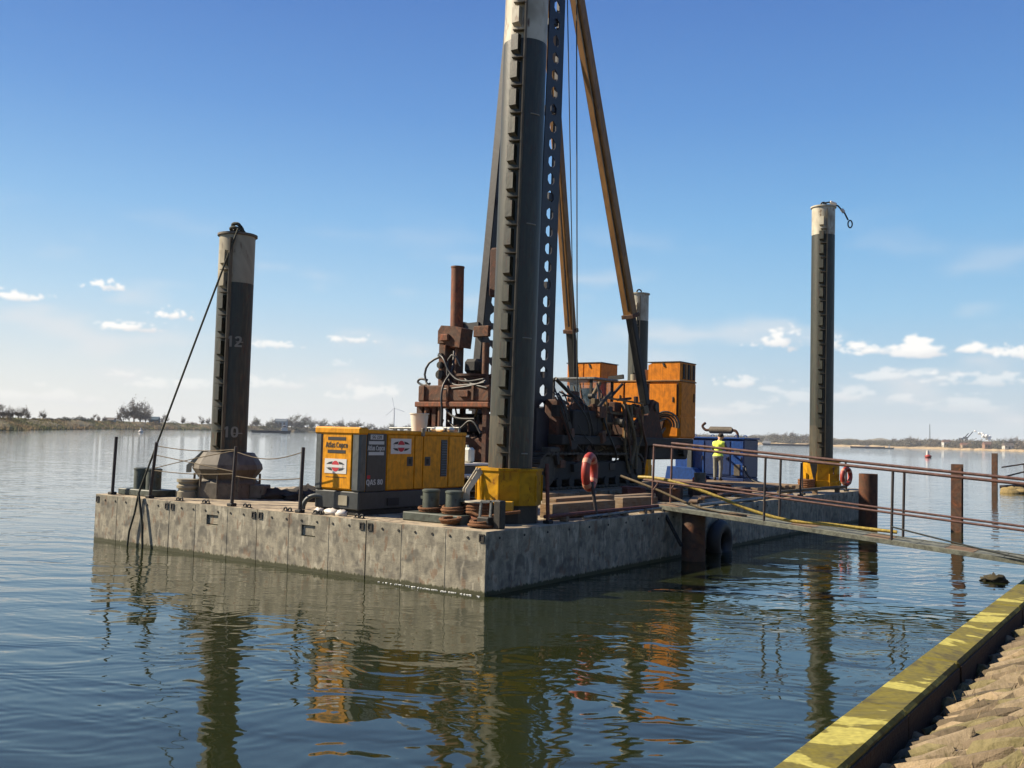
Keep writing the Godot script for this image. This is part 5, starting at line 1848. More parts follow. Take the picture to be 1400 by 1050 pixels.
# ------------------------------------------------------------------ gangway to the shore
func build_gangway() -> void:
	var t := thing("gangway", "narrow steel gangway with double pipe handrails from barge to shore", "gangway", Vector3(3.5, 0.3, -7.0))
	var A := Vector3(-0.42, 1.14, 0)
	var B := Vector3(9.4, 0.42, 0)
	var zn := -6.60
	var zf := -7.50
	var at := func(x: float, h: float, z: float) -> Vector3:
		var q := (x - A.x) / (B.x - A.x)
		return Vector3(x, lerpf(A.y, B.y, q) + h, z)
	var mb: MB
	for z in [zn, zf]:
		mb = MB.new()
		mb.bar(at.call(A.x, -0.02, z), at.call(B.x, -0.02, z), 0.05, 0.09, Vector3.UP, 0.006)
		part(mb, "side_beam", M.grate, t)
	for k in 20:
		var x0 := lerpf(A.x, B.x, k / 20.0)
		var x1 := lerpf(A.x, B.x, (k + 0.97) / 20.0)
		mb = MB.new()
		mb.bar(at.call(x0, 0.0, (zn + zf) * 0.5), at.call(x1, 0.0, (zn + zf) * 0.5), absf(zf - zn) - 0.06, 0.025, Vector3.UP)
		part(mb, "tread_board", M.grate if k % 3 else M.timber_pale, t)
	for z in [zn, zf]:
		var m: Material = M.rail
		mb = MB.new()
		var hi := 0.0 if z == zn else 0.05
		mb.tube([at.call(-0.40, 1.30 + hi, z), at.call(9.2, 1.36 + hi, z)], 0.030, 10)
		part(mb, "top_rail", m, t)
		mb = MB.new()
		mb.tube(hose([at.call(-0.40, 0.30, z), at.call(-0.39, 0.45, z), at.call(-0.2, 0.52, z), at.call(0.4, 0.52, z), at.call(9.2, 0.54, z)], 0.0, 40), 0.022, 8)
		part(mb, "mid_rail", m, t)
		for x in [-0.40, 2.10, 4.57, 7.1]:
			mb = MB.new()
			mb.tube([at.call(x, -0.04, z), at.call(x + 0.02, 1.31, z)], 0.026, 8)
			part(mb, "rail_post", m if x < 1.0 else M.post, t)
	# strut under the barge end
	mb = MB.new()
	mb.bar(Vector3(-0.1, 1.06, -6.5), Vector3(0.42, 0.35, -6.35), 0.06, 0.05)
	part(mb, "strut", M.black, t)
	# hoses along the gangway
	var runs := [[[Vector3(-0.9, 1.72, -6.9), Vector3(-0.2, 1.70, -6.75), Vector3(0.7, 1.50, -6.75), Vector3(2.2, 1.06, -6.8), Vector3(3.4, 0.98, -6.9), Vector3(4.6, 0.93, -6.9)], 0.035, M.hose_yellow, "yellow hose sagging from the barge onto the gangway"], [[Vector3(-1.4, 1.72, -7.0), Vector3(-0.6, 1.50, -6.95), Vector3(0.6, 1.12, -6.95), Vector3(1.6, 1.02, -6.95)], 0.028, M.hose_tan, "tan hose dropping from the barge edge onto the gangway"], [[Vector3(4.57, 1.05, -6.58), Vector3(5.6, 0.86, -6.56), Vector3(6.8, 0.66, -6.54), Vector3(7.9, 0.50, -6.56)], 0.016, M.wire, "dark rope tied along the gangway's shore end"]]
	for r in runs:
		mb = MB.new()
		mb.tube(hose(r[0], 0.0, 26), r[1], 7)
		solo(mb, "hose" if r[2] != M.wire else "stay_rope", r[2], r[3], "hose" if r[2] != M.wire else "rope", r[0][2])


# ------------------------------------------------------------------ blue power pack
func build_power_pack() -> void:
	var y := DECK + 0.22
	var t := thing("power_pack", "dark blue hydraulic power pack with a grey silencer on its roof", "power pack", Vector3(-4.9, y - 0.2, -20.6))
	var mb := MB.new()
	var x0 := -5.95
	var x1 := -3.95
	var z0 := -22.3
	var z1 := -20.9
	mb.slab(Vector3(x0, y - 0.2, z0), Vector3(x1, y + 0.02, z1), 0.02)
	part(mb, "skid", M.blue_dark, t)
	mb = MB.new()
	mb.slab(Vector3(x0, y + 0.02, z0), Vector3(x1, 2.66, z1), 0.04)
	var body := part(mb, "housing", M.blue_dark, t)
	mb = MB.new()
	mb.slab(Vector3(x0 - 0.04, 2.66, z0 - 0.04), Vector3(x1 + 0.04, 2.72, z1 + 0.05), 0.01)
	part(mb, "roof_plate", M.blue, t)
	for k in 4:
		mb = MB.new()
		var xa := lerpf(x0, x1, k / 4.0) + 0.03
		mb.slab(Vector3(xa, y + 0.12, z1 - 0.005), Vector3(xa + 0.44, 2.58, z1 + 0.025), 0.012)
		var d := part(mb, "door", M.blue_dark if k % 3 else M.blue, body)
		mb = MB.new()
		mb.box(Vector3(xa + 0.38, 1.95, z1 + 0.035), Vector3(0.04, 0.14, 0.03), Basis(), 0.006)
		part(mb, "handle", M.black, d)
	for a in [[2.2, 0.22, M.galv], [1.55, 0.4, M.guide_grey]]:
		mb = MB.new()
		mb.slab(Vector3(x1 - 0.36, a[0] - a[1] * 0.5, z1 + 0.02), Vector3(x1 - 0.14, a[0] + a[1] * 0.5, z1 + 0.045), 0.006)
		part(mb, "panel_plate", a[2], body)
	# bright lit front flank with a sloped tank
	mb = MB.new()
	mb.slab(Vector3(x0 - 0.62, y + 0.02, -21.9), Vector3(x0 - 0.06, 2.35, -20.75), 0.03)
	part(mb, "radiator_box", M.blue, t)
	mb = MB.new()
	mb.slab(Vector3(x0 - 0.12, y + 0.25, -20.78), Vector3(x0 + 0.06, 2.5, -20.70), 0.01)
	part(mb, "edge_post", M.grey_panel, t)
	mb = MB.new()
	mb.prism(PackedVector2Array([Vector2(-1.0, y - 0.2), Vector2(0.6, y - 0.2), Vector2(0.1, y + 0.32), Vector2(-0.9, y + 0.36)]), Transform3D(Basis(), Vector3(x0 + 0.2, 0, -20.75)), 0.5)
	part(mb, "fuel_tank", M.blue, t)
	# silencer
	mb = MB.new()
	mb.cyl(Vector3(-5.42, 2.98, -21.3), Vector3(-4.62, 2.98, -21.3), 0.13, -1, 18)
	mb.cyl(Vector3(-5.46, 2.98, -21.3), Vector3(-5.42, 2.98, -21.3), 0.09, 0.13, 18)
	mb.cyl(Vector3(-4.62, 2.98, -21.3), Vector3(-4.56, 2.98, -21.3), 0.13, 0.08, 18)
	var s := part(mb, "silencer", M.guide_grey, t)
	mb = MB.new()
	mb.tube(hose([Vector3(-5.44, 2.98, -21.3), Vector3(-5.62, 2.98, -21.3), Vector3(-5.74, 3.12, -21.3), Vector3(-5.62, 3.24, -21.3)], 0.0, 12), 0.05, 8)
	part(mb, "tail_pipe", M.rust_dark, s)
	mb = MB.new()
	mb.tube(hose([Vector3(-4.58, 2.98, -21.3), Vector3(-4.44, 2.96, -21.3), Vector3(-4.36, 2.85, -21.3), Vector3(-4.36, 2.70, -21.3)], 0.0, 10), 0.05, 8)
	part(mb, "exhaust_pipe", M.rust_dark, s)
	for x in [-5.9, -5.2, -4.3, -3.95]:
		mb = MB.new()
		mb.torus(Vector3(x, 2.74, -21.0), 0.06, 0.018, Basis(), 12, 6, 0.0, PI)
		part(mb, "lifting_eye", M.blue, t)
	# cables to the deck
	for k in 2:
		mb = MB.new()
		mb.tube(hose([Vector3(-3.93, 1.7, -21.0 + 0.2 * k), Vector3(-3.6, 1.3, -20.6), Vector3(-3.0, 1.10, -20.4 - 0.3 * k), Vector3(-2.3, 1.07, -19.9)], 0.0, 14), 0.03, 6)
		part(mb, "cable", M.hose, t)


# ------------------------------------------------------------------ the worker: joints with radii, joined by a smooth minimum and meshed as surface nets
func body_mesh(bones: Array, cell: float, lo: Vector3, hi: Vector3, blend: float, colour: Callable) -> ArrayMesh:
	var n := Vector3i(((hi - lo) / cell).ceil())
	var sx := n.x + 1
	var sy := n.y + 1
	var sz := n.z + 1
	var f := PackedFloat32Array()
	f.resize(sx * sy * sz)
	f.fill(1.0)
	for b in bones:
		var p: Vector3 = b[0]
		var q: Vector3 = b[1]
		var r0: float = b[2]
		var r1: float = b[3]
		var reach := maxf(r0, r1) + 0.09
		var a0 := Vector3i(((p.min(q) - Vector3.ONE * reach - lo) / cell).floor()).clamp(Vector3i.ZERO, n)
		var a1 := Vector3i(((p.max(q) + Vector3.ONE * reach - lo) / cell).ceil()).clamp(Vector3i.ZERO, n)
		var d := q - p
		var dd := maxf(d.length_squared(), 1e-9)
		for k in range(a0.z, a1.z + 1):
			for j in range(a0.y, a1.y + 1):
				for i in range(a0.x, a1.x + 1):
					var w := lo + Vector3(i, j, k) * cell
					var t := clampf((w - p).dot(d) / dd, 0.0, 1.0)
					var dist := w.distance_to(p + d * t) - lerpf(r0, r1, t)
					var at := (k * sy + j) * sx + i
					var h := clampf(0.5 + 0.5 * (f[at] - dist) / blend, 0.0, 1.0)
					f[at] = lerpf(f[at], dist, h) - blend * h * (1.0 - h)
	var verts := PackedVector3Array()
	var cols := PackedColorArray()
	var nors := PackedVector3Array()
	var id := PackedInt32Array()
	id.resize(n.x * n.y * n.z)
	id.fill(-1)
	var offs := []
	for k in 2:
		for j in 2:
			for i in 2:
				offs.append(Vector3i(i, j, k))
	for k in n.z:
		for j in n.y:
			for i in n.x:
				var sum := Vector3.ZERO
				var cnt := 0
				var s0 := f[(k * sy + j) * sx + i] < 0.0
				var any := false
				for o in offs:
					if (f[((k + o.z) * sy + j + o.y) * sx + i + o.x] < 0.0) != s0:
						any = true
						break
				if not any:
					continue
				for a in 8:
					for ax in [1, 2, 4]:
						if a & ax:
							continue
						var o0: Vector3i = offs[a]
						var o1: Vector3i = offs[a | ax]
						var v0 := f[((k + o0.z) * sy + j + o0.y) * sx + i + o0.x]
						var v1 := f[((k + o1.z) * sy + j + o1.y) * sx + i + o1.x]
						if (v0 < 0.0) != (v1 < 0.0):
							sum += Vector3(o0).lerp(Vector3(o1), v0 / (v0 - v1))
							cnt += 1
				id[(k * n.y + j) * n.x + i] = verts.size()
				var p := lo + (Vector3(i, j, k) + sum / cnt) * cell
				verts.append(p)
				cols.append(colour.call(p))
				var g := Vector3(f[(k * sy + j) * sx + i + 1] - f[(k * sy + j) * sx + i], f[(k * sy + j + 1) * sx + i] - f[(k * sy + j) * sx + i], f[((k + 1) * sy + j) * sx + i] - f[(k * sy + j) * sx + i])
				nors.append(g.normalized() if g.length() > 0.0 else Vector3.UP)
	var idx := PackedInt32Array()
	var step := [1, n.x, n.x * n.y]
	for k in range(1, n.z):
		for j in range(1, n.y):
			for i in range(1, n.x):
				for ax in 3:
					var e := Vector3i.ZERO
					e[ax] = 1
					var s0 := f[(k * sy + j) * sx + i] < 0.0
					var s1 := f[((k + e.z) * sy + j + e.y) * sx + i + e.x] < 0.0
					if s0 == s1:
						continue
					var c := (k * n.y + j) * n.x + i
					var u: int = step[(ax + 1) % 3]
					var w: int = step[(ax + 2) % 3]
					var q := [id[c], id[c - u], id[c - u - w], id[c - w]]
					if q.min() < 0:
						continue
					if not s0:
						q.reverse()
					for m in [0, 2, 1, 0, 3, 2]:
						idx.append(q[m])
	var a := []
	a.resize(Mesh.ARRAY_MAX)
	a[Mesh.ARRAY_VERTEX] = verts
	a[Mesh.ARRAY_NORMAL] = nors
	a[Mesh.ARRAY_COLOR] = cols
	a[Mesh.ARRAY_INDEX] = idx
	var m := ArrayMesh.new()
	m.add_surface_from_arrays(Mesh.PRIMITIVE_TRIANGLES, a)
	return m


func build_worker() -> void:
	# local axes: feet at the origin, facing -z
	var t := thing("person", "person in a yellow vest and grey trousers facing the blue power pack", "person", Vector3(-4.62, DECK + 0.14, -20.15), "", 0.15)
	t.scale = Vector3.ONE * 0.98
	var skin := Color(0.42, 0.24, 0.16)
	var hip := Vector3(0, 0.88, 0.0)
	var chest := Vector3(0.0, 1.26, -0.08)
	var neck := Vector3(0.0, 1.45, -0.17)
	var head := Vector3(0.03, 1.60, -0.25)
	var bones := [
		[hip + Vector3(-0.07, 0, 0), hip + Vector3(0.07, 0, 0), 0.125, 0.125], [hip, chest, 0.135, 0.15], [chest + Vector3(-0.10, 0.06, 0), chest + Vector3(0.10, 0.06, 0), 0.125, 0.125], [chest, neck, 0.10, 0.06], [neck, head, 0.06, 0.075],
		[head + Vector3(0, 0.03, 0.0), head + Vector3(0, -0.03, -0.03), 0.098, 0.082], [head + Vector3(0, -0.02, -0.09), head + Vector3(0, -0.04, -0.11), 0.022, 0.018], [head + Vector3(-0.10, -0.01, 0), head + Vector3(-0.10, -0.04, 0), 0.018, 0.014], [head + Vector3(0.10, -0.01, 0), head + Vector3(0.10, -0.04, 0), 0.018, 0.014]]
	for s in [-1.0, 1.0]:
		var h := Vector3(0.09 * s, 0.86, 0.0)
		var kn := Vector3((0.11 if s < 0 else 0.12) * s, 0.47, -0.03 if s < 0 else 0.02)
		var an := Vector3(0.10 * s, 0.09, 0.03 if s < 0 else 0.06)
		bones.append([h, kn, 0.098, 0.068])
		bones.append([kn, an, 0.068, 0.05])
		bones.append([an + Vector3(0, -0.03, 0.03), an + Vector3(0.02 * s, -0.05, -0.17), 0.045, 0.038])
		var sh := Vector3(0.19 * s, 1.36, -0.10)
		var el := Vector3(0.27 * s, 1.12, -0.22)
		var wr := Vector3(0.22 * s, 1.10, -0.46)
		bones.append([sh, el, 0.062, 0.046])
		bones.append([el, wr, 0.046, 0.032])
		bones.append([wr, wr + Vector3(0.0, -0.01, -0.08), 0.036, 0.034])
		for k in 4:   # fingers, closed on the panel edge
			var fb := wr + Vector3((k - 1.5) * 0.021, 0.0, -0.10)
			var fm := fb + Vector3(0, -0.012, -0.038 - 0.006 * (1.5 - absf(k - 1.5)))
			bones.append([fb, fm, 0.010, 0.009])
			bones.append([fm, fm + Vector3(0, -0.028, -0.012), 0.009, 0.008])
		bones.append([wr + Vector3(-0.035 * s, 0.0, -0.05), wr + Vector3(-0.055 * s, -0.015, -0.095), 0.012, 0.010])
	var shade := func(p: Vector3) -> Color:
		if p.y > 1.48 - (p.z + 0.17) * 0.2:
			return skin
		if absf(p.x) > 0.155 and p.z < -0.34:
			return skin
		if p.y < 0.13:
			return Color(0.03, 0.025, 0.02)
		if p.y < 0.90:
			return Color(0.17, 0.165, 0.14)
		if absf(p.x) > 0.215 or p.z < -0.30:
			return Color(0.08, 0.09, 0.11)
		if absf(p.y - 1.04) < 0.022 or absf(p.y - 1.20) < 0.022:
			return Color(0.55, 0.56, 0.55)
		return Color(0.72, 0.86, 0.10)
	var o := MeshInstance3D.new()
	o.name = "body"
	o.mesh = body_mesh(bones, 0.0155, Vector3(-0.42, -0.03, -0.72), Vector3(0.42, 1.80, 0.30), 0.035, shade)
	var m := StandardMaterial3D.new()
	m.vertex_color_use_as_albedo = true
	m.roughness = 0.8
	o.material_override = m
	t.add_child(o)
	var mb := MB.new()
	var hn := fbm(9, 3.0, 3)
	mb.ball(head + Vector3(0, 0.045, 0.018), Vector3(0.108, 0.088, 0.108), 10, 16, hn, 0.12)
	var h := MeshInstance3D.new()
	h.name = "hair"
	h.mesh = mb.mesh()
	h.material_override = mat(rgb(40, 32, 26), 0.8)
	t.add_child(h)


# ------------------------------------------------------------------ piles in the water
func pile_tube(x: float, z: float, r: float, top: float, m: Material, label: String) -> void:
	var t := thing("mooring_pile", label, "pile", Vector3(x, -3.0, z), "steel piles in the water")
	var mb := MB.new()
	mb.lathe(Vector3(x, 0, z), [[r, -3.0], [r, top], [r - 0.025, top], [r - 0.025, top - 0.3]], 32)
	part(mb, "tube", m, t)
	mb = MB.new()
	mb.lathe(Vector3(x, 0, z), [[0.0, top - 0.06], [r - 0.025, top - 0.06]], 32)
	part(mb, "cap", M.dirt, t)


func build_piles() -> void:
	pile_tube(0.42, -6.95, 0.25, 1.04, M.rust, "rusty tube pile under the barge end of the gangway")
	pile_tube(0.95, -18.75, 0.28, 1.68, mat(Color(0.78, 0.70, 0.58), 0.85, 0.0, tex.rust, Vector3(0.5, 0.3, 0.5), tex.rough, 0.5), "brown tube pile standing off the barge's far corner")
	var mb := MB.new()
	# H-section pile and a slimmer one beyond
	for a in [[3.31, -19.85, 0.30, 2.06, "rusty H-section pile standing alone in open water"], [-0.5, -52.5, 0.30, 2.30, "distant slim pile beside the stone groyne"]]:
		var t := thing("steel_pile", a[4], "pile", Vector3(a[0], -3, a[1]), "steel piles in the water")
		var c := Vector3(a[0], 0, a[1])
		var w: float = a[2] * 0.5
		mb = MB.new()
		mb.slab(c + Vector3(-w, -3, -w), c + Vector3(w, a[3], -w + 0.03))
		part(mb, "flange", M.rust, t)
		mb = MB.new()
		mb.slab(c + Vector3(-w, -3, w - 0.03), c + Vector3(w, a[3], w))
		part(mb, "flange", M.rust, t)
		mb = MB.new()
		mb.slab(c + Vector3(-0.015, -3, -w + 0.03), c + Vector3(0.015, a[3] - 0.01, w - 0.03))
		part(mb, "web", M.rust_dark, t)


# ------------------------------------------------------------------ near shore: coping and stone revetment
func slope_y(x: float) -> float:
	return 0.14 + (x - 7.3) * 0.45


func stone_mesh(s: int) -> ArrayMesh:
	var nz := fbm(500 + s, 1.1, 3)
	var mb := MB.new()
	var rings := 5
	var segs := 8
	var p := []
	for i in rings + 1:
		for j in segs:
			var th := PI * i / rings
			var ph := TAU * j / segs
			var d := Vector3(sin(th) * cos(ph), cos(th), sin(th) * sin(ph))
			var q := Vector3(signf(d.x) * pow(absf(d.x), 0.55), signf(d.y) * pow(absf(d.y), 0.6), signf(d.z) * pow(absf(d.z), 0.6))
			q *= 1.0 + 0.55 * nz.get_noise_3dv(q * 1.2 + Vector3(s, 0, 0))
			p.append(q * 0.5)
	var nrm := func(i: int, j: int) -> Vector3:
		var a: Vector3 = p[clampi(i - 1, 0, rings) * segs + j % segs]
		var b: Vector3 = p[clampi(i + 1, 0, rings) * segs + j % segs]
		var c: Vector3 = p[i * segs + (j + 1) % segs]
		var e: Vector3 = p[i * segs + (j + segs - 1) % segs]
		var n := (b - a).cross(c - e)
		if n.dot(p[i * segs + j % segs]) < 0.0:
			n = -n
		return n.normalized() if n.length() > 1e-6 else (p[i * segs + j % segs] as Vector3).normalized()
	for i in rings:
		for j in segs:
			var a: Vector3 = p[i * segs + j]
			var b: Vector3 = p[i * segs + (j + 1) % segs]
			var c: Vector3 = p[(i + 1) * segs + (j + 1) % segs]
			var d: Vector3 = p[(i + 1) * segs + j]
			var n0: Vector3 = nrm.call(i, j)
			var n1: Vector3 = nrm.call(i, j + 1)
			var n2: Vector3 = nrm.call(i + 1, j + 1)
			var n3: Vector3 = nrm.call(i + 1, j)
			var o := ((a + b + c + d) * 0.25).normalized()
			if i > 0:
				var m := (n0 + n1 + n2).normalized().lerp((b - a).cross(c - a).normalized() * signf((b - a).cross(c - a).dot(o)), 0.5).normalized()
				mb.tri(a, b, c, m, m, m)
			if i < rings - 1:
				var m := (n0 + n2 + n3).normalized().lerp((c - a).cross(d - a).normalized() * signf((c - a).cross(d - a).dot(o)), 0.5).normalized()
				mb.tri(a, c, d, m, m, m)
	return mb.mesh()


func build_shore() -> void:
	var nz := fbm(15, 0.5, 4)
	# embankment under the stones
	var mb := MB.new()
	var prof := [[7.22, -2.0], [7.24, 0.02], [7.3, 0.06], [11.6, slope_y(11.6) - 0.09], [13.0, 2.3], [60.0, 2.6], [200.0, 3.0]]
	for i in prof.size() - 1:
		var n := 40
		for k in n:
			var z0 := lerpf(60.0, -160.0, k / float(n))
			var z1 := lerpf(60.0, -160.0, (k + 1) / float(n))
			mb.quad(Vector3(prof[i][0], prof[i][1], z0), Vector3(prof[i + 1][0], prof[i + 1][1], z0), Vector3(prof[i + 1][0], prof[i + 1][1], z1), Vector3(prof[i][0], prof[i][1], z1), Vector3(-0.3, 1, 0))
	struct(mb, "embankment", mat(Color(0.42, 0.38, 0.30), 0.95, 0.0, tex.grime, Vector3.ONE * 0.7, tex.rough, 2.0))
	# coping: long blocks grown over with yellow and olive moss
	var a := fbm(21, 1.0, 4)
	var b := fbm(22, 1.0, 4)
	var moss := paint("moss", 512, 512, func(u, w):
		var t := wrap_noise(a, u, w, 0.9, 1.5)
		var s := wrap_noise(b, u, w, 6.0, 6.0)
		var f := wrap_noise(b, u, w, 20.0, 20.0)
		var col := Color(0.46, 0.42, 0.10).lerp(Color(0.40, 0.37, 0.16), clampf(0.5 + s, 0.0, 1.0))
		col = col.lerp(Color(0.70, 0.66, 0.32), smoothstep(0.12, 0.20, t + s * 0.16 + f * 0.05))
		col = col.lerp(Color(0.30, 0.27, 0.12), smoothstep(0.25, 0.5, -t + s * 0.5) * 0.7)
		return col * (1.0 + f * 0.18))
	var m_moss := mat(Color.WHITE, 0.95, 0.0, moss, Vector3(0.16, 0.3, 0.16), tex.rough, 0.8)
	var m_shade_board := mat(Color(0.46, 0.40, 0.26), 0.95, 0.0, tex.timber, Vector3.ONE * 0.8, tex.rough, 0.8)  # dark tone stands for shade on the land face of the coping
	var t := thing("coping", "long low coping of blocks covered in yellow-green moss at the water", "coping", Vector3(7.05, 0, 0))
	rng.seed = 3
	var z := 15.0
	var k := 0
	while z > -62.0:
		var len := 2.2
		mb = MB.new()
		var e := rng.randf_range(-0.008, 0.008)
		mb.slab(Vector3(6.86 + e, -1.2, z - len + 0.015), Vector3(7.24 + e, 0.40 + e, z), 0.025)
		var cb := part(mb, "coping_block", m_moss, t)
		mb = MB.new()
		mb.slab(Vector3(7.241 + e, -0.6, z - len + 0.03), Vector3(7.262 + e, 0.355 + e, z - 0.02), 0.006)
		part(mb, "shade_board", m_shade_board, cb)  # added slab, its dark colour gives the back of the block its shade
		z -= len
		k += 1
	# pitched stones, set on edge up the slope
	var shapes := []
	for i in 9:
		shapes.append(stone_mesh(i))
	var rv := thing("revetment", "sloping revetment of pitched pale stones set on edge above the coping", "revetment", Vector3(7.3, 0, 2.5))
	var up := Basis(Vector3.BACK, atan(0.45))
	rng.seed = 55
	var rest := []
	var count := 0
	var zz := 9.0
	while zz > -16.0:
		var w := rng.randf_range(0.11, 0.19)
		var x := 7.34 + rng.randf_range(-0.05, 0.12)
		while x < 11.4:
			var len := rng.randf_range(0.30, 0.66)
			var h := rng.randf_range(0.15, 0.24)
			var c := Vector3(x + len * 0.45, 0, zz + rng.randf_range(-0.03, 0.03))
			c.y = slope_y(c.x) - 0.045 + rng.randf_range(-0.025, 0.03)
			var tilt := Basis(Vector3.UP, rng.randf_range(-0.18, 0.10)) * up * Basis(Vector3.RIGHT, rng.randf_range(-0.75, -0.15)) * Basis(Vector3.BACK, rng.randf_range(-0.10, 0.10))
			var tr := Transform3D(tilt.scaled_local(Vector3(len * 1.1, h, w * 0.92)), c)
			var sid := rng.randi() % 9
			var mid := rng.randi() % 5
			if c.x < 8.55 and c.z < 6.6 and c.z > -3.6 and count < 300:
				var o := MeshInstance3D.new()
				o.name = "stone"
				o.mesh = shapes[sid]
				o.material_override = M.stone[mid]
				rv.add_child(o, true)
				o.transform = Transform3D(tr.basis, tr.origin - origin[rv])
				count += 1
			else:
				rest.append(Transform3D(tr.basis, tr.origin - origin[rv]))
			x += len * 0.96
		zz -= w * 0.94
	var mm := MultiMesh.new()
	mm.transform_format = MultiMesh.TRANSFORM_3D
	mm.mesh = shapes[2]
	mm.instance_count = rest.size()
	for i in rest.size():
		mm.set_instance_transform(i, rest[i])
	var mi := MultiMeshInstance3D.new()
	mi.name = "stones"
	mi.multimesh = mm
	mi.material_override = M.stone[0]
	mi.set_meta("kind", "stuff")
	rv.add_child(mi)
	# rubble between coping and stones
	rng.seed = 91
	for i in 26:
		var o := MeshInstance3D.new()
		o.name = numbered("rubble_stone")
		o.mesh = shapes[i % 9]
		o.material_override = M.stone[[0, 2, 2, 3][i % 4]]
		var zc := rng.randf_range(-3.0, 6.0)
		if i < 4:
			zc = 2.3 + 0.12 * i
		var s := rng.randf_range(0.07, 0.16)
		add_child(o)
		var at := Vector3(7.31 + rng.randf_range(-0.02, 0.05), 0.08 + s * 0.35, zc)
		o.transform = Transform3D(Basis(Vector3(rng.randf(), rng.randf(), rng.randf()).normalized(), rng.randf() * 3.0).scaled_local(Vector3(s * 1.4, s, s)), at)
		tag(o, "small loose rubble stone in the gap behind the mossy coping", "stone", "rubble behind the coping")
	# dry grass between the stones
	mb = MB.new()
	for i in 620:
		var x := rng.randf_range(7.4, 9.6)
		var c := Vector3(x, slope_y(x) + 0.02, rng.randf_range(-3.0, 7.0))
		var d := Vector3(rng.randf_range(-0.5, 0.5), rng.randf_range(0.4, 1.0), rng.randf_range(-0.5, 0.5)).normalized() * rng.randf_range(0.05, 0.17)
		var sd := Vector3(rng.randf() - 0.5, 0, rng.randf() - 0.5).normalized() * 0.0035
		mb.flat(c - sd, c + sd, c + d, Vector3(0, 0.3, 1))
	var gs := MeshInstance3D.new()
	gs.name = numbered("dry_grass")
	gs.mesh = mb.mesh()
	gs.material_override = mat(rgb(158, 138, 96), 0.9)
	gs.set_meta("kind", "stuff")
	gs.set_meta("label", "dry straw blades between the revetment stones")
	gs.set_meta("category", "grass")
	add_child(gs)
	# weed-covered rock awash
	mb = MB.new()
	var rn := fbm(99, 1.5, 4)
	mb.ball(Vector3(6.06, 0.0, -8.4), Vector3(0.22, 0.13, 0.16), 10, 16, rn, 0.9)
	mb.ball(Vector3(5.92, 0.0, -8.36), Vector3(0.14, 0.07, 0.12), 8, 12, rn, 0.9)
	solo(mb, "rock", mat(rgb(72, 66, 44), 0.9, 0.0, tex.grime, Vector3.ONE * 2.0), "small weedy rock awash off the mossy coping", "rock", Vector3(6.06, -0.1, -8.4))


# ------------------------------------------------------------------ far banks
func bank_strip(pts: Array, prof: Array, lift: Callable, called: String, m: Material) -> void:
	# pts: [column, distance]
	var nz := fbm(131, 0.012, 4)
	var cols := []
	var u: float = pts[0][0]
	while u <= pts[-1][0]:
		var d := 0.0
		for i in pts.size() - 1:
			if u >= pts[i][0] and u <= pts[i + 1][0]:
				d = lerpf(pts[i][1], pts[i + 1][1], (u - pts[i][0]) / (pts[i + 1][0] - pts[i][0]))
		cols.append([u, d])
		u += 6.0
	var mb := MB.new()
	var grid := []
	for c in cols:
		var row := []
		for p in prof:
			var q := away(c[0], c[1] * (1.0 + 0.012 * nz.get_noise_1d(c[0] * 14.0)) + p[0])
			q.y = p[1] * lift.call(c[1]) * (1.0 + (0.35 * nz.get_noise_2d(q.x, q.z) if p[0] > 3.0 else 0.0))
			row.append(q)
		grid.append(row)
	for i in grid.size() - 1:
		for j in prof.size() - 1:
			mb.quad(grid[i][j], grid[i + 1][j], grid[i + 1][j + 1], grid[i][j + 1], Vector3.UP)
	struct(mb, called, m)


func bank_dist(u: float) -> float:
	var pts := LEFT if u < 620.0 else RIGHT
	for i in pts.size() - 1:
		if u >= pts[i][0] and u <= pts[i + 1][0]:
			return lerpf(pts[i][1], pts[i + 1][1], (u - pts[i][0]) / float(pts[i + 1][0] - pts[i][0]))
	return 1500.0


const LEFT := [[-420, 190], [-150, 262], [0, 335], [70, 440], [127, 590], [240, 960], [330, 1200], [420, 1400], [560, 1600], [640, 1700]]
const RIGHT := [[600, 1900], [800, 2000], [1000, 1900], [1200, 1700], [1300, 1640], [1400, 1560], [1600, 1300], [1900, 1000]]


func grow(trunk: MB, crown: MB, p: Vector3, d: Vector3, len: float, r: float, depth: int) -> void:
	var q := p + d * len
	var mid := p.lerp(q, 0.5) + Vector3(rng.randf() - 0.5, 0, rng.randf() - 0.5) * len * 0.10
	if depth < 3:
		trunk.cyl(p, mid, r, r * 0.85, 6, false)
		trunk.cyl(mid, q, r * 0.85, r * 0.68, 6, false)
	else:
		crown.cyl(p, q, r, r * 0.5, 3, false)
	if depth >= 5:
		for k in 4:
			var e := (d + Vector3(rng.randfn(0, 0.6), rng.randfn(0.1, 0.5), rng.randfn(0, 0.6))).normalized() * rng.randf_range(0.35, 0.8)
			var s := e.cross(Vector3(rng.randf() - 0.5, rng.randf() - 0.5, rng.randf() - 0.5)).normalized() * 0.022
			crown.flat(q - s, q + s, q + e, Vector3.UP)
			crown.flat(q - e * 0.2 + s, q + e * 0.5 - s, q + e * 0.6 + Vector3(s.z, s.x, s.y) * 8.0, Vector3.UP)
		return
	var n = [5, 4, 4, 3, 3][depth]
	for k in n:
		var ax := d.cross(Vector3(rng.randf() - 0.5, rng.randf() - 0.5, rng.randf() - 0.5)).normalized()
		var e := d.rotated(ax, rng.randf_range(0.08, 0.3) if k == 0 else rng.randf_range(0.45, 1.0))
		e = (e + Vector3.UP * 0.10).normalized()
		grow(trunk, crown, q if k == 0 else p.lerp(q, rng.randf_range(0.35, 1.0)), e, len * (rng.randf_range(0.75, 0.9) if k == 0 else rng.randf_range(0.5, 0.75)), r * 0.62, depth + 1)


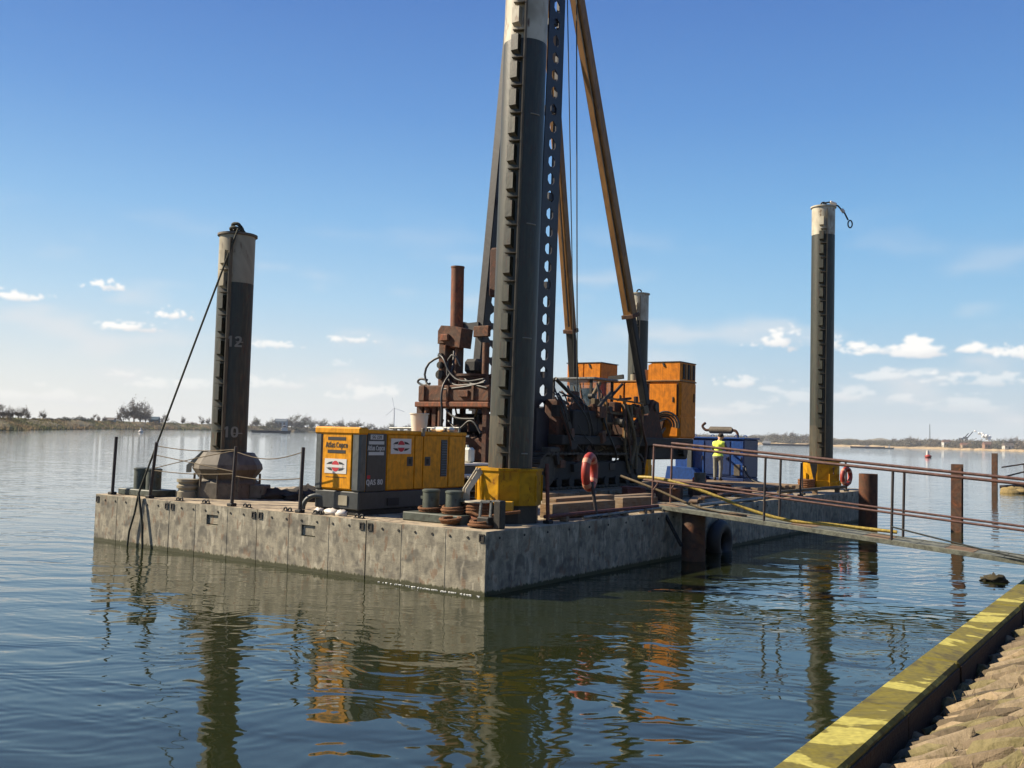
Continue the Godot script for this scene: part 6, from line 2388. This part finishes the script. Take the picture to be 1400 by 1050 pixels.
# a bare tree about ten metres high
func bare_tree(s: int) -> Array:
	rng.seed = 900 + s
	var trunk := MB.new()
	var crown := MB.new()
	grow(trunk, crown, Vector3(0, -0.5, 0), Vector3(rng.randf_range(-0.08, 0.08), 1, rng.randf_range(-0.08, 0.08)).normalized(), 2.7, 0.22, 0)
	return [trunk.mesh(), crown.mesh()]


# a dense clump of leaves or twigs about four metres high
func bush_mesh(s: int, w: float, h: float, leaf: float) -> ArrayMesh:
	rng.seed = 1300 + s
	var nz := fbm(1300 + s, 0.5, 3)
	var mb := MB.new()
	for k in 700:
		var d := Vector3(rng.randfn(), absf(rng.randfn()) * 1.1, rng.randfn()).normalized()
		var rr := pow(rng.randf(), 0.4) * (1.0 + 0.55 * nz.get_noise_3dv(d * 2.2))
		var c := Vector3(d.x * w * rr, d.y * h * rr, d.z * w * rr)
		var a := Vector3(rng.randfn(), rng.randfn(), rng.randfn()).normalized() * leaf
		var b := a.cross(Vector3(rng.randfn(), rng.randfn(), rng.randfn()).normalized())
		mb.flat(c - a, c + a, c + b * 1.5, d)
	return mb.mesh()


func build_banks() -> void:
	var grass := mat(Color.WHITE, 0.95, 0.0, tex.grass, Vector3.ONE * 0.02)
	bank_strip(LEFT, [[-2.0, -0.6], [2.0, 0.25], [9.0, 1.0], [24.0, 2.0], [48.0, 3.2], [74.0, 4.1], [130.0, 4.3], [420.0, 4.8], [900.0, 5.0]], func(d: float) -> float: return 1.0 + maxf(0.0, d - 335.0) * 0.0006, "left_bank", grass)
	var sand := mat(Color(1.15, 1.1, 1.0), 0.95, 0.0, tex.deck, Vector3.ONE * 0.03)
	bank_strip(RIGHT, [[-3.0, -0.6], [4.0, 0.6], [20.0, 2.2], [34.0, 3.4]], func(_d: float) -> float: return 1.0, "far_beach", sand)
	bank_strip(RIGHT, [[34.2, 3.4], [80.0, 6.0], [500.0, 9.0], [1500.0, 18.0], [2600.0, 30.0]], func(_d: float) -> float: return 1.0, "far_bank", grass)


func plant(called: String, label: String, meshes: Array, mats: Array, u: float, extra: float, scale: Vector3, turn: float, group: String) -> Node3D:
	var d := bank_dist(u)
	var at := away(u, d + extra)
	var lift := 1.0 + maxf(0.0, d - 335.0) * 0.0006
	at.y = (lerpf(0.3, 4.1, clampf(extra / 74.0, 0.0, 1.0)) * lift - 0.35) if u < 620.0 else 4.0
	var t := thing(called, label, "tree" if called.ends_with("tree") else "shrub", at, group, turn)
	t.scale = scale
	var nm := ["trunk", "crown"] if meshes.size() > 1 else ["foliage"]
	for i in meshes.size():
		var o := MeshInstance3D.new()
		o.name = nm[i]
		o.mesh = meshes[i]
		o.material_override = mats[i]
		t.add_child(o)
	return t


func build_far_things() -> void:
	var trees := []
	for k in 5:
		trees.append(bare_tree(k))
	var bark := mat(rgb(92, 82, 68), 0.9)
	var twig := mat(rgb(112, 96, 78), 0.9)
	var twig_green := mat(rgb(104, 100, 62), 0.9)
	var leaf_dark := mat(rgb(44, 50, 36), 0.9)
	var leaf_brown := mat(rgb(112, 92, 58), 0.9)
	var leaf_olive := mat(rgb(96, 96, 54), 0.9)
	var bushes := []
	for k in 4:
		bushes.append(bush_mesh(k, 3.0 + 0.4 * k, 3.2, 0.26))
	# the tall bare trees over the reed bank
	var list := [[168, 60, 0.92, 0.8], [183, 64, 1.22, 1.1], [191, 70, 1.12, 1.0], [199, 62, 0.95, 0.9], [176, 72, 1.0, 0.8]]
	var k := 0
	for a in list:
		plant("bare_tree", "tall bare tree in the clump rising above the reed bank", trees[k % 5], [bark, twig], a[0], a[1], Vector3(a[3], a[2], a[3]) * 1.62 * bank_dist(a[0]) / 650.0, k * 1.3, "tall bare trees above the reed bank")
		k += 1
	for a in [[-30, 0.62], [-8, 0.6], [4, 0.55], [14, 0.5], [25, 0.48], [34, 0.52], [58, 0.46], [126, 0.5], [134, 0.42], [142, 0.4], [225, 0.9], [250, 0.85], [276, 0.95], [284, 0.8]]:
		plant("small_bare_tree", "small bare tree along the skyline of the reed bank", trees[k % 5], [bark, twig], a[0], 66.0 + (k % 4) * 6.0, Vector3.ONE * a[1] * 1.25, k * 1.7, "small bare trees along the reed bank")
		k += 1
	for a in [[82, 0.55, 0.8], [90, 0.7, 0.9], [99, 0.6, 0.8], [108, 0.85, 0.95], [114, 0.85, 0.9], [152, 0.5, 0.6], [46, 0.35, 0.5], [66, 0.4, 0.55], [70, 0.4, 0.6]]:
		plant("dark_shrub", "dark dense shrub on the crest of the reed bank", [bushes[k % 4]], [leaf_dark], a[0], 72.0, Vector3(a[2], a[1] * 1.1, a[2]), k * 1.1, "dark shrubs on the reed bank")
		k += 1
	for a in [[-20, 0.5], [8, 0.5], [20, 0.45], [38, 0.45], [122, 0.7], [214, 1.2], [236, 1.2], [262, 1.2], [292, 1.3], [150, 0.6], [160, 0.6], [208, 0.9]]:
		plant("brown_shrub", "low brown leafless shrub on the reed bank", [bushes[k % 4]], [leaf_brown if k % 2 else leaf_olive], a[0], 50.0 + (k % 3) * 8.0, Vector3(1.5, 1.0, 1.5) * a[1], k * 0.7, "brown shrubs on the reed bank")
		k += 1
	# trees of the further bank, between the numbered leg and the rig
	rng.seed = 404
	var us := []
	for i in 30:
		us.append(345.0 + i * 7.6 + rng.randf_range(-2.5, 2.5))
	for i in us.size():
		var u: float = us[i]
		var h := 1.05 + 0.75 * exp(-pow((u - 412.0) / 26.0, 2.0)) + 0.35 * exp(-pow((u - 480.0) / 20.0, 2.0)) + 0.3 * sin(i * 2.1)
		rng.seed = 500 + i
		plant("riverside_tree", "hazy brown tree on the far bank between numbered leg and rig", trees[i % 5], [bark, twig_green if i % 2 else twig], u, rng.randf_range(20.0, 60.0), Vector3(1.7, 1.25, 1.7) * h, i * 1.9, "hazy trees on the far bank")
	for i in 22:
		rng.seed = 700 + i
		plant("riverside_shrub", "hazy brown shrub along the far bank's edge", [bushes[i % 4]], [leaf_brown if i % 2 else leaf_olive], 305.0 + i * 12.0 + rng.randf_range(-4, 4), rng.randf_range(10.0, 30.0), Vector3(4.2, 1.5, 3.0), i * 0.9, "hazy shrubs on the far bank")
	# far wood on the other side: one mass
	for kind in 2:
		var mm := MultiMesh.new()
		mm.transform_format = MultiMesh.TRANSFORM_3D
		mm.use_colors = true
		mm.mesh = bushes[1 + kind]
		var n := 900
		mm.instance_count = n
		rng.seed = 1500 + kind
		for i in n:
			var u := rng.randf_range(610.0, 1800.0)
			var ex := 36.0 + 500.0 * pow(rng.randf(), 1.5)
			var at := away(u, bank_dist(u) + ex)
			at.y = 3.2 + ex * 0.008
			var s := rng.randf_range(1.6, 3.4) * (1.25 if u < 1110.0 and u > 1030.0 else 1.0) * (0.72 if u > 1110 and u < 1230 else 1.0)
			mm.set_instance_transform(i, Transform3D(Basis(Vector3.UP, rng.randf() * TAU).scaled_local(Vector3(s * 1.5, s * rng.randf_range(0.7, 1.25), s * 1.5)), at))
			var c := Color(0.115, 0.10, 0.07).lerp(Color(0.075, 0.085, 0.05), rng.randf()).lerp(Color(0.17, 0.13, 0.09), rng.randf() * 0.6)
			mm.set_instance_color(i, c)
		var mi := MultiMeshInstance3D.new()
		mi.name = numbered("far_wood")
		mi.multimesh = mm
		var m := StandardMaterial3D.new()
		m.vertex_color_use_as_albedo = true
		m.roughness = 0.95
		mi.material_override = m
		mi.set_meta("kind", "stuff")
		mi.set_meta("label", "hazy wood along the far shore")
		mi.set_meta("category", "wood")
		add_child(mi)
	# the single trees that stand out of it
	for a in [[1222, 1.5], [1277, 1.4], [1282, 1.6], [1340, 1.5], [1372, 1.9], [1384, 2.0], [1392, 2.1], [1404, 2.2], [1420, 2.0], [1072, 2.3], [1084, 2.4], [1062, 2.0], [1096, 2.0], [1247, 1.9], [1253, 1.7]]:
		plant("far_tree", "bare tree standing out of the far shore's wood", trees[k % 5], [bark, twig], a[0], 60.0, Vector3(1.3, 1.0, 1.3) * a[1], k * 1.1, "trees standing out of the far wood")
		k += 1
	# reeds along the left bank
	var tuft := MB.new()
	rng.seed = 61
	for i in 9:
		var c := Vector3(rng.randf_range(-0.7, 0.7), 0, rng.randf_range(-0.7, 0.7))
		var s := Vector3(rng.randf() - 0.5, 0, rng.randf() - 0.5).normalized() * 0.10
		tuft.flat(c - s, c + s, c + Vector3(rng.randf_range(-0.3, 0.3), rng.randf_range(0.9, 1.7), rng.randf_range(-0.3, 0.3)), Vector3(0, 0.4, 1))
	var rm := MultiMesh.new()
	rm.transform_format = MultiMesh.TRANSFORM_3D
	rm.use_colors = true
	rm.mesh = tuft.mesh()
	rm.instance_count = 5200
	var pn := fbm(77, 0.02, 3)
	for i in 5200:
		var u := rng.randf_range(-300.0, 330.0)
		var ex := pow(rng.randf(), 1.3) * 80.0 + 1.0
		var d := bank_dist(u)
		var at := away(u, d + ex)
		at.y = lerpf(0.2, 4.0, clampf(ex / 74.0, 0.0, 1.0)) * (1.0 + maxf(0.0, d - 335.0) * 0.0006) - 0.2
		var s := rng.randf_range(0.7, 1.3) * (1.0 + maxf(0.0, d - 335.0) * 0.0012)
		rm.set_instance_transform(i, Transform3D(Basis(Vector3.UP, rng.randf() * TAU).scaled_local(Vector3(s * 1.6, s * 0.7, s * 1.6)), at))
		var g := clampf(0.5 + pn.get_noise_2d(at.x, at.z) * 1.6, 0.0, 1.0)
		rm.set_instance_color(i, Color(0.33, 0.22, 0.10).lerp(Color(0.17, 0.17, 0.055), g) * rng.randf_range(0.75, 1.25))
	var ri := MultiMeshInstance3D.new()
	ri.name = numbered("reeds")
	ri.multimesh = rm
	var rmm := StandardMaterial3D.new()
	rmm.vertex_color_use_as_albedo = true
	rmm.roughness = 0.95
	ri.material_override = rmm
	ri.set_meta("kind", "stuff")
	ri.set_meta("label", "brown and green reeds on the left bank")
	ri.set_meta("category", "reeds")
	add_child(ri)

	# houses
	house(211, 66.0, Vector3(8.0, 3.6, 6.0), rgb(38, 70, 84), rgb(44, 76, 92), "small teal shed on the crest of the reed bank", "shed")
	house(150, 84.0, Vector3(7.0, 1.6, 4.0), rgb(150, 146, 138), rgb(110, 104, 98), "low pale house half hidden on the reed bank", "house")
	house(384, 40.0, Vector3(16.0, 8.0, 8.0), rgb(120, 140, 156), rgb(100, 112, 122), "hazy blue-grey shed among the far bank's trees", "shed")
	house(1294, 34.0, Vector3(12.0, 8.0, 9.0), rgb(190, 188, 182), rgb(104, 80, 70), "white house with a brown roof on the far shore", "house")
	house(1322, 34.0, Vector3(18.0, 4.0, 9.0), rgb(150, 130, 104), rgb(124, 88, 66), "long ochre house with a red roof on the far shore", "house")
	house(1378, 34.0, Vector3(14.0, 5.0, 9.0), rgb(200, 196, 186), rgb(96, 84, 76), "pale house with a grey roof on the far shore", "house")
	house(1350, 34.0, Vector3(12.0, 6.0, 9.0), rgb(136, 104, 84), rgb(112, 80, 66), "brick house with a red roof on the far shore", "house")

	# wind turbine, mast, cranes, chimney and steam
	var at := away(538, 3600.0)
	var hz := mat(rgb(206, 208, 210), 0.6)
	var t := thing("wind_turbine", "small pale wind turbine on the horizon above the generator", "wind turbine", at)
	var mb := MB.new()
	mb.cyl(at, at + Vector3(0, 92, 0), 3.2, 2.0, 12)
	part(mb, "tower", hz, t)
	var fw := Vector3(cam_pos.x - at.x, 0, cam_pos.z - at.z).normalized()
	var sd := fw.cross(Vector3.UP)
	mb = MB.new()
	mb.bar(at + Vector3(0, 93, 0) - fw * 5.0, at + Vector3(0, 93, 0) + fw * 4.0, 4.0, 4.0)
	part(mb, "nacelle", hz, t)
	for i in 3:
		var an := 1.35 + i * TAU / 3.0
		var d := sd * cos(an) + Vector3.UP * sin(an)
		mb = MB.new()
		var q := at + Vector3(0, 93, 0) + fw * 4.5
		mb.bar(q, q + d * 40.0, 1.2, 2.6 if i else 2.4, fw)
		part(mb, "blade", hz, t)
	at = away(1271, 2900.0)
	t = thing("radio_mast", "thin dark lattice mast on the far shore", "mast", at)
	mb = MB.new()
	for i in 3:
		var d := Vector3(cos(TAU * i / 3), 0, sin(TAU * i / 3))
		mb.cyl(at + d * 3.0, at + d * 0.6 + Vector3(0, 66, 0), 0.55, 0.4, 5)
	part(mb, "leg", mat(rgb(90, 96, 104), 0.7), t)
	mb = MB.new()
	for i in 12:
		mb.torus(at + Vector3(0, 5.4 * i, 0), lerpf(3.0, 0.7, i / 12.0), 0.3, Basis(Vector3.RIGHT, PI / 2), 6, 4)
	part(mb, "bracing", mat(rgb(90, 96, 104), 0.7), t)
	for a in [[1315, 2300.0, 24.0], [1321, 2320.0, 28.0]]:
		at = away(a[0], a[1])
		at.y = 5.0
		t = thing("harbour_crane", "dark harbour crane rising over the far shore's houses", "crane", at, "cranes on the far shore")
		var dm := mat(rgb(48, 58, 74), 0.7)
		mb = MB.new()
		mb.bar(at, at + Vector3(0, a[2] * 0.7, 0), 5.0, 5.0, Vector3.RIGHT)
		part(mb, "tower", dm, t)
		mb = MB.new()
		mb.bar(at + Vector3(0, a[2] * 0.6, 0), at + Vector3(12, a[2] + 6.0, -6), 1.6, 1.6)
		part(mb, "jib", dm, t)
		mb = MB.new()
		mb.box(at + Vector3(-2, a[2] * 0.72, 0), Vector3(8, 5, 6))
		part(mb, "cabin", dm, t)
	at = away(1353, 2700.0)
	mb = MB.new()
	mb.cyl(at, at + Vector3(0, 22, 0), 3.0, 2.2, 14)
	solo(mb, "chimney", mat(rgb(150, 130, 120), 0.8), "pale chimney under the white steam on the far shore", "chimney", at)
	mb = MB.new()
	rng.seed = 12
	var pn2 := fbm(8, 0.9, 4)
	var left := -ray(1353, 600).normalized().cross(Vector3.UP)
	for i in 13:
		var q := i / 12.0
		mb.ball(at + Vector3(0, 27 + 20 * q, 0) + left * (q * 30.0) + Vector3(rng.randfn() * 2, rng.randfn() * 2, rng.randfn() * 2), Vector3.ONE * (2.0 + 2.6 * sin(PI * minf(q + 0.15, 1.0))), 10, 14, pn2, 0.7)
	solo(mb, "steam_cloud", mat(rgb(236, 236, 234), 1.0), "white puff of steam drifting off the far chimney", "steam", at + Vector3(0, 25, 0))

	# vessels
	ship(371, 760.0, 30.0, 2.2, rgb(30, 32, 44), 4.2, 0.32, "dark river barge with a blue tug moored along the far bank")
	ship(1075, 1150.0, 54.0, 2.6, rgb(40, 42, 52), 5.0, -0.40, "long dark barge with a white wheelhouse on the far reach")
	ship(1186, 1000.0, 32.0, 2.0, rgb(44, 42, 56), 1.2, 0.0, "low dark barge anchored before the far wood")
	ship(1214, 990.0, 11.0, 1.5, rgb(70, 74, 74), 3.0, 0.1, "small white cabin boat beside the low dark barge")
	# buoys
	for a in [[193, 430.0, 0.75, M.life_white, "white buoy floating off the reed bank"], [1269, 262.0, 0.62, M.life_red, "red and white buoy floating off the far beach"]]:
		at = away(a[0], a[1])
		t = thing("buoy", a[4], "buoy", at, "buoys on the river")
		mb = MB.new()
		mb.ball(at + Vector3(0, 0.3, 0), Vector3(a[2] * 1.3, a[2] * 0.8, a[2] * 1.3), 8, 14)
		part(mb, "float", a[3], t)
		mb = MB.new()
		mb.cyl(at + Vector3(-0.1, 0.7, 0), at + Vector3(-0.1, 1.8, 0), 0.4, 0.25, 10)
		part(mb, "top_mark", M.life_white, t)

	# stone groyne with a footbridge beyond the slim pile
	var g := thing("stone_groyne", "low yellowish stone groyne beyond the slim pile", "groyne", Vector3(5, -0.5, -52))
	rng.seed = 66
	var gm := mat(Color(1.0, 0.95, 0.74), 0.95, 0.0, tex.concrete, Vector3.ONE * 0.5)
	for i in 70:
		mb = MB.new()
		var x := rng.randf_range(0.2, 14.0)
		mb.ball(Vector3(x, rng.randf_range(-0.1, 0.28) + x * 0.03, -52.0 + rng.randf_range(-1.2, 1.2)), Vector3(rng.randf_range(0.3, 0.6), rng.randf_range(0.16, 0.3), rng.randf_range(0.3, 0.5)), 6, 9, pn2, 0.5)
		part(mb, "stone", gm, g)
	t = thing("footbridge", "dark steel footbridge with handrails above the stone groyne", "footbridge", Vector3(4, 0.4, -53.5))
	var rails := [[Vector3(-0.2, 1.46, -53), Vector3(1.05, 1.72, -53.2)], [Vector3(1.05, 1.72, -53.2), Vector3(7.0, 1.78, -53.6)], [Vector3(-0.2, 0.85, -53), Vector3(1.2, 1.30, -53.2)], [Vector3(1.2, 1.30, -53.2), Vector3(7.0, 1.34, -53.6)], [Vector3(-0.3, 0.28, -53), Vector3(7.0, 0.9, -53.6)], [Vector3(1.05, 0.4, -53.2), Vector3(1.0, 1.74, -53.2)], [Vector3(3.2, 0.5, -53.4), Vector3(3.2, 1.76, -53.4)], [Vector3(5.4, 0.6, -53.4), Vector3(5.4, 1.76, -53.4)]]
	for i in rails.size():
		mb = MB.new()
		mb.cyl(rails[i][0], rails[i][1], 0.045 if i != 4 else 0.10, -1, 8)
		part(mb, "rail" if i < 4 else ("walkway_beam" if i == 4 else "rail_post"), M.post, t)


func house(u: float, extra: float, s: Vector3, wall: Color, roof: Color, label: String, cat: String) -> void:
	var d := bank_dist(u)
	var at := away(u, d + extra)
	at.y = (4.0 * (1.0 + maxf(0.0, d - 335.0) * 0.0006)) if u < 620.0 else 3.4
	var t := thing(cat, label, cat, at, "", deg_to_rad(35.0))
	var mb := MB.new()
	mb.slab(Vector3(-s.x / 2, -0.5, -s.z / 2), Vector3(s.x / 2, s.y, s.z / 2))
	part(mb, "wall", mat(wall, 0.85), t, false)
	mb = MB.new()
	mb.prism(PackedVector2Array([Vector2(-s.z * 0.58, s.y - 0.1), Vector2(s.z * 0.58, s.y - 0.1), Vector2(0, s.y + s.z * 0.42)]), Transform3D(Basis(Vector3.BACK, Vector3.UP, Vector3.LEFT), Vector3(s.x * 0.53, 0, 0)), s.x * 1.06)
	part(mb, "roof", mat(roof, 0.85), t, false)
	mb = MB.new()
	mb.slab(Vector3(-s.x * 0.1, -0.4, s.z / 2 - 0.02), Vector3(s.x * 0.1, s.y * 0.75, s.z / 2 + 0.06))
	part(mb, "door", M.black, t, false)
	for k in [-0.32, 0.32]:
		mb = MB.new()
		mb.slab(Vector3(s.x * k - s.x * 0.07, s.y * 0.4, s.z / 2 - 0.02), Vector3(s.x * k + s.x * 0.07, s.y * 0.78, s.z / 2 + 0.06))
		part(mb, "window", M.navy, t, false)


func ship(u: float, dist: float, len: float, high: float, hull: Color, house_h: float, house_at: float, label: String) -> void:
	var at := away(u, dist)
	var d := ray(u, 600.0)
	d.y = 0
	var t := thing("river_ship", label, "ship", at, "", atan2(-d.cross(Vector3.UP).z, d.cross(Vector3.UP).x))
	var mb := MB.new()
	var h := len * 0.5
	mb.prism(PackedVector2Array([Vector2(-h, high * 0.9), Vector2(-h * 0.93, -0.4), Vector2(h * 0.93, -0.4), Vector2(h, high * 1.15), Vector2(h * 0.8, high * 0.85), Vector2(-h * 0.8, high * 0.8)]), Transform3D(Basis(), Vector3(0, 0, -2.2)), 4.4)
	part(mb, "hull", mat(hull, 0.6), t, false)
	mb = MB.new()
	var x := house_at * len
	mb.slab(Vector3(x - len * 0.08, high * 0.8, -1.6), Vector3(x + len * 0.08, high * 0.8 + house_h * 0.55, 1.6), 0.1)
	var w := part(mb, "deckhouse", M.life_white, t, false)
	mb = MB.new()
	mb.slab(Vector3(x - len * 0.04, high * 0.8 + house_h * 0.55, -1.4), Vector3(x + len * 0.04, high * 0.8 + house_h, 1.4), 0.1)
	part(mb, "wheelhouse", M.life_white, w, false)
	mb = MB.new()
	mb.slab(Vector3(x - len * 0.035, high * 0.8 + house_h * 0.68, 1.4), Vector3(x + len * 0.035, high * 0.8 + house_h * 0.9, 1.43))
	part(mb, "window", M.navy, w, false)


func _ready() -> void:
	# camera
	cam_basis = Basis.from_euler(Vector3(0.05363, 0.6099, 0.02702), EULER_ORDER_YXZ)
	var cam := Camera3D.new()
	cam.name = "camera"
	cam.fov = rad_to_deg(2.0 * atan(525.0 / FOCAL))
	cam.near = 0.05
	cam.far = 12000.0
	cam.transform = Transform3D(cam_basis, cam_pos)
	add_child(cam)
	# sky, air and exposure
	var env := Environment.new()
	env.background_mode = Environment.BG_SKY
	var sky := Sky.new()
	sky.sky_material = build_sky()
	env.sky = sky
	env.background_energy_multiplier = 0.485
	env.tonemap_mode = Environment.TONE_MAPPER_LINEAR
	env.tonemap_exposure = 2.1
	env.sdfgi_enabled = true
	env.ssao_enabled = true
	env.ssil_enabled = true
	env.fog_enabled = FOG > 0.0
	env.fog_density = FOG
	env.fog_light_color = rgb(214, 222, 230)
	var we := WorldEnvironment.new()
	we.name = "environment"
	we.environment = env
	add_child(we)
	# sun, to the left of the frame and a little beyond the barge
	var sun := DirectionalLight3D.new()
	sun.name = "sun"
	sun.light_energy = 1.6
	sun.light_color = Color(1.0, 0.94, 0.84)
	sun.light_angular_distance = 0.53
	sun.shadow_enabled = true
	add_child(sun)
	sun.look_at_from_position(SUN_TO * 40.0, Vector3.ZERO, Vector3.UP)
	make_textures()
	make_materials()
	build_water()
	build_banks()
	build_shore()
	build_barge()
	build_spuds()
	build_rig()
	build_casing_drive()
	build_generator()
	build_deck_gear()
	build_gangway()
	build_power_pack()
	build_worker()
	build_piles()
	build_far_things()
